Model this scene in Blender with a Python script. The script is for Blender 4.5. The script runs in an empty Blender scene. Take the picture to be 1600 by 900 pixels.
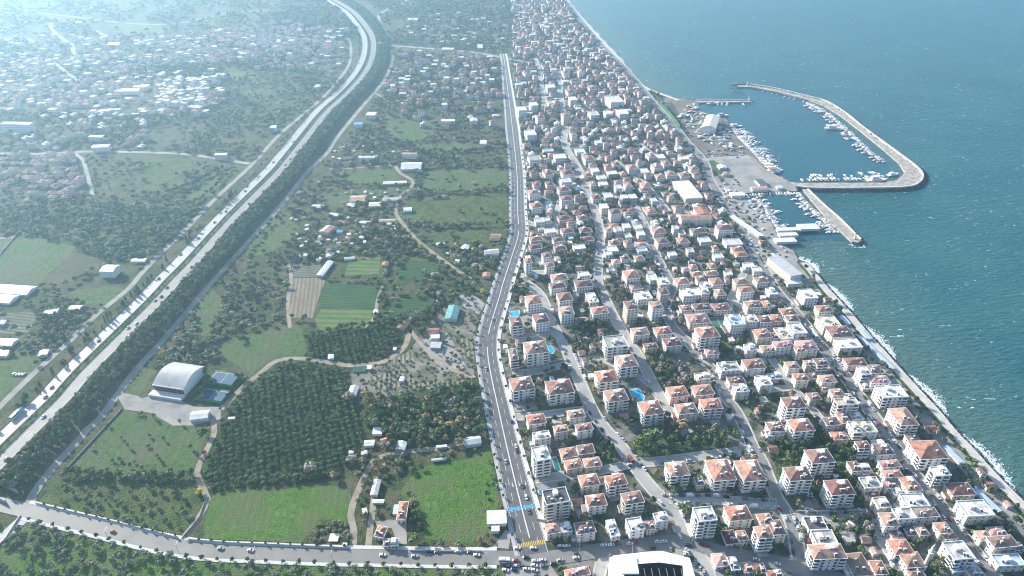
import bpy, math, random
import numpy as np
from mathutils import Vector
random.seed(7); rng = np.random.default_rng(7)
R = math.radians
sc = bpy.context.scene
C = sc.collection
# ------------------------------------------------------------------ camera
FP, TH, H = 1100.0, R(33.0), 400.0
cT, sT = math.cos(TH), math.sin(TH)
def G(px, py, z=0.0):
    """photo pixel (1600 x 900) -> ground point at height z"""
    x = (px - 800) / FP; y = (450 - py) / FP
    d = (x, cT + y * sT, -sT + y * cT)
    t = (z - H) / d[2]
    return (d[0] * t, d[1] * t)
def PX(x, y, z=0.0):
    zz = z - H
    dep = y * cT - zz * sT
    if dep < 1: return (-9999, -9999)
    up = y * sT + zz * cT
    return (800 + FP * x / dep, 450 - FP * up / dep)
def SC(py):
    return (py + FP * math.tan(TH) - 450) * cT / H
def PHI(py):
    return TH + math.atan((py - 450) / FP)
def inframe(x, y, z=0, m=0):
    p = PX(x, y, z)
    return -m < p[0] < 1600 + m and -m < p[1] < 900 + m
def GL(pts, z=0.0): return [G(a, b, z) for a, b in pts]

cam = bpy.data.cameras.new('camera'); co = bpy.data.objects.new('camera', cam); C.objects.link(co)
cam.lens = 36 * FP / 1600; cam.sensor_width = 36; cam.clip_start = 1; cam.clip_end = 60000
co.location = (0, 0, H); co.rotation_euler = (R(90) - TH, 0, 0); sc.camera = co

# ------------------------------------------------------------------ light
SUN_AZ, SUN_EL = 49.0, 23.5            # degrees to the left of +Y, above the horizon
w = bpy.data.worlds.new('World'); sc.world = w; w.use_nodes = True
nt = w.node_tree; bg = nt.nodes['Background']
sky = nt.nodes.new('ShaderNodeTexSky'); sky.sky_type = 'NISHITA'; sky.sun_disc = False
sky.sun_elevation = R(SUN_EL); sky.sun_rotation = R(-SUN_AZ); sky.altitude = 100
sky.air_density = 1.0; sky.dust_density = 1.2; sky.ozone_density = 2.0
nt.links.new(sky.outputs[0], bg.inputs[0]); bg.inputs[1].default_value = 0.118
sl = bpy.data.lights.new('sun', 'SUN'); so = bpy.data.objects.new('sun', sl); C.objects.link(so)
sl.energy = 5.0; sl.angle = R(0.53); sl.color = (1.0, 0.94, 0.84)
sd = Vector((-math.sin(R(SUN_AZ)) * math.cos(R(SUN_EL)), math.cos(R(SUN_AZ)) * math.cos(R(SUN_EL)), math.sin(R(SUN_EL))))
so.rotation_euler = (-sd).to_track_quat('-Z', 'Y').to_euler()
sc.view_settings.view_transform = 'Standard'; sc.view_settings.look = 'None'
sc.view_settings.gamma = 1; sc.view_settings.exposure = 1.28
sc.render.engine = 'CYCLES'
cy = sc.cycles; cy.use_denoising = True; cy.max_bounces = 5; cy.diffuse_bounces = 2; cy.glossy_bounces = 2
cy.transmission_bounces = 2; cy.volume_bounces = 1; cy.transparent_max_bounces = 4; cy.caustics_reflective = False; cy.pixel_filter_type = 'BLACKMAN_HARRIS'; cy.filter_width = 1.12
try: cy.denoiser = 'OPENIMAGEDENOISE'; cy.denoising_prefilter = 'ACCURATE'
except Exception: pass

# ------------------------------------------------------------------ materials
MATS = {}
def mat(name, col, rough=0.8, var=0.12, scale=0.6, spec=0.3, metal=0.0, objvar=0.0, fade=None):
    """plain principled surface with weathering noise in world metres"""
    if name in MATS: return MATS[name]
    m = bpy.data.materials.new(name); m.use_nodes = True; n = m.node_tree; b = n.nodes['Principled BSDF']
    b.inputs['Roughness'].default_value = rough; b.inputs['Metallic'].default_value = metal
    b.inputs['Specular IOR Level'].default_value = spec
    geo = n.nodes.new('ShaderNodeNewGeometry')
    no = n.nodes.new('ShaderNodeTexNoise'); no.inputs['Scale'].default_value = scale; no.inputs['Detail'].default_value = 4
    n.links.new(geo.outputs['Position'], no.inputs['Vector'])
    mr = n.nodes.new('ShaderNodeMapRange'); mr.inputs[1].default_value = .3; mr.inputs[2].default_value = .7
    mr.inputs[3].default_value = 1 - var; mr.inputs[4].default_value = 1 + var
    n.links.new(no.outputs[0], mr.inputs[0])
    val = mr.outputs[0]
    if objvar:
        oi = n.nodes.new('ShaderNodeObjectInfo'); m2 = n.nodes.new('ShaderNodeMapRange')
        m2.inputs[3].default_value = 1 - objvar; m2.inputs[4].default_value = 1 + objvar
        n.links.new(oi.outputs['Random'], m2.inputs[0])
        mm = n.nodes.new('ShaderNodeMath'); mm.operation = 'MULTIPLY'
        n.links.new(val, mm.inputs[0]); n.links.new(m2.outputs[0], mm.inputs[1]); val = mm.outputs[0]
    mx = n.nodes.new('ShaderNodeVectorMath'); mx.operation = 'SCALE'; mx.inputs[0].default_value = col[:3]
    if fade:                    # each house has its own age: the colour moves towards a faded tone by a random amount
        oi = n.nodes.new('ShaderNodeObjectInfo'); wn = n.nodes.new('ShaderNodeTexWhiteNoise'); wn.noise_dimensions = '1D'; n.links.new(oi.outputs['Random'], wn.inputs['W'])
        fm = n.nodes.new('ShaderNodeMix'); fm.data_type = 'RGBA'; n.links.new(wn.outputs['Value'], fm.inputs[0]); fm.inputs[6].default_value = (*col[:3], 1); fm.inputs[7].default_value = (*fade, 1)
        n.links.new(fm.outputs[2], mx.inputs[0])
    n.links.new(val, mx.inputs['Scale']); n.links.new(mx.outputs[0], b.inputs['Base Color'])
    MATS[name] = m; return m

def mix_ground(name, cols, scales, rough=0.95, row=None, bump=0.0):
    """ground: cols[0] is the base, each further colour comes in through its own noise; row=(angle, period m, colour) ploughs it"""
    if name in MATS: return MATS[name]
    m = bpy.data.materials.new(name); m.use_nodes = True; n = m.node_tree; b = n.nodes['Principled BSDF']
    b.inputs['Roughness'].default_value = rough; b.inputs['Specular IOR Level'].default_value = .1
    geo = n.nodes.new('ShaderNodeNewGeometry')
    cur = None
    rgb = n.nodes.new('ShaderNodeRGB'); rgb.outputs[0].default_value = (*cols[0], 1); cur = rgb.outputs[0]
    for i, (c, s) in enumerate(zip(cols[1:], scales)):
        no = n.nodes.new('ShaderNodeTexNoise'); no.inputs['Scale'].default_value = s; no.inputs['Detail'].default_value = 6
        no.inputs['Roughness'].default_value = .65
        ad = n.nodes.new('ShaderNodeVectorMath'); ad.inputs[1].default_value = (137.0 * i, 71.0 * i, 3.0 * i)
        n.links.new(geo.outputs['Position'], ad.inputs[0]); n.links.new(ad.outputs[0], no.inputs['Vector'])
        mr = n.nodes.new('ShaderNodeMapRange'); mr.inputs[1].default_value = .44; mr.inputs[2].default_value = .6
        n.links.new(no.outputs[0], mr.inputs[0])
        mx = n.nodes.new('ShaderNodeMix'); mx.data_type = 'RGBA'
        n.links.new(mr.outputs[0], mx.inputs[0]); n.links.new(cur, mx.inputs[6]); mx.inputs[7].default_value = (*c, 1)
        cur = mx.outputs[2]
    if row:
        ang, per, c = row
        sp = n.nodes.new('ShaderNodeVectorMath'); sp.operation = 'DOT_PRODUCT'
        sp.inputs[1].default_value = (math.cos(ang), math.sin(ang), 0)
        n.links.new(geo.outputs['Position'], sp.inputs[0])
        nn = n.nodes.new('ShaderNodeTexNoise'); nn.inputs['Scale'].default_value = .15
        n.links.new(geo.outputs['Position'], nn.inputs['Vector'])
        a2 = n.nodes.new('ShaderNodeMath'); a2.operation = 'MULTIPLY_ADD'; a2.inputs[1].default_value = per * .8
        n.links.new(nn.outputs[0], a2.inputs[0]); n.links.new(sp.outputs['Value'], a2.inputs[2])
        mu = n.nodes.new('ShaderNodeMath'); mu.operation = 'MULTIPLY'; mu.inputs[1].default_value = 2 * math.pi / per
        n.links.new(a2.outputs[0], mu.inputs[0])
        si = n.nodes.new('ShaderNodeMath'); si.operation = 'SINE'; n.links.new(mu.outputs[0], si.inputs[0])
        mr = n.nodes.new('ShaderNodeMapRange'); mr.inputs[1].default_value = -.3; mr.inputs[2].default_value = .6
        mr.inputs[4].default_value = .8
        n.links.new(si.outputs[0], mr.inputs[0])
        mx = n.nodes.new('ShaderNodeMix'); mx.data_type = 'RGBA'
        n.links.new(mr.outputs[0], mx.inputs[0]); n.links.new(cur, mx.inputs[6]); mx.inputs[7].default_value = (*c, 1)
        cur = mx.outputs[2]
    n.links.new(cur, b.inputs['Base Color'])
    if bump:
        nb = n.nodes.new('ShaderNodeTexNoise'); nb.inputs['Scale'].default_value = .75; nb.inputs['Detail'].default_value = 4
        n.links.new(geo.outputs['Position'], nb.inputs['Vector'])
        bp = n.nodes.new('ShaderNodeBump'); bp.inputs['Distance'].default_value = bump
        n.links.new(nb.outputs[0], bp.inputs['Height']); n.links.new(bp.outputs[0], b.inputs['Normal'])
    MATS[name] = m; return m

def wall_mat(name, col, glass=(.06, .075, .09), objvar=.06):
    """rendered wall whose windows repeat every 3.1 m of wall and 3 m of height (for houses too small for window parts)"""
    if name in MATS: return MATS[name]
    m = mat(name, col, .85, .08, .35, objvar=objvar); n = m.node_tree; b = n.nodes['Principled BSDF']
    src = b.inputs['Base Color'].links[0].from_socket
    uv = n.nodes.new('ShaderNodeUVMap'); sep = n.nodes.new('ShaderNodeSeparateXYZ'); n.links.new(uv.outputs[0], sep.inputs[0])
    def band(sock, per, lo, hi):
        mo = n.nodes.new('ShaderNodeMath'); mo.operation = 'FLOORED_MODULO'; mo.inputs[1].default_value = per; n.links.new(sock, mo.inputs[0])
        a = n.nodes.new('ShaderNodeMath'); a.operation = 'GREATER_THAN'; a.inputs[1].default_value = lo; n.links.new(mo.outputs[0], a.inputs[0])
        c = n.nodes.new('ShaderNodeMath'); c.operation = 'LESS_THAN'; c.inputs[1].default_value = hi; n.links.new(mo.outputs[0], c.inputs[0])
        d = n.nodes.new('ShaderNodeMath'); d.operation = 'MULTIPLY'; n.links.new(a.outputs[0], d.inputs[0]); n.links.new(c.outputs[0], d.inputs[1])
        return d.outputs[0]
    u = band(sep.outputs[0], 3.1, .85, 2.25); v = band(sep.outputs[1], 3.0, .9, 2.3)
    mu = n.nodes.new('ShaderNodeMath'); mu.operation = 'MULTIPLY'; n.links.new(u, mu.inputs[0]); n.links.new(v, mu.inputs[1])
    mx = n.nodes.new('ShaderNodeMix'); mx.data_type = 'RGBA'; n.links.new(mu.outputs[0], mx.inputs[0])
    n.links.new(src, mx.inputs[6]); mx.inputs[7].default_value = (*glass, 1); n.links.new(mx.outputs[2], b.inputs['Base Color'])
    return m

# ------------------------------------------------------------------ mesh builder
class MB:
    def __init__(s): s.v = []; s.f = []; s.m = []; s.uv = []; s.has_uv = False
    def face(s, pts, m=0, uv=None):
        i = len(s.v); s.v.extend(pts); s.f.append(tuple(range(i, i + len(pts)))); s.m.append(m)
        s.uv.append(uv)
        if uv: s.has_uv = True
    def prism(s, poly, z0, z1, m=0, mt=None, uv=False, bottom=False):
        mt = m if mt is None else mt; n = len(poly)
        a = sum(poly[i][0] * poly[(i + 1) % n][1] - poly[(i + 1) % n][0] * poly[i][1] for i in range(n))
        if a < 0: poly = poly[::-1]
        for i in range(n):
            p, q = poly[i], poly[(i + 1) % n]
            L = math.hypot(q[0] - p[0], q[1] - p[1])
            k = max(1, round(L / 3.1)); U = k * 3.1
            s.face([(*p, z0), (*q, z0), (*q, z1), (*p, z1)], m, [(0, 0), (U, 0), (U, z1 - z0), (0, z1 - z0)] if uv else None)
        s.face([(*p, z1) for p in poly], mt)
        if bottom: s.face([(*p, z0) for p in poly[::-1]], m)
    def box(s, cx, cy, z0, w, d, h, m=0, mt=None, yaw=0.0, uv=False, bottom=False):
        c, n = math.cos(yaw), math.sin(yaw)
        pts = [(cx + a * c - b * n, cy + a * n + b * c) for a, b in ((-w/2, -d/2), (w/2, -d/2), (w/2, d/2), (-w/2, d/2))]
        s.prism(pts, z0, z0 + h, m, mt, uv, bottom)
    def hip(s, cx, cy, z, w, d, h, m=0, base=None, ridge=None):
        if w >= d: r = [(cx - (w - d) / 2 * 1.0, cy), (cx + (w - d) / 2, cy)]
        else: r = [(cx, cy - (d - w) / 2), (cx, cy + (d - w) / 2)]
        a, b, c, e = (cx - w/2, cy - d/2, z), (cx + w/2, cy - d/2, z), (cx + w/2, cy + d/2, z), (cx - w/2, cy + d/2, z)
        p, q = (*r[0], z + h), (*r[1], z + h)
        if w >= d:
            s.face([a, b, q, p], m); s.face([c, e, p, q], m); s.face([b, c, q], m); s.face([e, a, p], m)
        else:
            s.face([a, b, p], m); s.face([b, c, q, p], m); s.face([c, e, q], m); s.face([e, a, p, q], m)
    def gable(s, cx, cy, z, w, d, h, m=0, mw=1):
        a, b, c, e = (cx - w/2, cy - d/2, z), (cx + w/2, cy - d/2, z), (cx + w/2, cy + d/2, z), (cx - w/2, cy + d/2, z)
        if w >= d:
            p, q = (cx - w/2, cy, z + h), (cx + w/2, cy, z + h)
            s.face([a, b, q, p], m); s.face([c, e, p, q], m); s.face([b, c, q], mw); s.face([e, a, p], mw)
        else:
            p, q = (cx, cy - d/2, z + h), (cx, cy + d/2, z + h)
            s.face([b, c, q, p], m); s.face([e, a, p, q], m); s.face([a, b, p], mw); s.face([c, e, q], mw)
    def mesh(s, name, mats):
        me = bpy.data.meshes.new(name); me.from_pydata(s.v, [], s.f)
        for m in mats: me.materials.append(m)
        if len(mats) > 1: me.polygons.foreach_set('material_index', s.m)
        if s.has_uv:
            l = me.uv_layers.new(name='UVMap'); fl = []
            for f, u in zip(s.f, s.uv):
                for k in range(len(f)): fl.extend(u[k] if u else (0, 0))
            l.data.foreach_set('uv', fl)
        return me
    def build(s, name, mats, parent=None, **kw):
        return place(name, s.mesh(name, mats), parent, **kw)
def place(name, me, parent=None, loc=(0, 0, 0), rz=0.0, scale=None):
    o = bpy.data.objects.new(name, me); C.objects.link(o)
    o.location = loc; o.rotation_euler = (0, 0, rz)
    if scale: o.scale = scale if hasattr(scale, '__len__') else (scale,) * 3
    if parent: o.parent = parent
    return o
def tag(o, label=None, cat=None, group=None, kind=None):
    if label: o['label'] = label
    if cat: o['category'] = cat
    if group: o['group'] = group
    if kind: o['kind'] = kind
    return o
def dup(o, loc=None, rz=None, parent=None, scale=None):
    c = o.copy(); C.objects.link(c)
    if loc is not None: c.location = loc
    if rz is not None: c.rotation_euler = (0, 0, rz)
    if scale is not None: c.scale = scale if hasattr(scale, '__len__') else (scale,) * 3
    if parent is not None: c.parent = parent
    for ch in o.children:
        k = ch.copy(); C.objects.link(k); k.parent = c
        for g in ch.children:
            q = g.copy(); C.objects.link(q); q.parent = k
    return c
_ONES = 'first second third fourth fifth sixth seventh eighth ninth tenth eleventh twelfth thirteenth fourteenth fifteenth sixteenth seventeenth eighteenth nineteenth'.split()
_TENS = {2: 'twenty', 3: 'thirty', 4: 'forty', 5: 'fifty', 6: 'sixty', 7: 'seventy', 8: 'eighty', 9: 'ninety'}
_TENTH = {2: 'twentieth', 3: 'thirtieth', 4: 'fortieth', 5: 'fiftieth', 6: 'sixtieth', 7: 'seventieth', 8: 'eightieth', 9: 'ninetieth'}
def nth(i):
    if i < 20: return _ONES[i - 1]
    if i >= 100: return 'hundredth' if i == 100 else 'hundred-and-' + nth(i - 100)
    return _TENTH[i // 10] if i % 10 == 0 else _TENS[i // 10] + '-' + _ONES[i % 10 - 1]
NUMW = ['one', 'one', 'two', 'three', 'four', 'five', 'six', 'seven', 'eight', 'nine', 'ten', 'eleven', 'twelve']

# ------------------------------------------------------------------ occupancy raster (1 m cells)
RX0, RX1, RY0, RY1 = -1900, 1900, 150, 2600
NX, NY = RX1 - RX0, RY1 - RY0
ROAD = np.zeros((NY, NX), bool); BLD = np.zeros((NY, NX), bool); OPEN = np.zeros((NY, NX), bool)
def ras_poly(A, poly, grow=0, val=True):
    P = np.array(poly, float)
    x0, y0 = np.floor(P.min(0) - grow - 1).astype(int); x1, y1 = np.ceil(P.max(0) + grow + 1).astype(int)
    x0, x1 = max(x0, RX0), min(x1, RX1); y0, y1 = max(y0, RY0), min(y1, RY1)
    if x1 <= x0 or y1 <= y0: return
    X, Y = np.meshgrid(np.arange(x0, x1) + .5, np.arange(y0, y1) + .5)
    ins = pip(X, Y, P)
    A[y0 - RY0:y1 - RY0, x0 - RX0:x1 - RX0][ins] = val
def pip(X, Y, P):
    ins = np.zeros(X.shape, bool); n = len(P)
    for i in range(n):
        xa, ya = P[i]; xb, yb = P[(i + 1) % n]
        if ya == yb: continue
        c = ((ya > Y) != (yb > Y)) & (X < (xb - xa) * (Y - ya) / (yb - ya) + xa)
        ins ^= c
    return ins
def ras_line(A, pts, hw):
    for (xa, ya), (xb, yb) in zip(pts[:-1], pts[1:]):
        x0, x1 = max(int(min(xa, xb) - hw - 1), RX0), min(int(max(xa, xb) + hw + 2), RX1)
        y0, y1 = max(int(min(ya, yb) - hw - 1), RY0), min(int(max(ya, yb) + hw + 2), RY1)
        if x1 <= x0 or y1 <= y0: continue
        X, Y = np.meshgrid(np.arange(x0, x1) + .5, np.arange(y0, y1) + .5)
        dx, dy = xb - xa, yb - ya; L2 = dx * dx + dy * dy + 1e-9
        t = np.clip(((X - xa) * dx + (Y - ya) * dy) / L2, 0, 1)
        A[y0 - RY0:y1 - RY0, x0 - RX0:x1 - RX0] |= (X - xa - t * dx) ** 2 + (Y - ya - t * dy) ** 2 < hw * hw
def at(A, x, y):
    i, j = int(y) - RY0, int(x - RX0)
    return bool(A[i, j]) if 0 <= i < NY and 0 <= j < NX else False
def atv(A, X, Y):
    i = np.clip(Y.astype(int) - RY0, 0, NY - 1); j = np.clip((X - RX0).astype(int), 0, NX - 1)
    return A[i, j]
def scatter(poly, spacing, jitter=.5, ang=0.0):
    """jittered grid of points in a world polygon"""
    P = np.array(poly, float); c, s = math.cos(ang), math.sin(ang)
    Q = P @ np.array([[c, -s], [s, c]])
    x0, y0 = Q.min(0); x1, y1 = Q.max(0)
    X, Y = np.meshgrid(np.arange(x0, x1, spacing), np.arange(y0, y1, spacing))
    X = X + rng.uniform(-1, 1, X.shape) * jitter * spacing; Y = Y + rng.uniform(-1, 1, Y.shape) * jitter * spacing
    xx = X.ravel() * c - Y.ravel() * s; yy = X.ravel() * s + Y.ravel() * c
    k = pip(xx, yy, P)
    return xx[k], yy[k]
def smooth(pts, step=6.0):
    """Catmull-Rom through world points, resampled"""
    P = [Vector((*p, 0)) for p in pts]; out = []
    for i in range(len(P) - 1):
        a = P[i - 1] if i else P[0] * 2 - P[1]; b, c = P[i], P[i + 1]
        d = P[i + 2] if i + 2 < len(P) else P[-1] * 2 - P[-2]
        n = max(1, int((c - b).length / step))
        for k in range(n):
            t = k / n
            q = 0.5 * ((2 * b) + (c - a) * t + (2 * a - 5 * b + 4 * c - d) * t * t + (3 * b - a - 3 * c + d) * t ** 3)
            out.append((q.x, q.y))
    out.append((P[-1].x, P[-1].y)); return out
def offset(pts, o):
    res = []; n = len(pts)
    for i, p in enumerate(pts):
        a = pts[max(0, i - 1)]; b = pts[min(n - 1, i + 1)]
        dx, dy = b[0] - a[0], b[1] - a[1]; L = math.hypot(dx, dy) or 1
        oo = o[i] if hasattr(o, '__len__') else o
        res.append((p[0] + dy / L * oo, p[1] - dx / L * oo))      # positive = right of travel
    return res
def ribbon(mb, L, Rr, z, m=0, skip=None):
    for i in range(len(L) - 1):
        if skip and skip((L[i][0] + Rr[i][0] + L[i+1][0] + Rr[i+1][0]) / 4, (L[i][1] + Rr[i][1] + L[i+1][1] + Rr[i+1][1]) / 4): continue
        mb.face([(*L[i], z), (*Rr[i], z), (*Rr[i + 1], z), (*L[i + 1], z)], m)
def kerb(mb, L, Rr, z0, z1, m=0, skip=None):
    for i in range(len(L) - 1):
        if skip and skip((L[i][0] + Rr[i][0] + L[i+1][0] + Rr[i+1][0]) / 4, (L[i][1] + Rr[i][1] + L[i+1][1] + Rr[i+1][1]) / 4): continue
        a, b, c, d = L[i], Rr[i], Rr[i + 1], L[i + 1]
        mb.face([(*a, z1), (*b, z1), (*c, z1), (*d, z1)], m)
        mb.face([(*a, z0), (*a, z1), (*d, z1), (*d, z0)], m); mb.face([(*b, z1), (*b, z0), (*c, z0), (*c, z1)], m)
def along(pts, d):
    """point and heading at distance d along a polyline"""
    for (xa, ya), (xb, yb) in zip(pts[:-1], pts[1:]):
        L = math.hypot(xb - xa, yb - ya)
        if d <= L or (xb, yb) == pts[-1]:
            t = d / L if L else 0
            return xa + (xb - xa) * t, ya + (yb - ya) * t, math.atan2(yb - ya, xb - xa)
        d -= L
def length(pts): return sum(math.hypot(b[0] - a[0], b[1] - a[1]) for a, b in zip(pts[:-1], pts[1:]))
HAZE_D, HAZE_G = 1.6e-4, 0.62
# ================================================================== SETTING
def water_mat(name, deep, shallow, bump, caps):
    m = bpy.data.materials.new(name); m.use_nodes = True; n = m.node_tree; b = n.nodes['Principled BSDF']
    b.inputs['Roughness'].default_value = .22; b.inputs['Specular IOR Level'].default_value = .35; b.inputs['IOR'].default_value = 1.33
    geo = n.nodes.new('ShaderNodeNewGeometry')
    def noise(scale, stretch, rot, detail=4, rough=.55):
        mp = n.nodes.new('ShaderNodeMapping'); mp.inputs['Rotation'].default_value = (0, 0, rot); mp.inputs['Scale'].default_value = (1, stretch, 1)
        n.links.new(geo.outputs['Position'], mp.inputs['Vector'])
        t = n.nodes.new('ShaderNodeTexNoise'); t.inputs['Scale'].default_value = scale; t.inputs['Detail'].default_value = detail; t.inputs['Roughness'].default_value = rough
        n.links.new(mp.outputs[0], t.inputs['Vector']); return t.outputs[0]
    def rng_(s, a, b_, c=0.0, d=1.0):
        r = n.nodes.new('ShaderNodeMapRange'); r.inputs[1].default_value = a; r.inputs[2].default_value = b_; r.inputs[3].default_value = c; r.inputs[4].default_value = d
        n.links.new(s, r.inputs[0]); return r.outputs[0]
    def mixc(f, a, c):
        x = n.nodes.new('ShaderNodeMix'); x.data_type = 'RGBA'; n.links.new(f, x.inputs[0])
        if hasattr(a, 'links'): n.links.new(a, x.inputs[6])
        else: x.inputs[6].default_value = (*a, 1)
        x.inputs[7].default_value = (*c, 1); return x.outputs[2]
    big = noise(.006, 2.0, R(-20), 3); chop = noise(.10, 2.4, R(-25), 6, .66); fine = noise(.3, 1.7, R(-18), 3)
    col = mixc(rng_(big, .4, .66), deep, shallow)
    if caps:                      # paler, greener water over the shelf along the straight shore
        P0, P1 = G(1300, 455), G(1600, 782); L_ = math.hypot(P1[0] - P0[0], P1[1] - P0[1]); nx, ny = -(P1[1] - P0[1]) / L_, (P1[0] - P0[0]) / L_
        sp = n.nodes.new('ShaderNodeVectorMath'); sp.operation = 'DOT_PRODUCT'; sp.inputs[1].default_value = (nx, ny, 0); n.links.new(geo.outputs['Position'], sp.inputs[0])
        d0 = nx * P0[0] + ny * P0[1]; wob = n.nodes.new('ShaderNodeMath'); wob.operation = 'MULTIPLY_ADD'; wob.inputs[1].default_value = 90.0; n.links.new(big, wob.inputs[0]); n.links.new(sp.outputs['Value'], wob.inputs[2])
        col = mixc(rng_(wob.outputs[0], d0 + 45, d0 + 150, .9, 0.0), col, (.060, .128, .112))
        c1 = noise(.16, 2.2, R(-22), 5, .6); c2 = noise(.03, 1.5, R(20), 4)
        a = rng_(c1, .625, .69); bb = rng_(c2, .50, .6)
        mu = n.nodes.new('ShaderNodeMath'); mu.operation = 'MULTIPLY'; n.links.new(a, mu.inputs[0]); n.links.new(bb, mu.inputs[1])
        col = mixc(mu.outputs[0], col, (.7, .76, .76))
    n.links.new(col, b.inputs['Base Color'])
    ad = n.nodes.new('ShaderNodeMath'); ad.operation = 'MULTIPLY_ADD'; ad.inputs[1].default_value = .3
    n.links.new(fine, ad.inputs[0]); n.links.new(chop, ad.inputs[2])
    bp = n.nodes.new('ShaderNodeBump'); bp.inputs['Distance'].default_value = bump
    n.links.new(ad.outputs[0], bp.inputs['Height']); n.links.new(bp.outputs[0], b.inputs['Normal'])
    return m
SEA = water_mat('sea_water', (.010, .092, .108), (.020, .114, .120), 4.5, True)
CALM = water_mat('calm_water', (.010, .074, .092), (.013, .080, .097), .4, False)

COAST = [(870, -22), (887, 0), (910, 27), (940, 60), (970, 92), (992, 120), (1012, 137), (1037, 147), (1062, 156), (1088, 157), (1092, 164), (1090, 172),
         (1100, 178), (1118, 181), (1133, 181), (1140, 195), (1150, 213), (1170, 233), (1183, 250), (1196, 265), (1210, 274), (1235, 284), (1243, 289),
         (1245, 299), (1200, 300), (1168, 302), (1173, 312), (1190, 320), (1196, 336), (1204, 345), (1212, 365), (1226, 385), (1240, 392), (1247, 405),
         (1262, 410), (1275, 425), (1300, 455), (1330, 487), (1360, 522), (1390, 555), (1417, 585), (1440, 610), (1470, 642), (1497, 674), (1525, 703),
         (1550, 731), (1575, 757), (1600, 782), (1660, 845), (1800, 980)]
cw = GL(COAST)
LANDP = [(-9000, -2500), (500, -2500)] + cw[::-1] + [(cw[0][0] - 260, 3600), (-1200, 5200), (-2500, 9000), (-9000, 9000)]
LANDM = mix_ground('land', [(.056, .086, .03), (.088, .102, .042), (.034, .054, .022), (.11, .10, .06)], [.012, .2, .06], bump=2.0)
mb = MB(); mb.prism(LANDP, -3, 0, 0); o = mb.build('ground', [LANDM]); tag(o, kind='structure')
mb = MB(); mb.face([(-9050, -2550, -1.6), (9050, -2550, -1.6), (9050, 9050, -1.6), (-9050, 9050, -1.6)]); o = mb.build('sea', [SEA]); tag(o, kind='structure')
HB = [(1153, 133), (1216, 147), (1264, 159), (1290, 172), (1325, 200), (1360, 233), (1388, 254), (1385, 279), (1250, 283), (1235, 284), (1196, 265), (1170, 233),
      (1150, 213), (1133, 181), (1100, 178), (1090, 168), (1095, 158), (1174, 160)]
HB2 = [(1168, 302), (1245, 299), (1290, 342), (1330, 376), (1300, 372), (1270, 372), (1235, 384), (1204, 345), (1190, 320)]
for p in (HB, HB2):
    mb = MB(); mb.face([(*q, -1.52) for q in GL(p)]); o = mb.build('harbour_water', [CALM]); tag(o, kind='structure')
INLAND = np.zeros((NY, NX), bool); ras_poly(INLAND, LANDP)

# ---------------------------------------------------------------- fields
FM = {
 'meadow': mix_ground('meadow_grass', [(.078, .160, .025), (.11, .18, .045), (.045, .095, .022), (.115, .12, .065)], [.05, .25, .03], bump=1.1, row=(R(4), 5.5, (.068, .138, .024))),
 'pasture': mix_ground('pasture_grass', [(.075, .135, .038), (.115, .145, .062), (.042, .075, .028), (.115, .11, .07)], [.03, .25, .06], bump=1.1, row=(R(10), 6.5, (.068, .118, .036))),
 'rough': mix_ground('rough_grass', [(.062, .092, .03), (.11, .105, .052), (.04, .066, .022), (.09, .12, .038)], [.03, .22, .12], bump=2.0),
 'orchard': mix_ground('orchard_soil', [(.028, .05, .02), (.06, .085, .03), (.05, .05, .03)], [.05, .15]),
 'plough': mix_ground('ploughed_earth', [(.20, .165, .125), (.25, .21, .16)], [.06], row=(R(10), 4.2, (.13, .105, .08))),
 'crop': mix_ground('dark_crop', [(.035, .085, .032), (.055, .105, .035)], [.05], row=(R(95), 5.0, (.026, .055, .028))),
 'stripes': mix_ground('striped_crop', [(.07, .14, .03), (.05, .10, .03)], [.05], row=(R(88), 8, (.15, .15, .08))),
 'brown': mix_ground('brown_fallow', [(.085, .07, .052), (.11, .095, .065), (.06, .07, .035)], [.03, .08]),
 'rows': mix_ground('row_crop', [(.17, .165, .14), (.12, .13, .09)], [.04], row=(R(80), 4.5, (.05, .07, .035))),
 'gravel': mix_ground('nursery_gravel', [(.22, .20, .17), (.16, .15, .12), (.10, .11, .07)], [.08, .05]),
 'yard': mix_ground('paved_yard', [(.26, .25, .23), (.20, .19, .18), (.32, .30, .27)], [.06, .04]),
 'dirt': mix_ground('dirt_track', [(.30, .26, .20), (.22, .19, .15)], [.1]),
 'nursery': mix_ground('nursery_rows', [(.26, .23, .19), (.18, .17, .13)], [.1], row=(R(8), 4.2, (.05, .075, .03))),
 'town': mix_ground('town_ground', [(.10, .098, .088), (.042, .062, .026), (.03, .048, .02), (.20, .185, .16)], [.028, .075, .06]),
 'boatyard': mix_ground('boatyard_earth', [(.14, .12, .10), (.2, .18, .155)], [.05]),
}
NF = 0
def field(name, kind, pts, z, open_=True):
    global NF; NF += 1; z += NF * .0004
    P = GL(pts); mb = MB(); mb.face([(*q, z) for q in P]); o = mb.build(name, [FM[kind]]); tag(o, kind='structure')
    if o.data.polygons[0].normal.z < 0: o.data.flip_normals()
    if open_: ras_poly(OPEN, P)
    return P
TOWN = [(800, -12), (868, -12)] + COAST[1:19] + [(1160, 300), (1204, 345), (1226, 385), (1247, 405)] + COAST[34:] + [(1800, 1000), (800, 1000), (838, 880), (852, 845), (838, 795), (826, 740),
        (816, 690), (803, 650), (792, 600), (782, 560), (783, 520), (797, 470), (808, 430), (817, 400), (825, 365), (821, 300), (812, 225), (806, 170), (799, 95)]
field('town_ground', 'town', TOWN, .03, False)
TOWNW = GL(TOWN)
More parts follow.
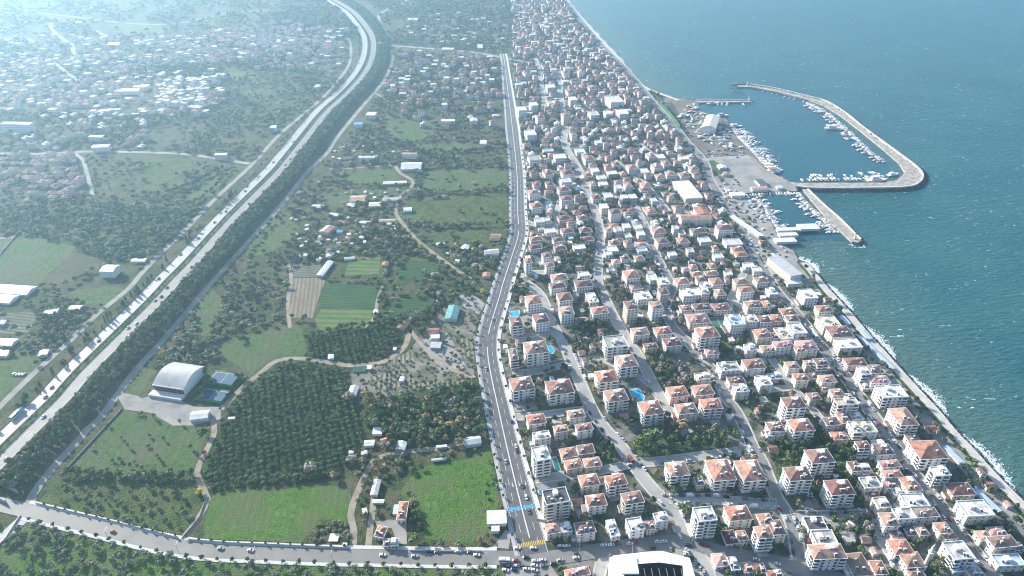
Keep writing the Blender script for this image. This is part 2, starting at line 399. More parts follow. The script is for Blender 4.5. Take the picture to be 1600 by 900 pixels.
FLD = [
 ('meadow', [(333, 772), (372, 763), (440, 765), (500, 755), (545, 765), (555, 790), (546, 815), (500, 812), (482, 835), (470, 848), (400, 845), (318, 842), (322, 805)]),
 ('meadow', [(625, 770), (640, 745), (668, 728), (735, 716), (762, 690), (770, 720), (780, 780), (772, 830), (735, 850), (665, 842), (660, 815), (645, 790)]),
 ('pasture', [(105, 735), (150, 685), (195, 640), (240, 650), (330, 665), (318, 690), (308, 735), (225, 745), (150, 738)]),
 ('rough', [(62, 785), (85, 752), (150, 742), (305, 740), (315, 765), (318, 785), (285, 838), (180, 815)]),
 ('meadow', [(-60, 838), (35, 815), (150, 842), (250, 868), (300, 876), (400, 880), (620, 887), (790, 888), (780, 1010), (-300, 1010)]),
 ('orchard', [(315, 745), (330, 690), (355, 645), (395, 600), (430, 572), (470, 564), (525, 568), (543, 582), (545, 620), (565, 650), (560, 700), (530, 745), (470, 755), (400, 758), (330, 765)]),
 ('orchard', [(478, 560), (482, 527), (530, 515), (615, 512), (628, 530), (608, 552), (570, 566), (530, 563)]),
 ('orchard', [(562, 655), (580, 628), (640, 614), (700, 607), (742, 597), (752, 650), (758, 680), (700, 690), (640, 700), (600, 697), (577, 672)]),
 ('gravel', [(548, 585), (562, 572), (600, 572), (640, 548), (690, 480), (735, 458), (752, 475), (742, 520), (740, 596), (660, 610), (580, 623), (552, 618)]),
 ('plough', [(458, 435), (500, 434), (508, 438), (498, 465), (488, 497), (447, 497), (450, 465)]),
 ('crop', [(508, 443), (588, 445), (590, 465), (585, 483), (503, 481), (498, 470)]),
 ('stripes', [(502, 483), (583, 484), (575, 513), (500, 516), (492, 500)]),
 ('crop', [(605, 470), (640, 460), (675, 462), (660, 490), (640, 500), (605, 495)]),
 ('rows', [(458, 411), (500, 410), (504, 432), (455, 433)]),
 ('stripes', [(545, 405), (595, 398), (592, 428), (538, 432)]),
 ('crop', [(620, 405), (680, 408), (690, 430), (625, 440)]),
 ('pasture', [(540, 265), (620, 263), (622, 280), (600, 290), (545, 285)]),
 ('pasture', [(500, 305), (560, 295), (640, 292), (632, 306), (580, 313), (530, 325), (505, 315)]),
 ('pasture', [(655, 268), (790, 263), (795, 288), (720, 300), (650, 295)]),
 ('rough', [(645, 312), (790, 303), (795, 345), (700, 352), (625, 345)]),
 ('pasture', [(625, 330), (665, 325), (650, 352), (630, 345)]),
 ('orchard', [(555, 360), (625, 355), (652, 383), (600, 394), (550, 392)]),
 ('pasture', [(600, 192), (680, 188), (678, 215), (640, 222), (605, 212)]),
 ('pasture', [(650, 225), (735, 221), (738, 234), (660, 237)]),
 ('rough', [(655, 360), (790, 352), (790, 378), (680, 384)]),
 ('pasture', [(0, 375), (25, 371), (80, 375), (122, 387), (60, 445), (-60, 445)]),
 ('brown', [(125, 391), (160, 400), (172, 412), (100, 445), (62, 443)]),
 ('pasture', [(360, 258), (386, 260), (330, 312), (290, 308), (310, 290), (350, 270)]),
 ('rough', [(225, 245), (310, 250), (260, 300), (225, 300)]),
 ('rows', [(-20, 488), (60, 488), (45, 520), (-20, 524)]),
 ('pasture', [(-20, 580), (30, 548), (55, 555), (60, 575), (15, 622), (-20, 630)]),
 ('pasture', [(110, 455), (170, 448), (195, 452), (165, 478), (120, 475)]),
 ('pasture', [(180, 600), (225, 575), (245, 580), (215, 620), (200, 625)]),
 ('pasture', [(300, 480), (330, 450), (350, 470), (330, 520), (310, 530)]),
 ('pasture', [(330, 535), (470, 505), (480, 555), (420, 560), (395, 585), (350, 560)]),
 ('pasture', [(400, 345), (450, 330), (470, 360), (420, 400), (385, 400)]),
 ('pasture', [(180, 38), (250, 36), (256, 52), (200, 56)]), ('pasture', [(60, 62), (112, 52), (106, 66), (70, 70)]), ('pasture', [(112, 88), (128, 76), (138, 84), (120, 92)]),
 ('pasture', [(350, 112), (400, 108), (402, 118), (362, 124)]), ('pasture', [(430, 42), (475, 44), (470, 50), (430, 50)]), ('pasture', [(650, 96), (672, 96), (668, 106), (650, 106)]),
 ('pasture', [(925, 90), (945, 82), (972, 108), (960, 112), (935, 100)]), ('pasture', [(808, 185), (832, 184), (832, 194), (810, 194)]),
 ('brown', [(760, 175), (790, 172), (795, 205), (770, 200)]),
]
ORCH = []
for k, p in FLD:
    P = field({'meadow': 'grass_field', 'pasture': 'grass_field', 'rough': 'scrub_field', 'orchard': 'orchard_ground', 'plough': 'ploughed_field', 'crop': 'crop_field',
               'stripes': 'striped_field', 'brown': 'fallow_field', 'rows': 'row_crop_field', 'gravel': 'nursery_ground'}[k], k, p, .06, k not in ('orchard',))
    ORCH.append((k, P))
def patch(kind, pts, z=.1, name='paved_yard'):
    return field(name, kind, pts, z, True)
for p in ([(575, 590), (640, 575), (650, 600), (585, 612)], [(612, 562), (642, 548), (648, 566), (616, 570)], [(640, 600), (740, 590), (740, 598), (642, 612)], [(720, 530), (745, 525), (745, 560), (725, 560)]):
    patch('nursery', p, .1, 'nursery_bed')
patch('yard', [(715, 462), (738, 458), (758, 475), (748, 492), (725, 480)]); patch('yard', [(660, 530), (700, 520), (730, 575), (690, 585)], .1)
patch('yard', [(185, 622), (215, 625), (255, 612), (300, 635), (345, 640), (345, 655), (300, 665), (270, 665), (235, 645), (195, 640)])
patch('yard', [(585, 815), (610, 812), (635, 815), (636, 850), (622, 850), (612, 825), (590, 825)]); patch('yard', [(770, 855), (790, 828), (799, 832), (795, 858)])
patch('boatyard', [(1045, 150), (1088, 158), (1090, 172), (1118, 181), (1150, 213), (1170, 233), (1210, 274), (1165, 276), (1120, 252), (1098, 240), (1075, 205)], .07, 'boatyard_ground')
patch('yard', [(1110, 248), (1175, 245), (1196, 265), (1232, 283), (1170, 284), (1140, 265)], .1, 'quay_apron')
patch('yard', [(1102, 284), (1140, 266), (1235, 284.5), (1244, 290), (1245, 298.5), (1168, 301.5), (1173, 312), (1190, 320), (1196, 336), (1204, 345), (1212, 365), (1226, 385), (1240, 392), (1247, 405), (1240, 425), (1215, 440), (1190, 400), (1150, 345), (1130, 312)], .08, 'harbour_square')
patch('boatyard', [(1105, 232), (1160, 236), (1165, 243), (1112, 246)], .1, 'gravel_lot')
patch('yard', [(1050, 322), (1085, 318), (1115, 328), (1118, 338), (1060, 338)], .1, 'school_yard')
patch('yard', [(1200, 790), (1245, 800), (1360, 800), (1372, 838), (1330, 842), (1262, 838), (1250, 812)], .09, 'car_park')
patch('yard', [(1245, 792), (1262, 780), (1282, 790), (1275, 800)], .1)
patch('yard', [(832, 752), (858, 745), (895, 748), (912, 795), (905, 812), (890, 790), (845, 770)], .09)
patch('yard', [(795, 600), (835, 598), (840, 640), (800, 645)], .08); patch('yard', [(825, 478), (840, 470), (862, 525), (800, 530), (812, 500)], .08)
patch('yard', [(900, 560), (935, 555), (930, 575), (895, 578)], .1); patch('yard', [(790, 888), (860, 884), (880, 910), (790, 915)], .1)
patch('yard', [(1048, 845), (1110, 855), (1200, 905), (1100, 920), (950, 860)], .08); patch('yard', [(1230, 470), (1250, 460), (1290, 500), (1262, 500)], .1)
for p in ([(1092, 240), (1100, 238), (1140, 262), (1104, 283), (1098, 262)], [(980, 690), (1120, 672), (1160, 710), (1060, 722), (985, 718)], [(1000, 560), (1030, 555), (1110, 600), (1085, 625), (1020, 590)], [(1210, 690), (1290, 670), (1340, 700), (1345, 790), (1215, 760)],
          [(940, 700), (965, 690), (975, 735), (945, 735)], [(905, 535), (930, 530), (935, 552), (905, 555)], [(1085, 745), (1105, 735), (1120, 768), (1085, 765)], [(805, 635), (895, 630), (905, 645), (810, 655)],
          [(1020, 285), (1040, 285), (1056, 312), (1040, 318)], [(1120, 525), (1160, 520), (1175, 545), (1125, 545)], [(860, 575), (885, 572), (880, 595), (850, 590)]):
    P = field('garden_grass', 'pasture', p, .055, False)

# ---------------------------------------------------------------- roads
ASPH = mat('asphalt', (.19, .187, .18), .85, .22, .15); ASPHD = mat('new_asphalt', (.10, .10, .104), .8, .2, .12)
RDPALE = mat('pale_road_surface', (.31, .30, .285), .6, .12, .08); RDGREY = mat('grey_road_surface', (.185, .178, .165), .65, .12, .08)
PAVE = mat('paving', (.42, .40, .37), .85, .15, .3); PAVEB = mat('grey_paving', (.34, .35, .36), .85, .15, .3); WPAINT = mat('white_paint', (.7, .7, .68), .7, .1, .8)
YPAINT = mat('yellow_paint', (.55, .38, .05), .7, .2, .8); BPAINT = mat('blue_paint', (.04, .28, .55), .7, .1, .8); KERBW = mat('white_kerb', (.5, .485, .46), .8, .1, .5)
STREETC = mat('street_surface', (.31, .30, .28), .85, .2, .06); LANE = mat('country_lane', (.235, .222, .205), .9, .2, .08)

# motorway
AX = smooth(GL([(505, -14), (517, 0), (545, 18), (566, 42), (576, 62), (574, 90), (560, 117), (535, 145), (502, 175), (462, 224), (441, 250), (424, 270), (355, 339), (290, 410), (265, 435), (247, 455), (228, 475), (121, 580), (89, 617), (50, 655), (12, 692), (-60, 763), (-200, 900)]), 12)
def road(name, line, o1, o2, z, m, w_occ=None, skip=None):
    mb = MB(); ribbon(mb, offset(line, o1), offset(line, o2), z, 0, skip); o = mb.build(name, [m]); tag(o, kind='structure')
    ras_line(ROAD, offset(line, (o1 + o2) / 2), (o2 - o1) / 2 + .5); return o
MW = AX   # travels towards the viewer, so its right-hand side is the left side of the picture
road('motorway', MW, 3.6, 15.2, .15, RDPALE); road('motorway', MW, -15.2, -3.6, .15, RDGREY)  # one carriageway paler, the other greyer in base colour
ras_line(ROAD, MW, 4)
mb = MB(); ribbon(mb, offset(MW, -3.6), offset(MW, 3.6), .1); o = mb.build('median_grass', [FM['pasture']]); tag(o, kind='structure')
mb = MB()
for oo in (4.2, 14.4, -4.2, -14.4): ribbon(mb, offset(MW, oo - .12), offset(MW, oo + .12), .19)
for oo in (7.4, 10.9, -7.4, -10.9):
    L, Rr = offset(MW, oo - .1), offset(MW, oo + .1)
    for i in range(0, len(MW) - 1, 2): mb.face([(*L[i], .19), (*Rr[i], .19), ((Rr[i][0] + Rr[i+1][0]) / 2, (Rr[i][1] + Rr[i+1][1]) / 2, .19), ((L[i][0] + L[i+1][0]) / 2, (L[i][1] + L[i+1][1]) / 2, .19)])
o = mb.build('motorway_marking', [WPAINT]); tag(o, kind='structure')
def guard(off):
    mb = MB(); L = offset(MW, off)
    for a, b in zip(L[:-1], L[1:]): 
        mb.face([(*a, .35), (*b, .35), (*b, .85), (*a, .85)]); mb.face([(a[0] + .12, a[1], .85), (b[0] + .12, b[1], .85), (b[0] + .12, b[1], .35), (a[0] + .12, a[1], .35)])
    return mb.build('guard_rail', [mat('galvanised_steel', (.5, .52, .53), .4, .1, .5, metal=.6)])
for off, lab in ((15.8, 'long steel guard rail on the frontage road side of the pale motorway carriageway'), (-15.8, 'long steel guard rail between the motorway and the dark tree belt'),
                 (3.2, 'long steel guard rail on the pale carriageway edge of the motorway median'), (-3.2, 'long steel guard rail on the greyer carriageway edge of the motorway median')):
    tag(guard(off), lab, 'guard rail')

# frontage roads, lanes and dirt tracks
SVL = smooth(GL([(430, 48), (440, 50), (500, 57), (535, 58), (547, 67), (547, 95), (535, 117), (507, 150), (472, 180), (432, 215), (397, 254), (335, 312), (282, 367), (250, 397), (217, 432), (200, 452), (152, 491), (107, 535), (62, 575), (15, 620), (-10, 645), (-120, 745)]), 10)
SVR = smooth(GL([(640, -8), (632, 3), (605, 15), (592, 25), (597, 42), (607, 58)]), 10)
SVR2 = smooth(GL([(612, 78), (612, 97), (600, 125), (580, 150), (555, 180), (525, 217), (510, 240), (482, 267), (450, 307), (425, 337), (400, 365), (322, 452), (290, 490), (250, 537), (215, 575), (185, 615), (155, 655), (135, 672), (125, 685), (82, 732), (50, 775), (46, 797)]), 10)
road('frontage_road', SVL, -3, 3, .12, LANE); road('frontage_road', SVR, -4, 4, .12, LANE); road('frontage_road', SVR2, -3.3, 3.3, .12, LANE)
LANES = [
 ('dirt_track', 'dirt', 2.2, [(330, 648), (335, 675), (322, 705), (308, 738), (318, 765), (325, 780), (310, 810), (285, 842)]),
 ('dirt_track', 'dirt', 2.6, [(345, 640), (365, 620), (385, 600), (405, 585), (430, 565), (460, 560), (500, 564), (535, 570), (560, 571), (600, 565), (630, 545), (638, 525), (640, 515)]),
 ('dirt_track', 'dirt', 2.4, [(551, 860), (553, 830), (548, 805), (556, 775), (575, 735), (592, 715), (640, 705), (690, 700), (735, 688)]),
 ('dirt_track', 'dirt', 2.2, [(575, 860), (578, 830), (582, 800), (585, 770), (588, 745)]),
 ('dirt_track', 'dirt', 2.4, [(617, 258), (625, 270), (645, 283), (640, 295), (625, 308), (618, 325), (622, 340), (640, 362), (655, 378), (680, 398), (700, 412), (735, 436)]),
 ('dirt_track', 'dirt', 1.8, [(535, 264), (580, 261), (617, 258)]), ('dirt_track', 'dirt', 1.8, [(453, 512), (450, 470), (455, 435), (450, 412)]),
 ('dirt_track', 'dirt', 1.8, [(570, 514), (585, 495), (590, 470), (598, 445)]), ('dirt_track', 'dirt', 2.0, [(640, 515), (660, 540), (690, 570), (742, 590)]),
 ('lane', 'dirt', 3.0, [(480, 265), (490, 262)]), ('lane', 'yard', 3, [(183, 618), (210, 622), (240, 640), (300, 640), (345, 640)]),
 ('lane', 'yard', 3.5, [(0, 240), (60, 240), (140, 237), (220, 238), (290, 241), (340, 248), (390, 256)]), ('lane', 'yard', 2.5, [(118, 240), (130, 252), (137, 275), (145, 305)]),
 ('lane', 'yard', 3.5, [(-40, 12), (20, 15), (60, 20), (120, 27), (165, 33), (230, 38), (280, 36), (320, 28), (360, 20), (420, 16)]),
 ('lane', 'yard', 4, [(-20, 70), (20, 58), (40, 60), (55, 66)]), ('lane', 'yard', 4, [(110, 95), (115, 85), (112, 70), (105, 66), (85, 50), (78, 36)]), ('lane', 'yard', 4.5, [(150, 48), (165, 55), (200, 57), (215, 58)]),
 ('lane', 'yard', 3, [(85, 98), (100, 110), (120, 125)]), ('lane', 'yard', 2.5, [(215, 97), (232, 108), (222, 113)]), ('lane', 'yard', 3, [(425, 52), (450, 58), (500, 62), (545, 66)]),
 ('lane', 'yard', 5, [(608, 71), (650, 74), (700, 78), (750, 83), (795, 92), (830, 98)]), ('lane', 'yard', 2, [(600, 158), (700, 157), (770, 160)]), ('lane', 'yard', 2, [(585, 145), (597, 152), (600, 158)]),
 ('lane', 'yard', 2, [(535, 0), (560, 8), (590, 10), (620, 4)]),
 ('quay_road', 'dirt', 3.2, [(1172, 245), (1184, 256), (1197, 270), (1215, 279), (1240, 289)]), ('lane', 'yard', 2.5, [(0, 372), (15, 372), (25, 368)]),
]
for nm, k, hw, p in LANES:
    L = smooth(GL(p), 6); mb = MB(); ribbon(mb, offset(L, -hw), offset(L, hw), .145); o = mb.build(nm, [FM[k]]); tag(o, kind='structure'); ras_line(ROAD, L, hw + .5)

# bottom road
BR = smooth(GL([(-60, 772), (0, 788), (46, 799), (100, 812), (162, 827), (220, 842), (270, 853), (330, 861), (400, 864), (500, 868), (600, 870), (700, 872), (790, 872), (860, 872), (950, 858), (1010, 850), (1050, 847), (1071, 846), (1127, 863), (1184, 873), (1229, 882), (1260, 890), (1330, 912)]), 6)
# boulevard
BVP = [(786, 84, 4.8), (788, 95, 5), (791, 120, 5.5), (797, 170, 6.2), (803, 222, 7), (808, 275, 7.5), (809, 330, 8), (810, 365, 9), (800, 400, 8.5), (787, 440, 8.5), (780, 465, 8.5), (765, 515, 8.5), (762, 550, 8.5), (768, 590, 8.5), (779, 640, 8.5), (790, 690, 8.5), (803, 745, 8.5), (818, 805, 9), (830, 850, 9.5), (834, 866, 10)]
BV = smooth(GL([(a, b) for a, b, c in BVP]), 6)
bvd = np.linspace(0, 1, len(BV)); BVW = [float(np.interp(t, [i / (len(BVP) - 1) for i in range(len(BVP))], [c for *_, c in BVP])) for t in bvd]
ST = {  # town streets: pixel polyline, half width
 'inner street': ([(872, 107), (876, 150), (883, 200), (882, 225), (905, 265), (920, 305), (935, 345), (938, 385), (934, 436), (946, 466), (962, 500), (980, 530), (1000, 560), (1020, 600), (1032, 620), (1050, 650), (1075, 678)], 4.0),
 'garden street': ([(820, 440), (845, 462), (862, 505), (882, 540), (897, 575), (910, 605), (925, 640), (947, 672), (970, 697), (1000, 740), (1025, 770), (1050, 797), (1065, 830), (1075, 847)], 4.2),
 'school street': ([(1005, 345), (1012, 365), (1027, 402), (1040, 427), (1050, 450), (1040, 478), (1052, 512), (1075, 535), (1095, 560), (1112, 575), (1125, 600), (1135, 622), (1150, 642), (1162, 665), (1175, 695), (1190, 720), (1200, 745), (1215, 780), (1232, 805), (1242, 835), (1247, 865), (1252, 890)], 4.0),
 'coastal street': ([(858, -20), (882, 0), (912, 37), (942, 72), (975, 105), (1005, 140), (1025, 165), (1050, 192), (1072, 220), (1100, 252), (1110, 282), (1135, 320), (1155, 350), (1178, 395), (1200, 432), (1215, 457), (1250, 497), (1275, 532), (1300, 560), (1325, 595), (1350, 630), (1375, 665), (1390, 690), (1415, 722), (1440, 757), (1470, 792), (1500, 835), (1532, 875), (1560, 910)], 5.0),
 'north cross street': ([(804, 532), (835, 530), (868, 522)], 3.2), 'roundabout lane': ([(820, 345), (840, 352), (870, 350)], 3.0), 'villa cross street': ([(800, 583), (840, 580), (888, 568)], 3.2), 'mid cross street': ([(806, 652), (850, 648), (915, 640)], 3.2),
 'park street': ([(975, 722), (1017, 722), (1080, 715), (1150, 706), (1176, 700)], 3.5), 'towers street': ([(1030, 778), (1060, 780), (1112, 780), (1160, 785), (1215, 788)], 3.5), 'pool cross street': ([(836, 749), (870, 745), (930, 737), (985, 725)], 3.0),
 'chapel lane': ([(1090, 556), (1105, 572)], 3), 'seafront lane': ([(1205, 560), (1237, 603), (1262, 630), (1282, 655), (1300, 682)], 2.6), 'car park street': ([(1245, 806), (1300, 806), (1360, 806), (1374, 837), (1390, 860), (1407, 892)], 3.6),
 'market lane': ([(945, 862), (940, 880), (935, 905)], 3.0), 'upper street': ([(826, 98), (837, 92), (847, 135), (850, 170)], 2.6), 'market street': ([(1075, 850), (1100, 880), (1108, 905)], 4), 'harbour spur': ([(1098, 250), (1130, 247), (1172, 245)], 3.5), 
 'grove lane': ([(935, 560), (1000, 590), (1030, 620)], 1.6), 'low lane': ([(1180, 400), (1150, 450), (1140, 485), (1170, 520), (1175, 550)], 2.4), 'east lane': ([(1145, 470), (1190, 500), (1222, 540)], 2.4), 'kiosk lane': ([(1130, 615), (1180, 610), (1235, 606)], 2.6),
 'tower lane': ([(812, 432), (840, 425), (870, 430), (925, 432)], 2.8), 'west lane': ([(905, 270), (880, 300), (868, 350), (870, 395)], 2.2), 'hill lane': ([(940, 385), (970, 395), (1025, 402)], 2.2), 'cove lane': ([(960, 250), (1010, 290), (1045, 330)], 2.4), 'pier lane': ([(1000, 225), (1040, 260), (1075, 300), (1112, 300)], 2.4), 'sea lane': ([(940, 300), (990, 320), (1008, 350)], 2.2),
}
STW = {k: (smooth(GL(p), 5), hw) for k, (p, hw) in ST.items()}
# occupancy first so that pavements stop at junctions
core = np.zeros((NY, NX), bool)
for k, (L, hw) in STW.items(): ras_line(ROAD, L, hw + 1.5); ras_line(core, L, hw)
ras_line(ROAD, BR, 9); ras_line(core, BR, 5.5)
for a, b, wd in zip(BV[:-1], BV[1:], BVW): ras_line(ROAD, [a, b], wd + 4); ras_line(core, [a, b], wd)
skip = lambda x, y: at(core, x, y)
for i, (k, (L, hw)) in enumerate(STW.items()):
    road('street', L, -hw, hw, .15 + .004 * i, ASPH if k in ('school street', 'coastal street') else STREETC)
    mb = MB(); kerb(mb, offset(L, -hw - 1.4), offset(L, -hw), .0, .29, 0, skip); kerb(mb, offset(L, hw), offset(L, hw + 1.4), .0, .29, 0, skip)
    if mb.f: tag(mb.build('pavement', [PAVE]), kind='structure')
road('bottom_road', BR, -5.5, 5.5, .265, RDGREY)
mb = MB(); n0 = 36
kerb(mb, offset(BR, -8.2), offset(BR, -5.5), 0, .4, 0, lambda x, y: skip(x, y) or PX(x, y)[0] < 52 or PX(x, y)[0] > 770)
kerb(mb, offset(BR, 5.5), offset(BR, 8.0), 0, .4, 0, lambda x, y: skip(x, y) or PX(x, y)[0] < 38 or PX(x, y)[0] > 778)
tag(mb.build('pavement', [KERBW]), kind='structure')
mb = MB(); L, Rr = offset(BR, -.1), offset(BR, .1)
for i in range(6, len(BR) - 1, 2): mb.face([(*L[i], .30), (*Rr[i], .30), (*Rr[i + 1], .30), (*L[i + 1], .30)])
# boulevard carriageways, planted and paved edges, markings
oR = lambda f: [f * w_ for w_ in BVW]
mb = MB(); ribbon(mb, offset(BV, oR(-1)), offset(BV, oR(1)), .28); tag(mb.build('boulevard', [ASPHD]), kind='structure')
mb = MB(); kerb(mb, offset(BV, [w_ for w_ in BVW]), offset(BV, [w_ + 2.6 for w_ in BVW]), 0, .42, 0); tag(mb.build('pavement', [PAVEB]), kind='structure')  # inland pavement is white; shade is put into its bluish grey
mb = MB(); kerb(mb, offset(BV, [-w_ - 3.4 for w_ in BVW]), offset(BV, [-w_ for w_ in BVW]), 0, .42, 0, lambda x, y: PX(x, y)[1] > 852 or 345 < PX(x, y)[1] < 358 and False); tag(mb.build('pavement', [KERBW]), kind='structure')
mb = MB()
kerb(mb, offset(BV, -.45), offset(BV, .45), .2, .5, 0, lambda x, y: PX(x, y)[1] > 838 or 520 < PX(x, y)[1] < 540 or 350 < PX(x, y)[1] < 362)
tag(mb.build('median_kerb', [KERBW]), kind='structure')
mb = MB()
for f in (-.5, .5):
    L, Rr = offset(BV, [f * w_ - .1 for w_ in BVW]), offset(BV, [f * w_ + .1 for w_ in BVW])
    for i in range(0, len(BV) - 1, 2): mb.face([(*L[i], .32), (*Rr[i], .32), (*Rr[i + 1], .32), (*L[i + 1], .32)])
for f in (-.94, .94): ribbon(mb, offset(BV, [f * w_ - .1 for w_ in BVW]), offset(BV, [f * w_ + .1 for w_ in BVW]), .32)
for f in (-.25, -.75, .25, .75):            # turn arrows near the junction
    for q in (30, 52):
        i = len(BV) - q // 6 - 2; p = offset(BV, [f * w_ for w_ in BVW])[i]; a = math.atan2(BV[i + 1][1] - BV[i][1], BV[i + 1][0] - BV[i][0])
        c, s_ = math.cos(a), math.sin(a); T = lambda u, v: (p[0] + u * c - v * s_, p[1] + u * s_ + v * c, .33)
        mb.face([T(-2, -.15), T(1, -.15), T(1, .15), T(-2, .15)]); mb.face([T(1, -.6), T(2.4, 0), T(1, .6)])
tag(mb.build('road_marking', [WPAINT]), kind='structure')
def cross_band(px, py, l, m, n=7, bars=True, nm='road_marking', z=.34):
    i = min(range(len(BV)), key=lambda k: (BV[k][0] - G(px, py)[0]) ** 2 + (BV[k][1] - G(px, py)[1]) ** 2)
    i = min(i, len(BV) - 2); a = math.atan2(BV[i + 1][1] - BV[i][1], BV[i + 1][0] - BV[i][0]); c, s_ = math.cos(a), math.sin(a); w_ = BVW[i] * .95; p = BV[i]
    T = lambda u, v: (p[0] + u * c - v * s_, p[1] + u * s_ + v * c, z)
    mb = MB()
    if bars:
        for k in range(n):
            v = -w_ + (k + .25) * 2 * w_ / n; mb.face([T(-l/2, v), T(l/2, v), T(l/2, v + w_ / n), T(-l/2, v + w_ / n)])
    else:
        for lo, hi in ((-w_, -.8), (.8, w_)): mb.face([T(-l/2, lo), T(l/2, lo), T(l/2, hi), T(-l/2, hi)])
    tag(mb.build(nm, [m]), kind='structure')
cross_band(814, 789, 2.6, BPAINT, bars=False); cross_band(829, 848, 3.6, YPAINT, 16)
# underpass ramp at the motorway, and its white parapet
mb = MB(); L = GL([(-30, 862), (10, 835), (46, 803)]); ribbon(mb, offset(L, -4.5), offset(L, 4.5), .25); tag(mb.build('ramp', [PAVE]), kind='structure'); ras_line(ROAD, L, 5)
mb = MB(); L = GL([(-30, 880), (8, 843), (32, 806)]); kerb(mb, offset(L, -.3), offset(L, .3), 0, 1.3); tag(mb.build('ramp_parapet', [KERBW]), 'white concrete parapet beside the ramp by the motorway underpass', 'parapet')
mb = MB(); q = G(0, 789); mb.box(q[0] - 6, q[1] + 6, .0, 22, .8, 3.4, 0, yaw=R(-25)); mb.box(q[0] - 3, q[1] + 15, .0, 22, .8, 3.4, 0, yaw=R(-25)); tag(mb.build('underpass_wall', [PAVEB]), 'grey retaining walls of the road dipping beneath the motorway', 'retaining wall')
# white field walls along the bottom road
def lowwall(pts, h, m, lab, w_=.35, name='field_wall'):
    L = smooth(GL(pts), 8); mb = MB(); kerb(mb, offset(L, -w_ / 2), offset(L, w_ / 2), 0, h); tag(mb.build(name, [m]), lab, 'wall'); ras_line(ROAD, L, .8)
STONE = mat('stone_wall', (.30, .27, .23), .9, .25, .6)
lowwall([(56, 787), (110, 800), (175, 815), (230, 829), (279, 841)], 1.6, KERBW, 'long white wall between the bottom road and the scrub field')
lowwall([(296, 844), (360, 849), (430, 852), (500, 855), (545, 857)], 1.6, KERBW, 'white wall between the bottom road and the bright meadow')
lowwall([(640, 861), (700, 862), (752, 862)], 1.6, KERBW, 'white wall on the bottom road by the second meadow')
lowwall([(284, 842), (312, 808), (320, 785)], 1.2, STONE, 'dark stone wall following the dirt track beside the scrub')
lowwall([(100, 738), (130, 705), (190, 640)], 1.2, STONE, 'low stone wall between frontage road and tree-dotted pasture')
lowwall([(0, 398), (12, 384), (25, 369)], 1.5, PAVEB, 'grey wall at the corner of the far green field')
lowwall([(838, 812), (850, 815), (880, 808), (893, 805)], 1.8, PAVE, 'pale garden wall in front of the dark-roofed block')
lowwall([(800, 577), (880, 563)], 1.6, PAVE, 'pale garden wall beside the villa cross street')
lowwall([(1245, 800), (1300, 801), (1352, 800)], 1.8, PAVE, 'pale boundary wall behind the parked row of cars')
# ================================================================== HARBOUR AND SHORE
QUAY = mat('quay_concrete', (.32, .285, .245), .9, .4, .15); PARA = mat('parapet_concrete', (.5, .46, .4), .8, .2, .2); ROCKM = mat('rock', (.05, .047, .045), .9, .4, .4); ROCKP = mat('pale_rock', (.30, .28, .25), .9, .3, .4)
def polything(name, pts, z1, m, label, cat, z0=-3):
    t = bpy.data.objects.new(name, None); C.objects.link(t); x, y = G(*pts[0]); t.location = (x, y, 0); tag(t, label, cat)
    mb = MB(); mb.prism([(a - x, b - y) for a, b in GL(pts)], z0, z1); mb.build('deck', [m], t); return t, x, y
MAINO = [(1153, 134), (1172, 133), (1210, 139), (1264, 152), (1290, 159), (1320, 177), (1350, 201), (1380, 223), (1410, 245), (1432, 262), (1441, 274), (1437, 285), (1417, 293), (1350, 295), (1270, 295), (1243, 292)]
MAINI = [(1235, 285), (1250, 286), (1290, 286), (1340, 286), (1380, 285.5), (1402, 281), (1414, 270), (1405, 255), (1378, 232), (1346, 206), (1315, 182), (1288, 165.5), (1264, 156.5), (1216, 144.5), (1172, 136), (1152, 136)]
t, x, y = polything('breakwater', MAINO + MAINI, .5, QUAY, 'long hooked outer breakwater enclosing the fishing harbour', 'breakwater')
def wall_on(t, x, y, pts, wd, z0, z1, m, nm='parapet'):
    L = smooth(GL(pts), 6); mb = MB(); kerb(mb, [(a - x, b - y) for a, b in offset(L, -wd / 2)], [(a - x, b - y) for a, b in offset(L, wd / 2)], z0, z1); return mb.build(nm, [m], t)
wall_on(t, x, y, MAINO[1:], 2.6, .4, 2.6, PARA)
MAINOW = GL(MAINO)
t, x, y = polything('breakwater', [(1088, 156.6), (1120, 157), (1160, 156.6), (1172, 156.8), (1175, 158), (1172, 159.6), (1140, 160), (1092, 160.5)], .6, QUAY, 'short straight mole at the boatyard end of the harbour', 'mole')
wall_on(t, x, y, [(1088, 156.8), (1130, 157), (1172, 157)], 1.5, .4, 2.4, PARA)
t, x, y = polything('breakwater', [(1254, 296), (1262, 296), (1287, 320), (1312, 342), (1346, 376), (1340, 380), (1331, 378), (1292, 342)], .6, QUAY, 'straight stone pier jutting out below the outer breakwater', 'pier')
wall_on(t, x, y, [(1262, 296.5), (1287, 320.5), (1312, 342.5), (1345, 375)], 1.6, .4, 2.0, PARA)
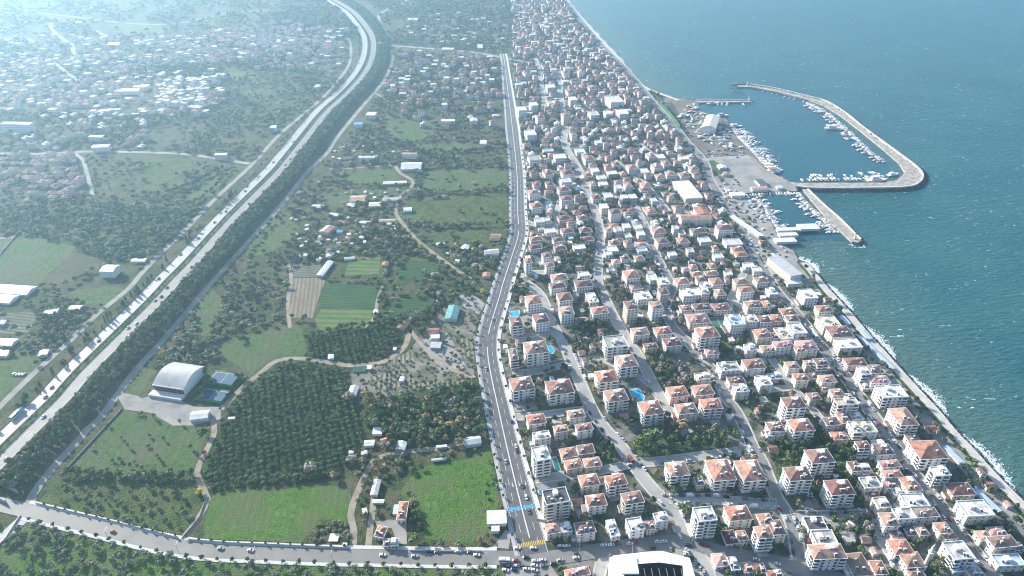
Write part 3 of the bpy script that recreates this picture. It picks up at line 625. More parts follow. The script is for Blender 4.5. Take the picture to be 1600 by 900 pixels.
# rock armour: boulders in one mass along the outer edges
def rocks(lines, name, m, n_per, lab=None):
    V = []; F = []
    for L, wd, z in lines:
        for d in np.arange(0, length(L), 1.0 / n_per):
            x, y, a = along(L, d); o_ = rng.uniform(-.2, 1) * wd; x += math.sin(a) * o_; y -= math.cos(a) * o_; r = rng.uniform(.6, 1.5); zz = z - o_ / wd * 2.0
            i = len(V); a0 = rng.uniform(0, 6.28)
            pts = [(x + r * rng.uniform(.7, 1.2) * math.cos(a0 + k * 2.1), y + r * rng.uniform(.7, 1.2) * math.sin(a0 + k * 2.1), zz - .8) for k in range(3)] + [(x + r * .6 * math.cos(a0 + 1 + k * 2.1), y + r * .6 * math.sin(a0 + 1 + k * 2.1), zz + r * rng.uniform(.3, .7)) for k in range(3)]
            V += pts; F += [(i, i + 1, i + 4), (i, i + 4, i + 3), (i + 1, i + 2, i + 5), (i + 1, i + 5, i + 4), (i + 2, i, i + 3), (i + 2, i + 3, i + 5), (i + 3, i + 4, i + 5)]
    me = bpy.data.meshes.new(name); me.from_pydata(V, [], F); me.materials.append(m); o = place(name, me); tag(o, kind='stuff'); return o
W = lambda p: smooth(GL(p), 5)
rocks([(W(MAINO[1:]), -8, 1.0)], 'boulders', ROCKM, 2.6); rocks([(W([(1145, 133), (1153, 131), (1172, 132)]), -5, .5), (W([(1152, 137), (1145, 134)]), -5, 0)], 'boulders', ROCKP, 3)
rocks([(W([(1262, 295.5), (1287, 319), (1312, 341), (1348, 376), (1341, 382), (1331, 380)]), -4, .3)], 'boulders', ROCKM, 1.5)
SHORE = COAST[33:]
rocks([(W(SHORE[2:]), -4.0, -.2)], 'boulders', ROCKM, 1.6)
rocks([(W([(1175, 157), (1174, 161)]), -3, .2), (W(COAST[1:8]), -3, -.4)], 'boulders', ROCKP, .8)
# promenade along the shore
PROM = mat('promenade_paving', (.46, .43, .38), .85, .15, .15)
SW = smooth(GL(SHORE[1:]), 6)
for o1, o2, z, m, nm in ((2.6, 8.6, .12, PROM, 'promenade'), (.8, 2.6, .2, PARA, 'sea_wall_top'), (8.6, 12, .1, FM['rough'], 'shore_verge'), (12, 24, .085, FM['yard'], 'seafront_paving')):
    mb = MB(); ribbon(mb, offset(SW, o1), offset(SW, o2), z); o = mb.build(nm, [m]); tag(o, kind='structure')
ras_line(ROAD, offset(SW, 4), 5)
UP = smooth(GL(COAST[1:9]), 8); mb = MB(); ribbon(mb, offset(UP, 0), offset(UP, 7), .12); tag(mb.build('beach', [PARA]), kind='structure'); ras_line(ROAD, offset(UP, 4), 6)
# surf: torn foam patches lying on the water
def foam(lines, name, n, spread, size, z=-1.5):
    V = []; F = []
    for L, side in lines:
        tot = length(L)
        for k in range(int(tot * n)):
            x, y, a = along(L, rng.uniform(0, tot)); o_ = side * (abs(rng.normal(0, 1)) * spread * (.5 + .5 * math.sin(x * .05 + y * .09)) + .3)
            x += math.sin(a) * o_; y -= math.cos(a) * o_; r = size * rng.uniform(.3, 1.2) * (1.2 - min(1, abs(o_) / (3 * spread))); i = len(V); m = 6; b = a + rng.normal(0, .6)
            for q in range(m):
                t = q * 2 * math.pi / m; u, v = r * rng.uniform(.5, 1.4) * math.cos(t) * 1.8, r * rng.uniform(.5, 1.3) * math.sin(t)
                V.append((x + u * math.cos(b) - v * math.sin(b), y + u * math.sin(b) + v * math.cos(b), z + (k % 40) * .004))
            F.append(tuple(range(i, i + m)))
    me = bpy.data.meshes.new(name); me.from_pydata(V, [], F); me.materials.append(FOAM); o = place(name, me); tag(o, kind='stuff')
FOAM = mat('sea_foam', (.62, .68, .69), .7, .15, .5)
foam([(W(SHORE), -1)], 'surf_foam', 21, 5.8, .75)
foam([(W(COAST[0:9]), -1)], 'surf_foam', 1.6, 3, 1.3); foam([(W(MAINO[1:12]), -1)], 'surf_foam', 1.2, 2.6, 1.0); foam([(W([(1263, 295), (1287, 318), (1312, 340), (1349, 376), (1341, 384), (1328, 379)]), -1)], 'surf_foam', 2.0, 2.2, .9)
# scattered whitecaps further out are part of the sea material
WHITE = mat('white_paint_wall', (.74, .73, .70), .6, .06, .5)
REDP = mat('red_paint', (.5, .05, .04), .5, .05, .5); DARKM = mat('dark_trim', (.03, .03, .035), .6, .1, .5); GREENP = mat('green_netting', (.05, .22, .07), .8, .15, .3)
def beacon(px, py, h, col, lab):
    t = bpy.data.objects.new('harbour_beacon', None); C.objects.link(t); t.location = (*G(px, py), .5); tag(t, lab, 'beacon')
    ring = lambda r: [(r * math.cos(k * math.pi / 5), r * math.sin(k * math.pi / 5)) for k in range(10)]
    mb = MB(); mb.prism(ring(1.8), 0, 1.2); mb.build('base', [PARA], t)
    mb = MB(); mb.prism(ring(.9), 1.2, h); mb.build('tower', [WHITE], t)
    mb = MB(); mb.prism(ring(1.2), h, h + .3); mb.prism(ring(.6), h + .3, h + 1.6); mb.build('lantern', [col], t)
beacon(1167, 134, 8, REDP, 'slim white beacon at the tip of the long outer breakwater'); beacon(1170, 157.5, 8, REDP, 'white beacon at the tip of the short straight mole'); beacon(1335, 374, 7, GREENP, 'white beacon at the rocky tip of the lower stone pier')
# ================================================================== BUILDINGS
WALLC = {'W': ('white', (.66, .65, .63)), 'C': ('cream', (.62, .55, .43)), 'P': ('pale pink', (.62, .47, .42)), 'G': ('pale grey', (.48, .48, .47)), 'Y': ('sandy yellow', (.62, .47, .25)), 'B': ('beige', (.50, .44, .36)), 'L': ('pale blue', (.40, .50, .56))}
ROOFC = {'h': ('orange', (.35, .155, .105)), 'd': ('dark red', (.20, .09, .075)), 'p': ('pink', (.42, .19, .19)), 'm': ('maroon', (.085, .035, .04)), 'b': ('brown', (.17, .10, .07)),
         'f': ('grey', (.40, .385, .36)), 'w': ('white', (.64, .635, .62)), 'k': ('charcoal', (.095, .095, .10)), 's': ('pale blue metal', (.36, .45, .53)), 'y': ('buff', (.50, .44, .33)), 'r': ('rust', (.34, .19, .11))}
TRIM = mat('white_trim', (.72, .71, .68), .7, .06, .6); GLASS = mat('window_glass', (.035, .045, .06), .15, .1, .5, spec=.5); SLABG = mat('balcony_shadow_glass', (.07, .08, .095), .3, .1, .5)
TANK = mat('solar_tank', (.72, .72, .72), .4, .05, 1); PANEL = mat('solar_panel', (.07, .08, .11), .25, .05, 1, spec=.6)
def wm(c, plain=False): n, rgb = WALLC[c]; return mat('plain_wall_' + c, rgb, .85, .18, .3, objvar=.12, fade=(.52, .49, .43) if c == 'W' else None) if plain else wall_mat('wall_' + c, rgb)
FADE = {'h': (.30, .20, .15), 'd': (.17, .115, .10), 'p': (.36, .24, .22), 'w': (.46, .445, .42), 'f': (.28, .27, .25), 'b': (.2, .15, .12)}
def rm(c): n, rgb = ROOFC[c]; return mat('roof_' + c, rgb, .8 if c not in 's' else .45, .4, .3, objvar=.2, fade=FADE.get(c))
def yaw_at(x, y):
    """the street grid turns a little from the boulevard to the shore"""
    px, py = PX(x, y); t = min(1, max(0, (px - 850) / 450)); return R(12 - 8 * t + random.uniform(-2, 2))
# shared part meshes
mb = MB(); mb.box(0, -.05, -.05, 1.5, .10, 1.6, 0, bottom=True); mb.face([(-.62, -.105, .08), (.62, -.105, .08), (.62, -.105, 1.42), (-.62, -.105, 1.42)], 1); WIN = mb.mesh('window', [TRIM, GLASS])
mb = MB(); mb.box(0, -.05, -.05, 2.3, .10, 2.2, 0, bottom=True); mb.face([(-1.0, -.105, .05), (1.0, -.105, .05), (1.0, -.105, 2.05), (-1.0, -.105, 2.05)], 1); WIDE = mb.mesh('window', [TRIM, GLASS])
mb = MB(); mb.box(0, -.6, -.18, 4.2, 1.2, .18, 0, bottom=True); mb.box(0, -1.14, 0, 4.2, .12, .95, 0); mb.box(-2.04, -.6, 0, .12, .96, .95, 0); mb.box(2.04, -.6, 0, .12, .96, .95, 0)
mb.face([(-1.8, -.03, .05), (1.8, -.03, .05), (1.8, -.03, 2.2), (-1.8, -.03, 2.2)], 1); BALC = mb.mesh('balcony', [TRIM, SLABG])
mb = MB(); mb.box(0, .5, .9, 1.9, .75, .7, 0, bottom=True); mb.face([(-.9, -1.0, .1), (.9, -1.0, .1), (.9, .3, 1.0), (-.9, .3, 1.0)], 1); mb.face([(-.9, -1.0, .1), (-.9, .3, 1.0), (-.9, .3, 0), (-.9, -1.0, 0)], 0); mb.face([(.9, .3, 1.0), (.9, -1.0, .1), (.9, -1.0, 0), (.9, .3, 0)], 0)
HEATER = mb.mesh('solar_heater', [TANK, PANEL])
mb = MB(); mb.box(0, 0, 0, .7, .7, 1.5, 0); mb.box(0, 0, 1.5, .9, .9, .15, 0); CHIM = mb.mesh('chimney', [TRIM])
mb = MB(); mb.box(0, -.06, 0, 1.2, .12, 2.2, 0); DOOR = mb.mesh('door', [mat('brown_door', (.12, .07, .04), .6, .1, 1)])
BL = []      # (object, x, y, px, py, look) for the labels
def add_roof(t, kind, W, D, h, near):
    flat = kind in 'fwksy' ; ov = .55
    if kind == 'T': kind = 'h'
    mb = MB()
    if flat:
        mb.box(0, 0, h, W + .5, D + .5, .3, 1, 0)
        for cx, cy_, a, b in ((0, -D/2 - .1, W + .5, .3), (0, D/2 + .1, W + .5, .3), (-W/2 - .1, 0, .3, D - .1), (W/2 + .1, 0, .3, D - .1)): mb.box(cx, cy_, h + .3, a, b, .6, 1)
        r = mb.build('roof', [rm(kind), TRIM], t)
        if near:
            q = MB(); q.box(W * random.uniform(-.25, .25), D * random.uniform(0, .25), h + .3, 3.2, 3.6, 2.4, 0); q.build('stair_head', [TRIM], t)
            for k in range(random.choice((1, 2, 3))): place('solar_heater', HEATER, t, (random.uniform(-.35, .35) * W, random.uniform(-.35, -.05) * D, h + .32), R(random.uniform(-15, 15)))
    else:
        rh = min(W, D) / 2 * math.tan(R(24))
        mb.box(0, 0, h - .05, W + 2 * ov, D + 2 * ov, .38, 1, bottom=True); mb.hip(0, 0, h + .34, W + 2 * ov - .5, D + 2 * ov - .5, rh, 0)
        if W > 9 and random.random() < .55:
            a, b = W * random.uniform(.38, .5), D * random.uniform(.5, .75); mb.hip(random.choice((-1, 1)) * (W / 2 + ov - .3 - a / 2), -(D / 2 + ov - .3 - b / 2) - .05, h + .345, a, b, min(a, b) / 2 * .56, 0)
        r = mb.build('roof', [rm(kind), TRIM], t)
    return flat
def building(px, py, wpx, dpx, hpx, roof='h', wall='W', yaw=None, near=None, terrace=False, cat=None, windows=True, look=None):
    """roof centre in photo pixels, then front width, roof depth and facade height in pixels"""
    s = SC(py); ph = PHI(py); W = wpx / s; D = dpx / (s * math.sin(ph)); h = max(3.0, hpx / (s * math.cos(ph)) * math.cos(ph - TH) ** .5)
    s2 = SC(py + hpx); W *= s / s2; D *= s / s2
    n = max(1, round(h / 3.0)); h = n * 3.0 if n > 1 else h
    x, y = G(px, py, h); yw = yaw_at(x, y) if yaw is None else R(yaw)
    W -= .9; D -= .7
    if py < 430: W *= .9; D = min(D * .74, 1.25 * W); W -= .5 * D * math.sin(abs(yw)); h = max(3, round(h * .8 / 3) * 3.0); n = max(1, round(h / 3))
    W = max(5.0, min(60, W)); D = max(5.0, min(60, D)); near = py > 430 if near is None else near
    tall = n >= 4
    nm = cat or ('apartment_block' if tall else 'flat_roofed_house' if roof in 'fwksy' else 'tiled_house')
    t = bpy.data.objects.new(nm, None); C.objects.link(t); t.location = (x, y, 0); t.rotation_euler = (0, 0, yw)
    parts_win = near and windows and py > 500
    mb = MB(); mb.box(0, 0, -.3, W, D, h + .3, 0, 1, uv=True); mb.build('wall', [wm(wall, parts_win), TRIM], t)
    flat = add_roof(t, roof, W, D, h, near)
    if not flat:
        rh = min(W, D) / 2 * math.tan(R(24))
        if terrace or (py <= 500 and random.random() < .45):
            q = MB(); a = W * .2; sx_ = random.choice((-1, 1, 1)); q.box(sx_ * W * .1, D * .08, h + .3, W * .3, D * .46, rh * .62, 0); q.box(sx_ * W * .12, D * .1, h + .3, W * .15, D * .2, rh + .9, 0); q.box(sx_ * W * .2, D * .36, h + .3, W * .34, D * .22, .7, 0); q.build('roof_terrace', [TRIM], t)
        if near and py > 470:
            rf = t.children[1]
            for k in range(random.choice((1, 2, 2, 3))):
                u = random.uniform(-.28, .28) * W; v = random.uniform(-.36, -.2) * D; place('solar_heater', HEATER, t, (u, v, h + .3 + (D / 2 + v) * math.tan(R(24)) * .8), 0)
            place('chimney', CHIM, rf, (random.uniform(-.2, .2) * W, random.uniform(.05, .2) * D, h + rh * .55))
    if parts_win:
        big = hpx * wpx > 260
        for fl in range(n):
            z = fl * 3.0 + .8
            k = max(2, min(5, int(W / 4.2)))
            for i in range(k):
                u = (i + .5) / k * W - W / 2
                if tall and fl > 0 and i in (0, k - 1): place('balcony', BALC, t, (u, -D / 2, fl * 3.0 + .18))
                elif fl == 0 and i == k // 2: place('door', DOOR, t, (u, -D / 2, 0))
                else: place('window', WIDE if i % 2 and tall else WIN, t, (u, -D / 2, z - (.3 if i % 2 and tall else 0)))
            k = max(1, min(4, int(D / 4.5)))
            for sx in ((-1,) if px > 900 else (-1, 1)):
                for i in range(k):
                    v = (i + .5) / k * D - D / 2
                    if big and tall and fl > 0 and i == 0: place('balcony', BALC, t, (sx * W / 2, v, fl * 3.0 + .18), R(90) * sx)
                    else: place('window', WIN, t, (sx * W / 2, v, z), R(90) * sx)
    if cat is None and py > 230 and random.random() < .45:      # lean-to, glazed terrace or canopy beside the house
        q = MB(); sx = random.choice((-1, 1)); a = random.uniform(2.2, 3.6); b = random.uniform(.4, .8) * D; q.box(sx * (W / 2 + a / 2 + .02), random.uniform(-.1, .1) * D, 0, a, b, random.choice((2.6, 2.9, 3.1)), 0, 1); q.build('annex', [wm(wall, True), rm(random.choice('fwdbs'))], t)
    if cat is None and tall and py > 300 and random.random() < .5:
        q = MB(); q.box(0, -D / 2 - 1.6, 0, W * .8, 3.1, .9, 0, 1); q.build('front_terrace', [wm('B', True), rm('f')], t)
    c_, s_ = math.cos(yw), math.sin(yw)
    fp = [(x + a * c_ - b * s_, y + a * s_ + b * c_) for a, b in ((-W/2, -D/2), (W/2, -D/2), (W/2, D/2), (-W/2, D/2))]
    ras_poly(BLD, fp, 0); ras_line(BLD, fp + fp[:1], 1.2)
    rn = ROOFC[roof][0]
    if look is None:
        look = f"{WALLC[wall][0]} {NUMW[min(n, 12)]}-storey {'block' if tall else 'house'}, " + (f"flat {rn} roof" if flat else f"{rn} hipped roof")
    BL.append((t, x, y, look, cat is None)); return t, W, D, h
def tile(c, r, rows):
    for row in rows:
        zx, zy, zw, zd, zh, k = row[:6]; wall = row[6] if len(row) > 6 else random.choice('WWWWWWWCPGB')
        ter = k in 'tT'; k = 'h' if k == 't' else 'd' if k == 'T' else k
        if row[5] != 'T' and k in 'hd' and random.random() < .15: k = 'h' if k == 'd' else 'd'
        building(c * 400 + zx / 4, r * 225 + zy / 4, zw / 4, zd / 4, zh / 4, k, wall, terrace=ter or (k in 'hd' and zw > 95 and random.random() < .3))
tile(2, 2, [(135, 75, 95, 55, 65, 'h'), (180, 190, 90, 55, 65, 'd'), (25, 210, 75, 60, 70, 'd'), (285, 5, 105, 35, 18, 't'), (328, 55, 90, 50, 50, 'd'), (340, 142, 85, 50, 65, 'h', 'W'), (150, 372, 140, 75, 75, 't', 'W'), (8, 415, 50, 70, 60, 'd', 'W'),
 (60, 600, 140, 80, 60, 't'), (297, 620, 160, 85, 62, 't', 'W'), (645, 335, 135, 70, 80, 'f', 'G'), (715, 458, 120, 75, 70, 't', 'W'), (590, 553, 125, 72, 60, 't', 'W'), (650, 672, 135, 72, 68, 't', 'W'), (868, 750, 135, 85, 72, 't', 'W'),
 (500, 62, 62, 60, 40, 'w'), (545, 140, 100, 45, 45, 'h'), (743, 108, 72, 50, 95, 'd', 'B'), (900, 108, 72, 45, 75, 'd', 'W'), (800, 272, 105, 45, 42, 'h'), (942, 268, 105, 45, 42, 'h'), (1000, 338, 105, 50, 45, 'd'), (865, 362, 85, 30, 30, 'd', 'Y'),
 (1160, 192, 135, 60, 50, 'p', 'P'), (1220, 278, 130, 65, 85, 't', 'W'), (1085, 125, 75, 32, 38, 'h'), (1185, 118, 110, 40, 38, 'h'), (1305, 118, 108, 45, 38, 'h'), (820, 48, 98, 48, 40, 'w'), (945, 22, 58, 40, 65, 'd', 'B'), (1115, 28, 120, 45, 50, 'w', 'W'),
 (1395, 200, 98, 65, 60, 's', 'W'), (1510, 102, 108, 42, 40, 'd'), (1492, 192, 80, 45, 42, 'y'), (1575, 195, 75, 42, 45, 'd'), (1250, 398, 85, 35, 38, 'p'), (1490, 373, 72, 38, 45, 'w'), (1417, 383, 52, 22, 18, 'w'), (1562, 285, 100, 55, 50, 'h'),
 (1355, 492, 130, 55, 50, 'f', 'W'), (1510, 475, 125, 58, 45, 'h', 'W'), (1572, 580, 85, 60, 50, 'w'), (1400, 575, 105, 45, 38, 'd', 'P'), (1430, 630, 92, 45, 52, 'w', 'W'), (1190, 553, 92, 40, 42, 'y', 'C'),
 (1033, 648, 122, 62, 50, 'h', 'P'), (1190, 638, 128, 60, 50, 'h', 'P'), (1088, 755, 128, 62, 55, 'h', 'P'), (1243, 725, 125, 62, 60, 'h', 'P'), (150, 820, 115, 60, 48, 'h'), (400, 787, 105, 48, 48, 'h'), (305, 880, 90, 40, 45, 'h'), (450, 870, 105, 42, 45, 'h'),
 (1460, 10, 88, 35, 55, 'h'), (1590, 100, 48, 38, 42, 'h'), (455, 203, 88, 38, 18, 'd'), (1300, 28, 58, 38, 42, 'h'), (1200, 18, 55, 40, 55, 'w'), (1580, 380, 50, 40, 40, 'h')])
tile(2, 3, [(185, 22, 110, 45, 55, 'w', 'W'), (182, 135, 98, 85, 95, 'w', 'W'), (353, 130, 105, 58, 40, 'h', 'B'), (460, 108, 105, 55, 42, 'h', 'B'), (383, 200, 108, 55, 40, 'h', 'B'), (500, 190, 108, 55, 42, 'h', 'B'), (480, 302, 120, 68, 60, 't', 'W'), (650, 302, 125, 65, 68, 'h', 'W'),
 (525, 428, 122, 68, 55, 't', 'W'), (753, 412, 128, 68, 62, 'h', 'W'), (275, 402, 155, 88, 105, 'k', 'B'), (255, 603, 95, 60, 36, 'h', 'P'), (340, 598, 66, 58, 36, 'w'), (455, 598, 122, 68, 55, 'd', 'W'), (630, 603, 62, 100, 28, 'w', 'W'), (770, 578, 102, 75, 45, 'w', 'W'),
 (860, 583, 60, 52, 38, 'h', 'W'), (930, 533, 88, 52, 52, 'w', 'W'), (1033, 232, 128, 85, 72, 't', 'W'), (1303, 238, 145, 125, 62, 't', 'W'), (1488, 242, 150, 125, 62, 't', 'W'), (1170, 308, 52, 48, 32, 'd', 'P'), (1205, 515, 125, 85, 100, 'w', 'W'), (1413, 508, 148, 85, 55, 't', 'W'),
 (1360, 658, 80, 80, 18, 'm', 'B'), (1438, 648, 62, 58, 42, 'h', 'C'), (1580, 543, 88, 58, 55, 'h', 'C'), (1572, 628, 100, 70, 85, 'h', 'W'), (408, 878, 155, 48, 50, 't', 'W'), (1300, 800, 90, 75, 22, 'p'), (1385, 825, 62, 80, 22, 'f'), (1470, 848, 68, 58, 18, 'h'), (1542, 852, 78, 55, 20, 'd')])
tile(3, 2, [(250, 38, 88, 58, 62, 'w', 'W'), (22, 22, 58, 40, 32, 'w'), (125, 148, 98, 42, 34, 'h'), (150, 190, 78, 38, 42, 'd'), (45, 188, 68, 42, 34, 'h', 'P'), (95, 285, 85, 70, 38, 'y', 'C'), (180, 253, 92, 65, 48, 'w', 'W'), (350, 130, 98, 40, 52, 'h', 'C'), (380, 213, 118, 68, 42, 'y', 'C'), (445, 273, 140, 68, 42, 'h', 'C'),
 (500, 348, 148, 58, 52, 'w', 'W'), (95, 352, 122, 38, 42, 'p', 'W'), (240, 358, 118, 58, 48, 'p', 'W'), (190, 378, 58, 45, 42, 'h'), (15, 378, 40, 38, 34, 'h'), (28, 298, 58, 38, 32, 'h'), (150, 483, 78, 42, 44, 'h'), (330, 462, 78, 40, 68, 'd', 'W'), (255, 468, 58, 30, 42, 'h'), 
 (205, 558, 88, 42, 44, 'h'), (290, 548, 68, 32, 24, 'd'), (370, 568, 98, 45, 48, 'h'), (45, 553, 88, 38, 24, 's'), (545, 462, 130, 48, 38, 'd', 'P'), (598, 520, 66, 48, 58, 'w', 'W'), (665, 508, 95, 52, 32, 'b', 'W'), (690, 573, 125, 45, 55, 'p', 'W'), (770, 648, 165, 75, 65, 'w', 'W'), (608, 610, 66, 45, 14, 'f'),
 (430, 653, 78, 42, 55, 'h', 'C'), (490, 680, 78, 38, 34, 'd'), (285, 678, 76, 42, 38, 'd', 'C'), (350, 628, 58, 28, 22, 'p'), (160, 718, 128, 68, 85, 't', 'W'), (205, 858, 138, 75, 65, 't', 'W'), (45, 868, 98, 58, 44, 'd', 'W'), (490, 712, 140, 40, 78, 'y', 'P'), (468, 812, 58, 66, 45, 'h', 'W'), (550, 802, 78, 45, 28, 's'),
 (395, 833, 92, 48, 48, 'h', 'G'), (600, 872, 135, 65, 48, 'y', 'W'), (845, 805, 120, 105, 65, 'h', 'W'), (540, 872, 55, 70, 60, 'w', 'W')])
tile(3, 3, [(445, 24, 102, 48, 28, 'h'), (322, 152, 150, 82, 98, 'T', 'W'), (187, 262, 150, 82, 85, 'T', 'W'), (447, 347, 155, 88, 85, 'T', 'W'), (42, 10, 115, 32, 34, 'f'), (215, 10, 88, 20, 25, 'w'), (592, 80, 82, 42, 70, 'h', 'C'), (720, 110, 105, 65, 45, 'h', 'W'), (690, 72, 78, 38, 32, 'w'),
 (540, 215, 66, 58, 44, 'h', 'W'), (602, 222, 70, 45, 34, 'w', 'W'), (590, 270, 68, 35, 24, 'p'), (640, 318, 118, 65, 48, 'f', 'C'), (760, 200, 128, 42, 52, 'p', 'W'), (775, 262, 118, 42, 44, 'h', 'W'), (765, 330, 88, 42, 34, 'p', 'W'), (815, 380, 78, 36, 24, 'f'), (888, 325, 98, 85, 52, 'h', 'W'),
 (1000, 112, 180, 110, 62, 'h', 'W'), (905, 42, 78, 48, 34, 'h', 'C'), (1075, 248, 106, 55, 64, 'w', 'W'), (1200, 358, 155, 75, 38, 'h', 'C'), (1295, 478, 180, 95, 52, 'w', 'W'), (915, 428, 150, 80, 52, 'w', 'W'), (850, 513, 125, 65, 44, 'w', 'W'), (985, 503, 145, 55, 48, 'b', 'G'), (710, 443, 88, 65, 44, 'y', 'C'),
 (660, 393, 68, 38, 24, 'd'), (755, 548, 95, 80, 44, 'd', 'W'), (295, 573, 125, 78, 28, 'k', 'G'), (350, 658, 140, 82, 42, 'f', 'C'), (370, 748, 210, 85, 62, 'h', 'W'), (560, 828, 130, 130, 22, 'b', 'W'), (690, 848, 86, 80, 34, 'h', 'W'), (800, 640, 76, 38, 24, 'h'), (888, 625, 58, 38, 24, 'd'), (960, 618, 68, 55, 30, 'h', 'C'),
 (1092, 600, 86, 62, 44, 'h', 'W'), (1130, 642, 88, 52, 34, 'h', 'W'), (1190, 742, 140, 105, 72, 'w', 'W'), (1220, 842, 180, 58, 18, 's', 'L'), (1345, 650, 78, 58, 32, 'h', 'C'), (1430, 622, 108, 52, 24, 'p', 'C'), (1465, 685, 165, 65, 55, 'd', 'W'), (1500, 802, 180, 70, 34, 's', 'C'), (50, 598, 98, 85, 45, 'h', 'C'),
 (920, 880, 105, 48, 24, 'h', 'W'), (1300, 885, 98, 30, 24, 'h'), (40, 890, 98, 30, 24, 'h'), (1560, 715, 60, 40, 30, 'd')])
tile(2, 1, [(140, 75, 92, 38, 44, 'f'), (300, 65, 88, 35, 42, 'w'), (225, 40, 76, 22, 24, 'f'), (425, 30, 68, 32, 40, 'w'), (480, 75, 78, 38, 50, 'd'), (225, 165, 72, 45, 55, 'd'), (345, 165, 86, 38, 45, 'd'), (335, 215, 78, 34, 45, 'w'), (305, 140, 45, 34, 34, 'h'), (470, 180, 66, 32, 35, 'h'), (520, 150, 56, 36, 38, 'w'), (600, 125, 56, 36, 35, 'h'), (650, 110, 56, 36, 35, 'd'),
 (625, 180, 76, 28, 26, 'w'), (692, 172, 46, 34, 32, 'h'), (750, 130, 72, 36, 46, 'h'), (797, 98, 48, 34, 34, 'h'), (825, 155, 66, 36, 36, 'w'), (870, 60, 66, 36, 36, 'p'), (907, 125, 72, 36, 44, 'p'), (930, 65, 56, 36, 35, 'w'), (985, 40, 40, 36, 36, 'h'), (1042, 12, 46, 40, 40, 'f'), (1072, 75, 66, 28, 36, 'w'), (962, 118, 56, 34, 30, 'h'), (990, 185, 72, 32, 30, 'h'), (925, 190, 66, 32, 32, 'h'),
 (850, 190, 56, 26, 28, 'h'), (1075, 180, 72, 36, 34, 'h'), (1135, 152, 66, 34, 30, 'h'), (1152, 190, 56, 26, 24, 'd'), (560, 208, 66, 32, 24, 'w'), (570, 248, 66, 28, 26, 'w'), (505, 238, 46, 42, 44, 'h'), (525, 318, 66, 36, 38, 'd'), (600, 308, 66, 40, 38, 'w'), (665, 255, 52, 45, 45, 'w'), (725, 243, 56, 50, 45, 'h'), (790, 218, 56, 36, 38, 'h'), (835, 243, 66, 42, 45, 'h'), (820, 285, 56, 30, 28, 'h'),
 (702, 330, 50, 40, 28, 'w'), (755, 328, 56, 36, 28, 'w'), (885, 350, 46, 30, 28, 'w'), (862, 415, 86, 75, 12, 'd', 'P'), (845, 318, 46, 22, 20, 'd'), (135, 290, 80, 38, 48, 'd'), (320, 268, 82, 38, 48, 'd'), (340, 325, 90, 38, 70, 'd'), (150, 370, 86, 42, 58, 'd'), (235, 235, 60, 32, 38, 'd'), (152, 238, 56, 34, 35, 'd'), (170, 463, 70, 38, 44, 'w'), (217, 458, 50, 28, 44, 'w'), (325, 448, 95, 38, 40, 'd'),
 (440, 448, 76, 36, 40, 'd'), (575, 375, 60, 40, 48, 'w'), (645, 408, 82, 42, 68, 'd'), (603, 523, 52, 40, 55, 'h'), (662, 518, 52, 45, 52, 'f'), (715, 512, 56, 42, 30, 'w'), (727, 558, 50, 36, 36, 'w'), (788, 518, 56, 34, 24, 'w'), (805, 558, 56, 36, 26, 'w'), (240, 528, 80, 36, 38, 'w'), (345, 528, 90, 40, 36, 'd'), (460, 523, 90, 40, 48, 'd'), (472, 578, 90, 36, 40, 'd'), (150, 578, 95, 36, 44, 'd'), (147, 628, 95, 36, 48, 'd'),
 (290, 583, 86, 36, 46, 'd'), (300, 635, 90, 36, 40, 'd'), (420, 630, 90, 36, 38, 'w'), (640, 603, 76, 40, 36, 'd'), (632, 643, 70, 42, 42, 'w'), (600, 685, 56, 28, 24, 'w'), (808, 628, 86, 36, 30, 'p'), (812, 662, 76, 30, 30, 's'), (795, 698, 70, 34, 48, 'h'), (705, 713, 60, 30, 24, 'd'), (648, 735, 56, 36, 30, 'p'), (618, 780, 56, 28, 22, 'w'), (918, 528, 96, 45, 42, 'h'), (938, 590, 86, 45, 58, 'd'),
 (1022, 508, 42, 50, 68, 'f'), (1060, 540, 52, 36, 55, 'f'), (1070, 588, 82, 45, 48, 'h'), (1165, 528, 106, 38, 46, 'd'), (1205, 585, 86, 40, 46, 'w'), (1330, 508, 112, 45, 65, 'd', 'W'), (1382, 598, 122, 52, 40, 'w'), (1268, 648, 42, 30, 30, 'h'), (1115, 650, 50, 34, 48, 'f', 'P'), (1002, 688, 62, 32, 28, 'w'), (1288, 700, 72, 38, 32, 'w'), (1410, 658, 86, 36, 26, 'h'), (1432, 690, 86, 34, 26, 'h'),
 (1350, 808, 56, 32, 28, 'w'), (1250, 763, 56, 40, 32, 'h', 'Y'), (1132, 768, 52, 36, 32, 'h'), (1085, 783, 56, 28, 24, 'p'), (1155, 812, 86, 36, 32, 'h'), (1245, 808, 96, 36, 32, 'h'), (1178, 845, 56, 34, 30, 'd'), (1275, 860, 72, 42, 44, 'h'), (1430, 860, 86, 36, 42, 'h'), (1480, 758, 76, 36, 32, 'w'), (1530, 785, 66, 36, 32, 'w'), (1060, 858, 86, 40, 46, 'h'), (1210, 888, 66, 28, 24, 'w'), (1555, 850, 76, 36, 34, 'h'),
 (745, 800, 105, 68, 68, 'h', 'W'), (880, 818, 70, 55, 46, 'w'), (945, 858, 66, 45, 44, 'w'), (100, 715, 56, 42, 80, 'h', 'W'), (215, 682, 66, 36, 75, 'd', 'W'), (235, 740, 66, 36, 75, 'd', 'W'), (295, 833, 100, 40, 50, 't'), (450, 798, 82, 36, 60, 'w', 'W'), (447, 873, 110, 40, 46, 'h'), (285, 885, 100, 36, 45, 'd'), (775, 890, 76, 36, 30, 'h')])
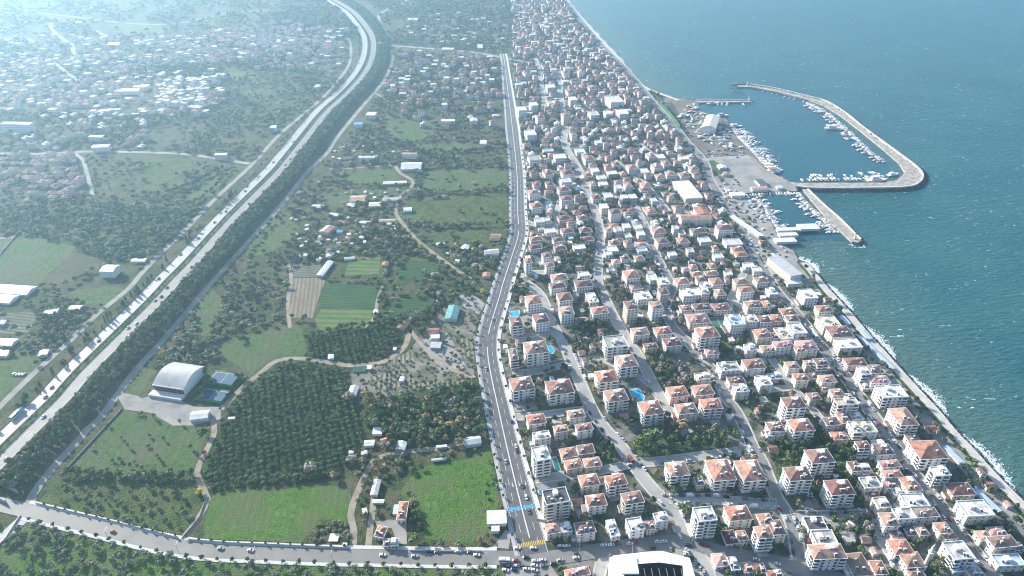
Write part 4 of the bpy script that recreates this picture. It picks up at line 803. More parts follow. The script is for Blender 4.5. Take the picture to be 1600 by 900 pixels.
tile(2, 0, [(240, 528, 66, 28, 48, 'w'), (240, 630, 46, 36, 44, 'f'), (135, 640, 60, 36, 48, 'w'), (60, 668, 70, 32, 48, 'w'), (175, 718, 60, 42, 52, 'd'), (115, 818, 80, 48, 60, 'w'), (510, 698, 72, 36, 45, 'f'), (600, 692, 56, 28, 42, 'w'), (690, 688, 76, 38, 48, 'w'), (380, 605, 58, 40, 55, 'w'), (365, 558, 66, 34, 40, 'h'), (430, 440, 46, 34, 40, 'h'), (335, 438, 56, 32, 36, 'h'), (500, 540, 56, 36, 40, 'd'), (335, 705, 56, 40, 60, 'h'),
 (260, 795, 40, 34, 36, 'h'), (385, 830, 46, 36, 50, 'h'), (540, 875, 46, 34, 40, 'w'), (640, 610, 110, 60, 50, 'w', 'W')])

# ---- the odd ones out, built one by one
def special(name, px, py, label, cat, yaw=0.0, landmark=None):
    t = bpy.data.objects.new(name, None); C.objects.link(t); x, y = G(px, py); t.location = (x, y, 0); t.rotation_euler = (0, 0, R(yaw)); tag(t, label, cat); return t, x, y
def occ(x, y, w_, d, yaw):
    c_, s_ = math.cos(R(yaw)), math.sin(R(yaw)); fp = [(x + a * c_ - b * s_, y + a * s_ + b * c_) for a, b in ((-w_/2, -d/2), (w_/2, -d/2), (w_/2, d/2), (-w_/2, d/2))]; ras_poly(BLD, fp); ras_line(BLD, fp + fp[:1], 1.5)
# sports hall with a barrel roof
SHEETM = mat('sheet_metal_roof', (.33, .335, .33), .65, .2, .12); BRICKR = mat('dark_red_cladding', (.17, .045, .045), .7, .15, .4)
t, x, y = special('sports_hall', 283, 597, 'sports hall with grey barrel-vaulted roof and dark red front near the motorway', 'sports hall', -12)
Wd, Dp = 28.5, 31; mb = MB(); n = 14
arc = [(-Dp / 2 + Dp * k / n, 7.6 + 4.8 * math.sin(math.pi * k / n)) for k in range(n + 1)]
for (a, za), (b, zb) in zip(arc[:-1], arc[1:]): mb.face([(-Wd/2 - .6, a, za), (Wd/2 + .6, a, za), (Wd/2 + .6, b, zb), (-Wd/2 - .6, b, zb)])
mb.build('roof', [SHEETM], t)
mb = MB(); mb.face([(-Wd/2, -Dp/2, 0), (Wd/2, -Dp/2, 0), (Wd/2, -Dp/2, 7.6), (-Wd/2, -Dp/2, 7.6)], 1)
for sx in (-1, 1): mb.face(([(sx * Wd/2, a, z) for a, z in arc] + [(sx * Wd/2, Dp/2, 0), (sx * Wd/2, -Dp/2, 0)])[::sx], 0)
mb.face([(Wd/2, Dp/2, 0), (-Wd/2, Dp/2, 0), (-Wd/2, Dp/2, 7.6), (Wd/2, Dp/2, 7.6)], 0); mb.build('wall', [WHITE, BRICKR], t)
mb = MB(); mb.box(0, -Dp/2 - 4, 0, Wd + 2, 6.5, 2.6, 0); mb.build('annex', [wm('G')], t); mb = MB(); mb.box(0, -Dp/2 - .12, 6.9, Wd + 1, .4, .9, 0, bottom=True); mb.build('eave', [TRIM], t); occ(x, y, 34, 44, -12)
COURTB = mat('blue_court', (.016, .07, .14), .7, .1, .2); COURTG = mat('green_court', (.045, .13, .085), .8, .1, .2)
def court(px, py, w_, d, yaw, surf, lab, name='sports_court', fence=True):
    t, x, y = special(name, px, py, lab, 'sports court', yaw)
    mb = MB(); mb.face([(-w_/2, -d/2, .16), (w_/2, -d/2, .16), (w_/2, d/2, .16), (-w_/2, d/2, .16)]); mb.build('court_apron', [COURTG], t)
    mb = MB(); a, b = w_/2 - 2, d/2 - 2; mb.face([(-a, -b, .2), (a, -b, .2), (a, b, .2), (-a, b, .2)]); mb.build('court_surface', [surf], t)
    mb = MB()
    for p0, p1 in (((-a, -b), (a, -b)), ((a, -b), (a, b)), ((a, b), (-a, b)), ((-a, b), (-a, -b)), ((0, -b), (0, b))):
        L = [p0, p1]; ribbon(mb, offset(L, -.12), offset(L, .12), .24)
    mb.build('court_line', [WPAINT], t)
    if fence:
        mb = MB()
        for p0, p1 in (((-w_/2, -d/2), (w_/2, -d/2)), ((w_/2, -d/2), (w_/2, d/2))): mb.face([(*p0, 0), (*p1, 0), (*p1, 3), (*p0, 3)])
        mb.build('fence', [GREENP], t)
    occ(x, y, w_ + 2, d + 2, yaw)
court(350, 592, 26, 18, -12, COURTB, 'blue sports court in tree shade right behind the sports hall'); court(333, 618, 26, 16, -12, COURTB, 'blue sports court with green fence nearest the sports hall entrance')
court(1125, 507, 20, 26, 5, COURTG, 'green ball court behind a flat-roofed house in the inner town', fence=False)
# covered market: eight-sided white roof ring round a dark court
MKW = mat('white_membrane', (.72, .72, .70), .55, .04, .2); t, x, y = special('market_hall', 1020, 884, 'large white eight-sided market hall ringed round a dark open court', 'market hall')
out = GL([(952, 900), (952, 872), (958, 868), (1012, 862), (1035, 861), (1078, 872), (1086, 900), (1088, 935), (950, 935)], 9); inn = GL([(975, 905), (975, 884), (1030, 880), (1066, 885), (1068, 905), (1068, 928), (975, 928)], 9)
out = [(a - x, b - y) for a, b in out]; inn = [(a - x, b - y) for a, b in inn]
import bmesh
bm = bmesh.new(); vo = [bm.verts.new((*p, 9)) for p in out]; vi = [bm.verts.new((*p, 9.9)) for p in inn]
eo = [bm.edges.new((vo[i], vo[(i + 1) % len(vo)])) for i in range(len(vo))]; ei = [bm.edges.new((vi[i], vi[(i + 1) % len(vi)])) for i in range(len(vi))]
bmesh.ops.bridge_loops(bm, edges=eo + ei); bmesh.ops.recalc_face_normals(bm, faces=bm.faces); me = bpy.data.meshes.new('roof'); bm.to_mesh(me); bm.free(); me.materials.append(MKW); place('roof', me, t)
mb = MB(); mb.prism(out, 0, 8.95, 0); mb.f.pop(); mb.m.pop(); mb.uv.pop(); mb.build('outer_wall', [wm('W', True)], t)
mb = MB(); mb.prism(inn, 0, 9.8, 0); mb.f.pop(); mb.m.pop(); mb.uv.pop(); mb.build('inner_wall', [DARKM], t)
mb = MB(); ix = [p[0] for p in inn]; iy = [p[1] for p in inn]; mb.face([(*p, .3) for p in inn]); mb.build('court', [DARKM], t)
mb = MB(); 
for k in range(9): xx = min(ix) + 1 + (max(ix) - min(ix) - 2) * k / 8; mb.box(xx, (min(iy) + max(iy)) / 2 - 1, 8.4, .35, (max(iy) - min(iy)) - 5, .4, 0, bottom=True)
mb.build('roof_truss', [mat('grey_steel', (.16, .165, .17), .5, .1, .5)], t); ras_poly(BLD, [(a + x, b + y) for a, b in out]); ras_line(BLD, [(a + x, b + y) for a, b in out], 2)
mb = MB(); mb.box(out[2][0] + 9, out[2][1] - 8, 9.2, 11, 12, 1.2, 0); mb.build('roof_box', [MKW], t)
# plain big sheds and halls: gable or flat roofs with their own labels
def shed(px, py, wpx, dpx, h, roof, wall, yaw, label, cat='shed', name='shed', kind='gable'):
    if h < 7: h *= .7; wpx *= .85; dpx *= .85
    s = SC(py); W_, D_ = wpx / s, dpx / (s * math.sin(PHI(py))); x, y = G(px, py, h); t = bpy.data.objects.new(name, None); C.objects.link(t); t.location = (x, y, 0); t.rotation_euler = (0, 0, R(yaw)); tag(t, label, cat)
    mb = MB(); mb.box(0, 0, -.2, W_, D_, h + .2, 0, 0); mb.build('wall', [wall], t)
    mb = MB()
    if kind == 'gable':
        mb.gable(0, 0, h, W_ + .8, D_ + .8, min(W_, D_) * .14, 0, 1)
    else: mb.box(0, 0, h + .01, W_ + .8, D_ + .8, .35, 0, bottom=True)
    mb.build('roof', [roof, wall], t); occ(x, y, W_, D_, yaw); return t, W_, D_
SW_ = mat('white_sheet_roof', (.58, .585, .575), .55, .25, .3); SG_ = mat('grey_sheet_roof', (.40, .41, .41), .5, .15, .2); SR_ = mat('rusty_sheet_roof', (.42, .30, .21), .7, .3, .25); SB_ = mat('blue_sheet_roof', (.10, .28, .50), .5, .1, .2); SC_ = mat('cream_sheet_roof', (.66, .60, .47), .5, .08, .2); TILE = rm('h')
PLW = wm('W', True); PLG = wm('G', True); PLB = wm('B', True); GRH = mat('greenhouse_film', (.62, .66, .66), .35, .12, .3)
shed(1074, 296, 27, 26, 7, SC_, PLW, 8, 'long white warehouse with pale flat roof beside the coastal street', 'warehouse', 'warehouse', 'flat')
shed(1087, 339, 47, 8, 9, TILE, PLW, 3, 'long white school building under a red tiled ridge roof', 'school', 'school_building'); shed(1097, 330, 20, 10, 10, TILE, PLW, 3, 'square red-roofed wing behind the long school building', 'school', 'school_building')
shed(1111, 190, 20, 18, 10, SC_, PLW, -20, 'big cream boatyard shed with pitched roof on the harbour edge', 'boatyard shed', 'boatyard_shed')
shed(1165, 352, 10, 42, 4, SW_, PLG, 22, 'long narrow white quayside hall behind the small boat basin', 'market hall', 'quayside_hall', 'flat')
for a, b, w_, d, yw, lab in ((1230, 358, 38, 5, 4, 'white corrugated fish restaurant roof furthest along the platform row'), (1231, 366, 34, 5, 4, 'white restaurant roof in the middle of the quayside platform row'), (1227, 375, 38, 7, 4, 'white restaurant roof nearest the shore road on the platform'), (1263, 354, 36, 9, 4, 'big white pontoon restaurant roof standing out over the water')):
    shed(a, b, w_, d, 4, SW_, PLG, yw, lab, 'restaurant', 'waterside_restaurant', 'flat')
shed(1187, 294, 30, 5, 5, rm('p'), PLG, 3, 'long pink roofed fish market on the strip above the small basin', 'fish market', 'fish_market'); shed(1189, 284, 14, 9, 5, rm('k'), PLW, 8, 'white building with dark sunken roof on the harbour square', 'harbour building', 'harbour_building', 'flat'); shed(1218, 292, 10, 4, 4, SW_, PLW, 3, 'small white kiosk above the small basin', 'kiosk', 'kiosk'); shed(1128, 260, 14, 6, 4, SW_, PLG, 6, 'white hut beside the harbour spur road', 'hut', 'hut'); shed(1152, 303, 24, 6, 5, SC_, PLW, 3, 'pale long building left of the small basin', 'harbour building', 'harbour_building', 'flat'); shed(1135, 271, 12, 5, 4, rm('h'), PLG, -10, 'red roofed hut on the harbour square edge', 'hut', 'hut')
t, W_, D_ = shed(1226, 415, 20, 30, 9, SG_, wm('C', True), 18, 'large cream seafront hall with sunken grey roof', 'hall', 'seafront_hall', 'flat')
shed(1240, 440, 26, 8, 6, SW_, PLW, 5, 'low white seafront building beside the cream hall', 'house', 'seafront_building', 'flat')
for a, b, w_, d, yw, lab in ((1369, 550, 6, 60, 12, 'long pale blue awning roof lining the promenade by the dark brick kiosks'), (1350, 520, 6, 22, 12, 'short pale blue awning roof on the promenade by the orange hotel'), (1540, 780, 12, 44, 16, 'long pale awning roof between seafront villa and promenade'), (1492, 712, 9, 34, 14, 'blue awning roof beside the large orange seafront block'), (1320, 500, 9, 14, 8, 'small blue terrace roof on the promenade')):
    shed(a, b, w_, d, 3.2, mat('awning', (.38, .47, .55), .6, .1, .3), PLG, yw, lab, 'awning', 'promenade_awning', 'flat')
shed(643, 259, 36, 12, 5, SW_, PLG, 2, 'large white barn alone among the fields beyond the farm track', 'barn', 'barn'); shed(559, 310, 27, 10, 5, SR_, PLB, 2, 'rusty roofed farm barn at the edge of the pasture', 'barn', 'barn'); shed(548, 321, 13, 6, 4, SW_, PLW, 0, 'small white shed in front of the rusty barn', 'shed')
shed(586, 319, 21, 7, 4, SC_, PLG, 4, 'cream roofed farm shed by the farm track', 'shed'); shed(610, 311, 28, 5, 4, SG_, PLB, 4, 'long grey farm shed along the track', 'shed'); shed(617, 285, 42, 4, 3.5, SC_, PLB, 6, 'long thin cream cowshed beyond the pasture', 'shed'); shed(637, 327, 14, 6, 4, SW_, PLG, 5, 'white shed where two tracks meet', 'shed')
shed(511, 358, 17, 12, 6, SR_, PLB, -20, 'brown roofed farmhouse near the motorway scrapyard', 'farmhouse', 'farmhouse'); shed(495, 322, 16, 5, 4, SW_, PLG, 0, 'small pale shed beside the motorway service road', 'shed'); shed(522, 335, 16, 5, 4, SW_, PLG, -5, 'long pale shed beyond the brown farmhouse', 'shed'); shed(531, 361, 10, 4, 3, SB_, PLG, 0, 'small blue roofed shed in the farmyard', 'shed')
shed(570, 347, 20, 4, 3.5, SW_, PLG, -3, 'white shed row by the tree crop', 'shed'); shed(605, 344, 30, 4, 3.5, SR_, PLG, 4, 'brownish shed row by the tree crop', 'shed')
shed(508, 419, 11, 26, 4, GRH, PLW, -10, 'long white polytunnel beside the row field', 'greenhouse', 'greenhouse'); shed(515, 398, 12, 7, 3.5, SW_, PLG, 0, 'white shed behind the long polytunnel', 'shed'); shed(546, 403, 18, 4, 3, SG_, PLG, 8, 'thin grey shed by the striped plot', 'shed'); shed(602, 412, 11, 6, 4, TILE, PLB, 0, 'small pink roofed cottage among vegetable plots', 'cottage', 'cottage')
shed(688, 381, 15, 4, 3.5, SW_, PLG, 2, 'small white trailer home below the orchard', 'shed'); shed(727, 386, 13, 7, 4, SW_, PLG, -5, 'white cottage inside the autumn trees', 'cottage', 'cottage'); shed(774, 369, 18, 8, 5, TILE, PLW, -3, 'orange roofed cottage near the boulevard trees', 'cottage', 'cottage'); shed(768, 393, 26, 8, 4, SG_, PLG, 10, 'grey roofed nursery shed beside the boulevard', 'shed'); shed(760, 429, 13, 7, 4, TILE, PLB, 0, 'pink roofed cottage on the boulevard bend', 'cottage', 'cottage')
shed(171, 419, 21, 10, 8, SC_, PLW, -3, 'white two-storey house with cream roof beside the brown fallow field', 'house', 'farmhouse'); shed(217, 406, 25, 5, 4, SC_, PLB, 0, 'long cream roofed house on the motorway frontage road', 'house', 'farmhouse')
shed(80, 487, 22, 8, 4, SW_, PLG, 15, 'pale roofed farm building with a white house by the row field', 'farm building', 'farm_building'); shed(118, 480, 20, 7, 4, SC_, PLB, 0, 'cream roofed shed near the frontage road bend', 'shed'); shed(68, 551, 14, 9, 4, SC_, PLB, 15, 'small cream hut beside the frontage road', 'hut', 'hut'); shed(3, 504, 10, 6, 4, SW_, PLG, 5, 'tiny pale shed among the crop rows', 'shed')
shed(20, 452, 74, 15, 3.5, GRH, PLW, -6, 'large white greenhouse roof above the farm building', 'greenhouse', 'greenhouse'); shed(-2, 466, 60, 14, 3.5, GRH, PLW, -6, 'large white greenhouse roof cut by the frame edge', 'greenhouse', 'greenhouse'); shed(4, 534, 46, 12, 3.5, GRH, PLW, -4, 'white polytunnel block beside the green paddock', 'greenhouse', 'greenhouse'); shed(0, 551, 36, 10, 3.5, GRH, PLW, -4, 'striped polytunnel block just behind the green paddock', 'greenhouse', 'greenhouse')
shed(312, 648, 30, 14, 5, SW_, PLW, 10, 'white office block with pitched metal roof below the sports courts', 'office', 'office_building')
shed(362, 653, 11, 3, 3, SW_, PLW, 5, 'thin white cabin at the bend of the dirt track', 'cabin', 'cabin'); shed(517, 557, 9, 7, 3.5, SW_, PLG, 10, 'small white hut inside the second orchard', 'hut', 'hut'); shed(617, 545, 5, 4, 3, SW_, PLG, 0, 'tiny white pump hut at the orchard corner', 'hut', 'hut')
shed(562, 577, 23, 9, 1.2, mat('pool_green', (.03, .09, .06), .2, .1, .3), PLW, 3, 'dark green irrigation tank with white rim', 'water tank', 'water_tank', 'flat'); shed(577, 574, 7, 5, 3.5, SW_, PLW, 3, 'white pump house beside the green irrigation tank', 'pump house', 'pump_house', 'flat')
shed(552, 610, 15, 17, 4, SG_, PLG, -4, 'pale grey shed at the end of the nursery yard', 'shed'); shed(628, 592, 7, 7, 3.5, SW_, PLW, 0, 'small white kiosk in the nursery yard', 'kiosk', 'kiosk')
shed(707, 488, 21, 24, 5, mat('green_glasshouse', (.11, .27, .24), .2, .25, .3, spec=.6), PLG, -6, 'turquoise glasshouse in the garden nursery', 'glasshouse', 'greenhouse'); shed(678, 517, 18, 10, 5, rm('d'), PLW, 3, 'dark red roofed nursery house', 'house', 'nursery_building'); shed(680, 526, 15, 6, 5, SW_, PLW, 3, 'white porch building next to the dark red nursery roof', 'house', 'nursery_building', 'flat'); shed(681, 539, 18, 10, 4, SG_, PLG, -4, 'grey flat nursery shed', 'shed', kind='flat'); shed(629, 508, 14, 12, 4, rm('b'), PLB, -20, 'brown roofed hut among the dark trees', 'hut', 'hut'); shed(587, 487, 8, 6, 4, SW_, PLW, 10, 'white hut beside the dark crop', 'hut', 'hut')
shed(590, 673, 16, 11, 4, SW_, PLW, 2, 'white square shed inside the tree plot', 'shed', kind='flat'); shed(577, 692, 17, 9, 4, SW_, PLG, 4, 'white roofed hut by the orchard corner', 'hut', 'hut'); shed(627, 696, 16, 14, 4, SW_, PLG, -8, 'white tarpaulin shed beyond the dirt track', 'shed'); shed(549, 706, 8, 4, 3, SW_, PLG, 0, 'small white beehive shed', 'shed'); shed(738, 688, 30, 13, 5, SG_, PLG, 12, 'grey roofed workshop near the boulevard pavement', 'workshop', 'workshop'); shed(690, 697, 18, 3, 3, SW_, PLG, 8, 'long thin white store in the junk yard', 'shed'); shed(686, 717, 26, 2.5, 3, SG_, PLG, 10, 'long thin grey store by the bright meadow', 'shed')
shed(587, 761, 12, 26, 4, SG_, PLG, -2, 'narrow pale metal shed beside the dirt track', 'shed'); shed(591, 783, 20, 5, 3, SC_, PLB, 0, 'low cream lean-to below the narrow metal shed', 'shed'); shed(570, 798, 7, 8, 3, SW_, PLG, 20, 'small white shed under pines', 'shed'); shed(522, 840, 15, 12, 1.0, SC_, PLB, 0, 'concrete slab hut inside the big thorn thicket', 'hut', 'hut', 'flat'); shed(539, 850, 6, 3, 2.5, SW_, PLW, 0, 'tiny white gate hut by the bottom road', 'hut', 'hut')
shed(776, 808, 34, 22, 5, SW_, PLW, 3, 'large white canopy roof beside the boulevard junction', 'canopy', 'service_canopy', 'flat'); shed(774, 825, 13, 10, 4, SW_, PLW, 3, 'small white annex in front of the large white canopy', 'annex', 'service_annex', 'flat'); shed(618, 796, 6, 15, 3, mat('pale_blue_sheet', (.38, .5, .55), .5, .1, .3), PLG, 0, 'pale blue lean-to against the orange farmhouse', 'lean-to', 'lean_to', 'flat')
building(629, 798, 15, 27, 6, 'h', 'W', yaw=0, cat='farmhouse', look='x'); tag(BL[-1][0], 'long orange roofed farmhouse beside the second bright meadow', 'farmhouse')
building(595, 831, 16, 16, 6, 'h', 'B', yaw=-12, cat='farmhouse', look='x'); tag(BL[-1][0], 'small orange roofed farmhouse by the bottom road', 'farmhouse')
building(606, 848, 13, 5, 4, 'd', 'B', yaw=0, cat='cottage', look='x'); tag(BL[-1][0], 'tiny red roofed cottage right on the bottom road', 'cottage')
building(617, 848, 12, 5, 4, 'f', 'B', yaw=0, cat='cottage', look='x'); tag(BL[-1][0], 'tiny grey roofed cottage right on the bottom road', 'cottage')
building(25, 190, 54, 5, 16, 'w', 'W', yaw=-4, near=False, cat='hotel', look='x'); tag(BL[-1][0], 'long white hotel block in the haze by the wood', 'hotel')
for a, b, w_, d, lab in ((180, 68, 30, 8, 'pale hazy industrial shed on the far plain'), (123, 35, 16, 6, 'white hazy hall beside the far road'), (750, 72, 13, 12, 'white warehouse on the far cross road'), (700, 76, 30, 6, 'long white depot along the far cross road'), (645, 30, 26, 6, 'white hall beyond the motorway bend'), (205, 140, 40, 9, 'long pale apartment slab in the hazy suburb'), (225, 134, 18, 8, 'pale block behind the long hazy slab'), (158, 228, 36, 8, 'white depot by the frontage road junction'), (150, 213, 30, 5, 'cream depot strip behind the white depot'), (345, 241, 26, 6, 'white villa group by the lane to the motorway'), (496, 134, 10, 6, 'white hall beside the motorway lane'), (427, 198, 13, 6, 'white house alone by the left frontage road'),
                         (580, 178, 20, 9, 'pale farm hall by the right frontage road'), (560, 193, 18, 6, 'turquoise roofed hall by the right frontage road'), (573, 245, 36, 5, 'pale sheds with blue tarpaulins in the field row'), (640, 240, 34, 5, 'orange roofed shed row beyond the barn'), (700, 188, 30, 6, 'pale farm sheds among far gardens'), (740, 187, 16, 8, 'grey farm house among far gardens'), (755, 222, 14, 10, 'white cube house near the boulevard')):
    w_ *= .68; d *= .5
    shed(a, b, w_, d, 7.01 if b > 120 else 5, SB_ if 'turq' in lab else TILE if 'orange' in lab else SW_, PLW, random.uniform(-6, 6), lab, 'hall' if 'h' in lab else 'shed', 'distant_hall', random.choice(('flat', 'gable')))
# green screen fence by the boatyard
mb = MB(); L = GL([(1031, 165), (1047, 182), (1062, 201)]); kerb(mb, offset(L, -.4), offset(L, .4), 0, 6.5); tag(mb.build('screen_fence', [mat('green_screen', (.04, .125, .05), .8, .15, .3)]), 'tall bright green screen fence between coastal street and boatyard', 'fence')
# minaret beside the pair of large hipped roofs, and those roofs
building(1407, 855, 32, 22, 8, 'h', 'W', yaw=4, cat='mosque', look='x', windows=False); tag(BL[-1][0], 'large orange pyramid roof further from the minaret, in the seafront quarter', 'mosque')
building(1425, 875, 32, 22, 8, 'h', 'W', yaw=4, cat='mosque', look='x', windows=False); tag(BL[-1][0], 'large orange pyramid roof right beside the white minaret', 'mosque')
t, x, y = special('minaret', 1441, 891, 'slender white minaret rising beside the large orange roofs', 'minaret')
ring = lambda r, n=10: [(r * math.cos(k * 2 * math.pi / n), r * math.sin(k * 2 * math.pi / n)) for k in range(n)]
mb = MB(); mb.prism(ring(1.6), 0, 5); mb.prism(ring(1.15), 5, 23); mb.build('shaft', [mat('minaret_stone', (.6, .55, .47), .8, .08, .3)], t); mb = MB(); mb.prism(ring(1.9), 18, 18.9, bottom=True); mb.build('gallery', [TRIM], t)
mb = MB(); r_ = ring(1.25)
for i in range(10): mb.face([(*r_[i], 23), (*r_[(i + 1) % 10], 23), (0, 0, 27)])
mb.build('spire', [mat('lead_spire', (.3, .31, .33), .5, .1, .3)], t)
# swimming pools
POOLM = mat('pool_water', (.02, .36, .55), .08, .1, .3, spec=.5); POOLD = mat('deep_pool_water', (.02, .16, .42), .08, .1, .3, spec=.5); POOLG = mat('teal_pool_water', (.02, .14, .15), .08, .1, .3, spec=.5)
def pool(pts, lab, m=POOLM):
    P = GL(pts); cx, cy_ = sum(p[0] for p in P) / len(P), sum(p[1] for p in P) / len(P); t = bpy.data.objects.new('swimming_pool', None); C.objects.link(t); t.location = (cx, cy_, 0); tag(t, lab, 'swimming pool')
    Q = [(a - cx, b - cy_) for a, b in P]; O = [(a * 1.22, b * 1.22) for a, b in Q]
    mb = MB(); mb.prism(O, 0, .32); mb.build('pool_deck', [PAVE], t); mb = MB(); mb.face([(*q, .345) for q in Q]); o = mb.build('water', [m], t)
    if o.data.polygons[0].normal.z < 0: o.data.flip_normals()
    ras_poly(BLD, [(a + cx, b + cy_) for a, b in O])
pool([(984, 611), (998, 608), (1006, 620), (1004, 627), (994, 627), (988, 620)], 'kidney-shaped turquoise pool between the white orange-roofed blocks'); pool([(851, 541), (858, 538), (866, 547), (864, 552), (856, 552)], 'small turquoise pool tucked beside a white block off garden street')
pool([(797, 488), (811, 486), (811, 494), (798, 496)], 'pale turquoise pool beside the boulevard bend'); pool([(842, 766), (863, 762), (863, 766), (843, 773)], 'deep blue pool behind the charcoal-roofed block', POOLD); pool([(862, 717), (869, 715), (876, 735), (869, 738)], 'long teal pool between the white block and the matching villas', POOLG)
pool([(852, 316), (857, 314), (862, 317), (860, 322), (854, 322)], 'tiny round pool in the upper town gardens'); pool([(1212, 650), (1218, 648), (1222, 655), (1216, 658)], 'small pale teal pool beside the seaward apartment block', POOLG)
def mark(px, py): return G(px, py)
from mathutils import noise as mnoise
def nz(x, y, s, o=0): return mnoise.noise((x * s, y * s, o))
# ================================================================== SMALL FAR HOUSES
UPPER = [(800, -10), (866, -10), (882, 4), (908, 38), (938, 74), (970, 108), (1000, 142), (1020, 168), (1046, 195), (1066, 222), (1092, 252), (1105, 282), (1128, 320), (1140, 345), (1100, 380), (1000, 400), (940, 380), (822, 365), (824, 300), (815, 225), (812, 170), (806, 100)]
DIST = [  # polygon, spacing, row angle, label
 (UPPER, 13.0, 10, 'tiny tiled house packed into the hazy upper town along the shore', .9), 
 ([(612, 76), (790, 92), (782, 150), (790, 180), (640, 165), (600, 140), (612, 110)], 19, 5, 'tiny pale house in the hamlet between motorway and boulevard', .75),
 ([(620, 168), (780, 175), (785, 215), (600, 200)], 30, 5, 'tiny farm house among the gardens beyond the pastures', .5),
 ([(690, 20), (800, 30), (800, 82), (740, 74), (610, 62), (600, 50)], 24, 0, 'tiny hazy house behind the far cross road', .6),
 ([(10, 132), (100, 126), (240, 116), (236, 132), (150, 150), (90, 172), (0, 178)], 15, -8, 'tiny pale house in the hazy hillside suburb', .8),
 ([(0, 90), (110, 90), (200, 80), (240, 96), (225, 112), (110, 125), (0, 122)], 17, -8, 'tiny hazy house in the far hillside suburb', .8),
 ([(200, 62), (300, 52), (400, 40), (400, 92), (330, 105), (240, 100)], 17, -8, 'tiny hazy house on the suburb slope beyond the dark wood', .85),
 ([(242, 118), (285, 114), (282, 168), (246, 168)], 13, -14, 'tiny white terraced house stepping up the hazy slope', 1.0), ([(290, 124), (325, 118), (318, 172), (278, 174)], 13, -14, 'tiny white terraced house stepping up the hazy slope', 1.0),
 ([(318, 130), (360, 128), (352, 172), (318, 174)], 17, -12, 'tiny hazy house at the edge of the wood', .6), ([(235, 165), (330, 176), (320, 186), (235, 186)], 18, -6, 'tiny hazy house at the edge of the wood', .6), ([(325, 112), (360, 112), (356, 130), (328, 130)], 15, -10, 'tiny white house at the top edge of the wood', .9), ([(160, 174), (235, 174), (232, 184), (160, 186)], 14, -4, 'tiny white house in the row under the hazy wood', .9), ([(70, 176), (150, 178), (148, 188), (70, 190)], 16, -4, 'tiny white house in the row under the hazy wood', .8),
 ([(60, 160), (130, 150), (135, 172), (60, 176)], 18, -4, 'tiny pale apartment house in the hazy suburb', .9), ([(120, 190), (170, 188), (170, 206), (120, 212)], 18, -4, 'tiny grey house among trees below the hazy suburb', .7),
 ([(400, 36), (470, 38), (470, 58), (400, 62)], 19, -4, 'tiny hazy house left of the motorway bend', .8), ([(400, 60), (425, 62), (424, 84), (400, 84)], 17, -4, 'tiny hazy house left of the motorway bend', .8), ([(480, 95), (540, 96), (536, 112), (478, 116)], 20, -6, 'tiny house in the row beside the motorway lane', .9), ([(400, 98), (478, 96), (476, 110), (400, 112)], 22, -4, 'tiny house in the row behind the dark wood', .8), ([(450, 40), (545, 46), (548, 54), (450, 50)], 20, -4, 'tiny hazy house left of the motorway bend', .7),
 ([(0, 246), (122, 242), (130, 258), (0, 262)], 13, -4, 'small red-roofed terraced house in the estate by the wood', 1.0), ([(0, 268), (128, 264), (130, 284), (0, 284)], 14, -4, 'small red-roofed terraced house in the estate by the wood', 1.0), ([(0, 286), (128, 285), (130, 296), (0, 298)], 14, -4, 'small red-roofed terraced house in the estate by the wood', .9), ([(44, 306), (132, 299), (134, 308), (46, 317)], 13, -4, 'small red-roofed terraced house in the estate by the wood', 1.0),
 ([(245, 68), (420, 46), (540, 44), (540, 92), (420, 92), (330, 105), (250, 108)], 17, -8, 'tiny hazy house on the suburb slope beyond the dark wood', .75), ([(0, 120), (240, 112), (240, 165), (140, 170), (0, 175)], 19, -8, 'tiny pale house in the hazy hillside suburb', .8), ([(0, 60), (110, 52), (200, 62), (200, 82), (0, 92)], 22, -8, 'tiny hazy house in the far hillside suburb', .6), ([(0, 200), (170, 188), (230, 190), (230, 234), (0, 238)], 19, -4, 'tiny grey house among trees below the hazy suburb', .6),
 ([(0, 18), (90, 16), (90, 36), (0, 46)], 26, -4, 'tiny hazy building on the far plain', .5), ([(90, 0), (170, 0), (170, 30), (90, 20)], 30, -4, 'tiny hazy building on the far plain', .4), ([(230, 10), (330, 5), (330, 30), (230, 30)], 34, -4, 'tiny hazy building on the far plain', .4),
 ([(560, 66), (600, 66), (600, 72), (560, 72)], 20, 0, 'tiny house by the motorway bend', .6), ([(420, 272), (520, 268), (520, 278), (440, 282)], 26, 0, 'small house beside the right frontage road', .5),
]
VAR = []
for i in range(14):
    W_, D_ = random.uniform(6.5, 11.5), random.uniform(6.5, 10); n = random.choice((1, 2, 2, 2, 3)); mb = MB(); h = n * 3.0
    wcol = random.choice('WWWCPGB'); rf = 'hddhdwdwfd'[i % 10]
    mb.box(0, 0, -.3, W_, D_, h + .3, 0, 1, uv=True)
    if rf in 'wf': mb.box(0, 0, h + .01, W_ + .3, D_ + .3, .6, 1); mb.box(1, 1, h + .6, 3, 3, 2, 2)
    else: mb.box(0, 0, h + .01, W_ + .9, D_ + .9, .3, 2); mb.hip(0, 0, h + .32, W_ + .7, D_ + .7, min(W_, D_) / 2 * .45, 1)
    VAR.append((mb.mesh('small_house', [wm(wcol), rm(rf), TRIM]), W_, D_, rf))
MASSV = []
cand = []
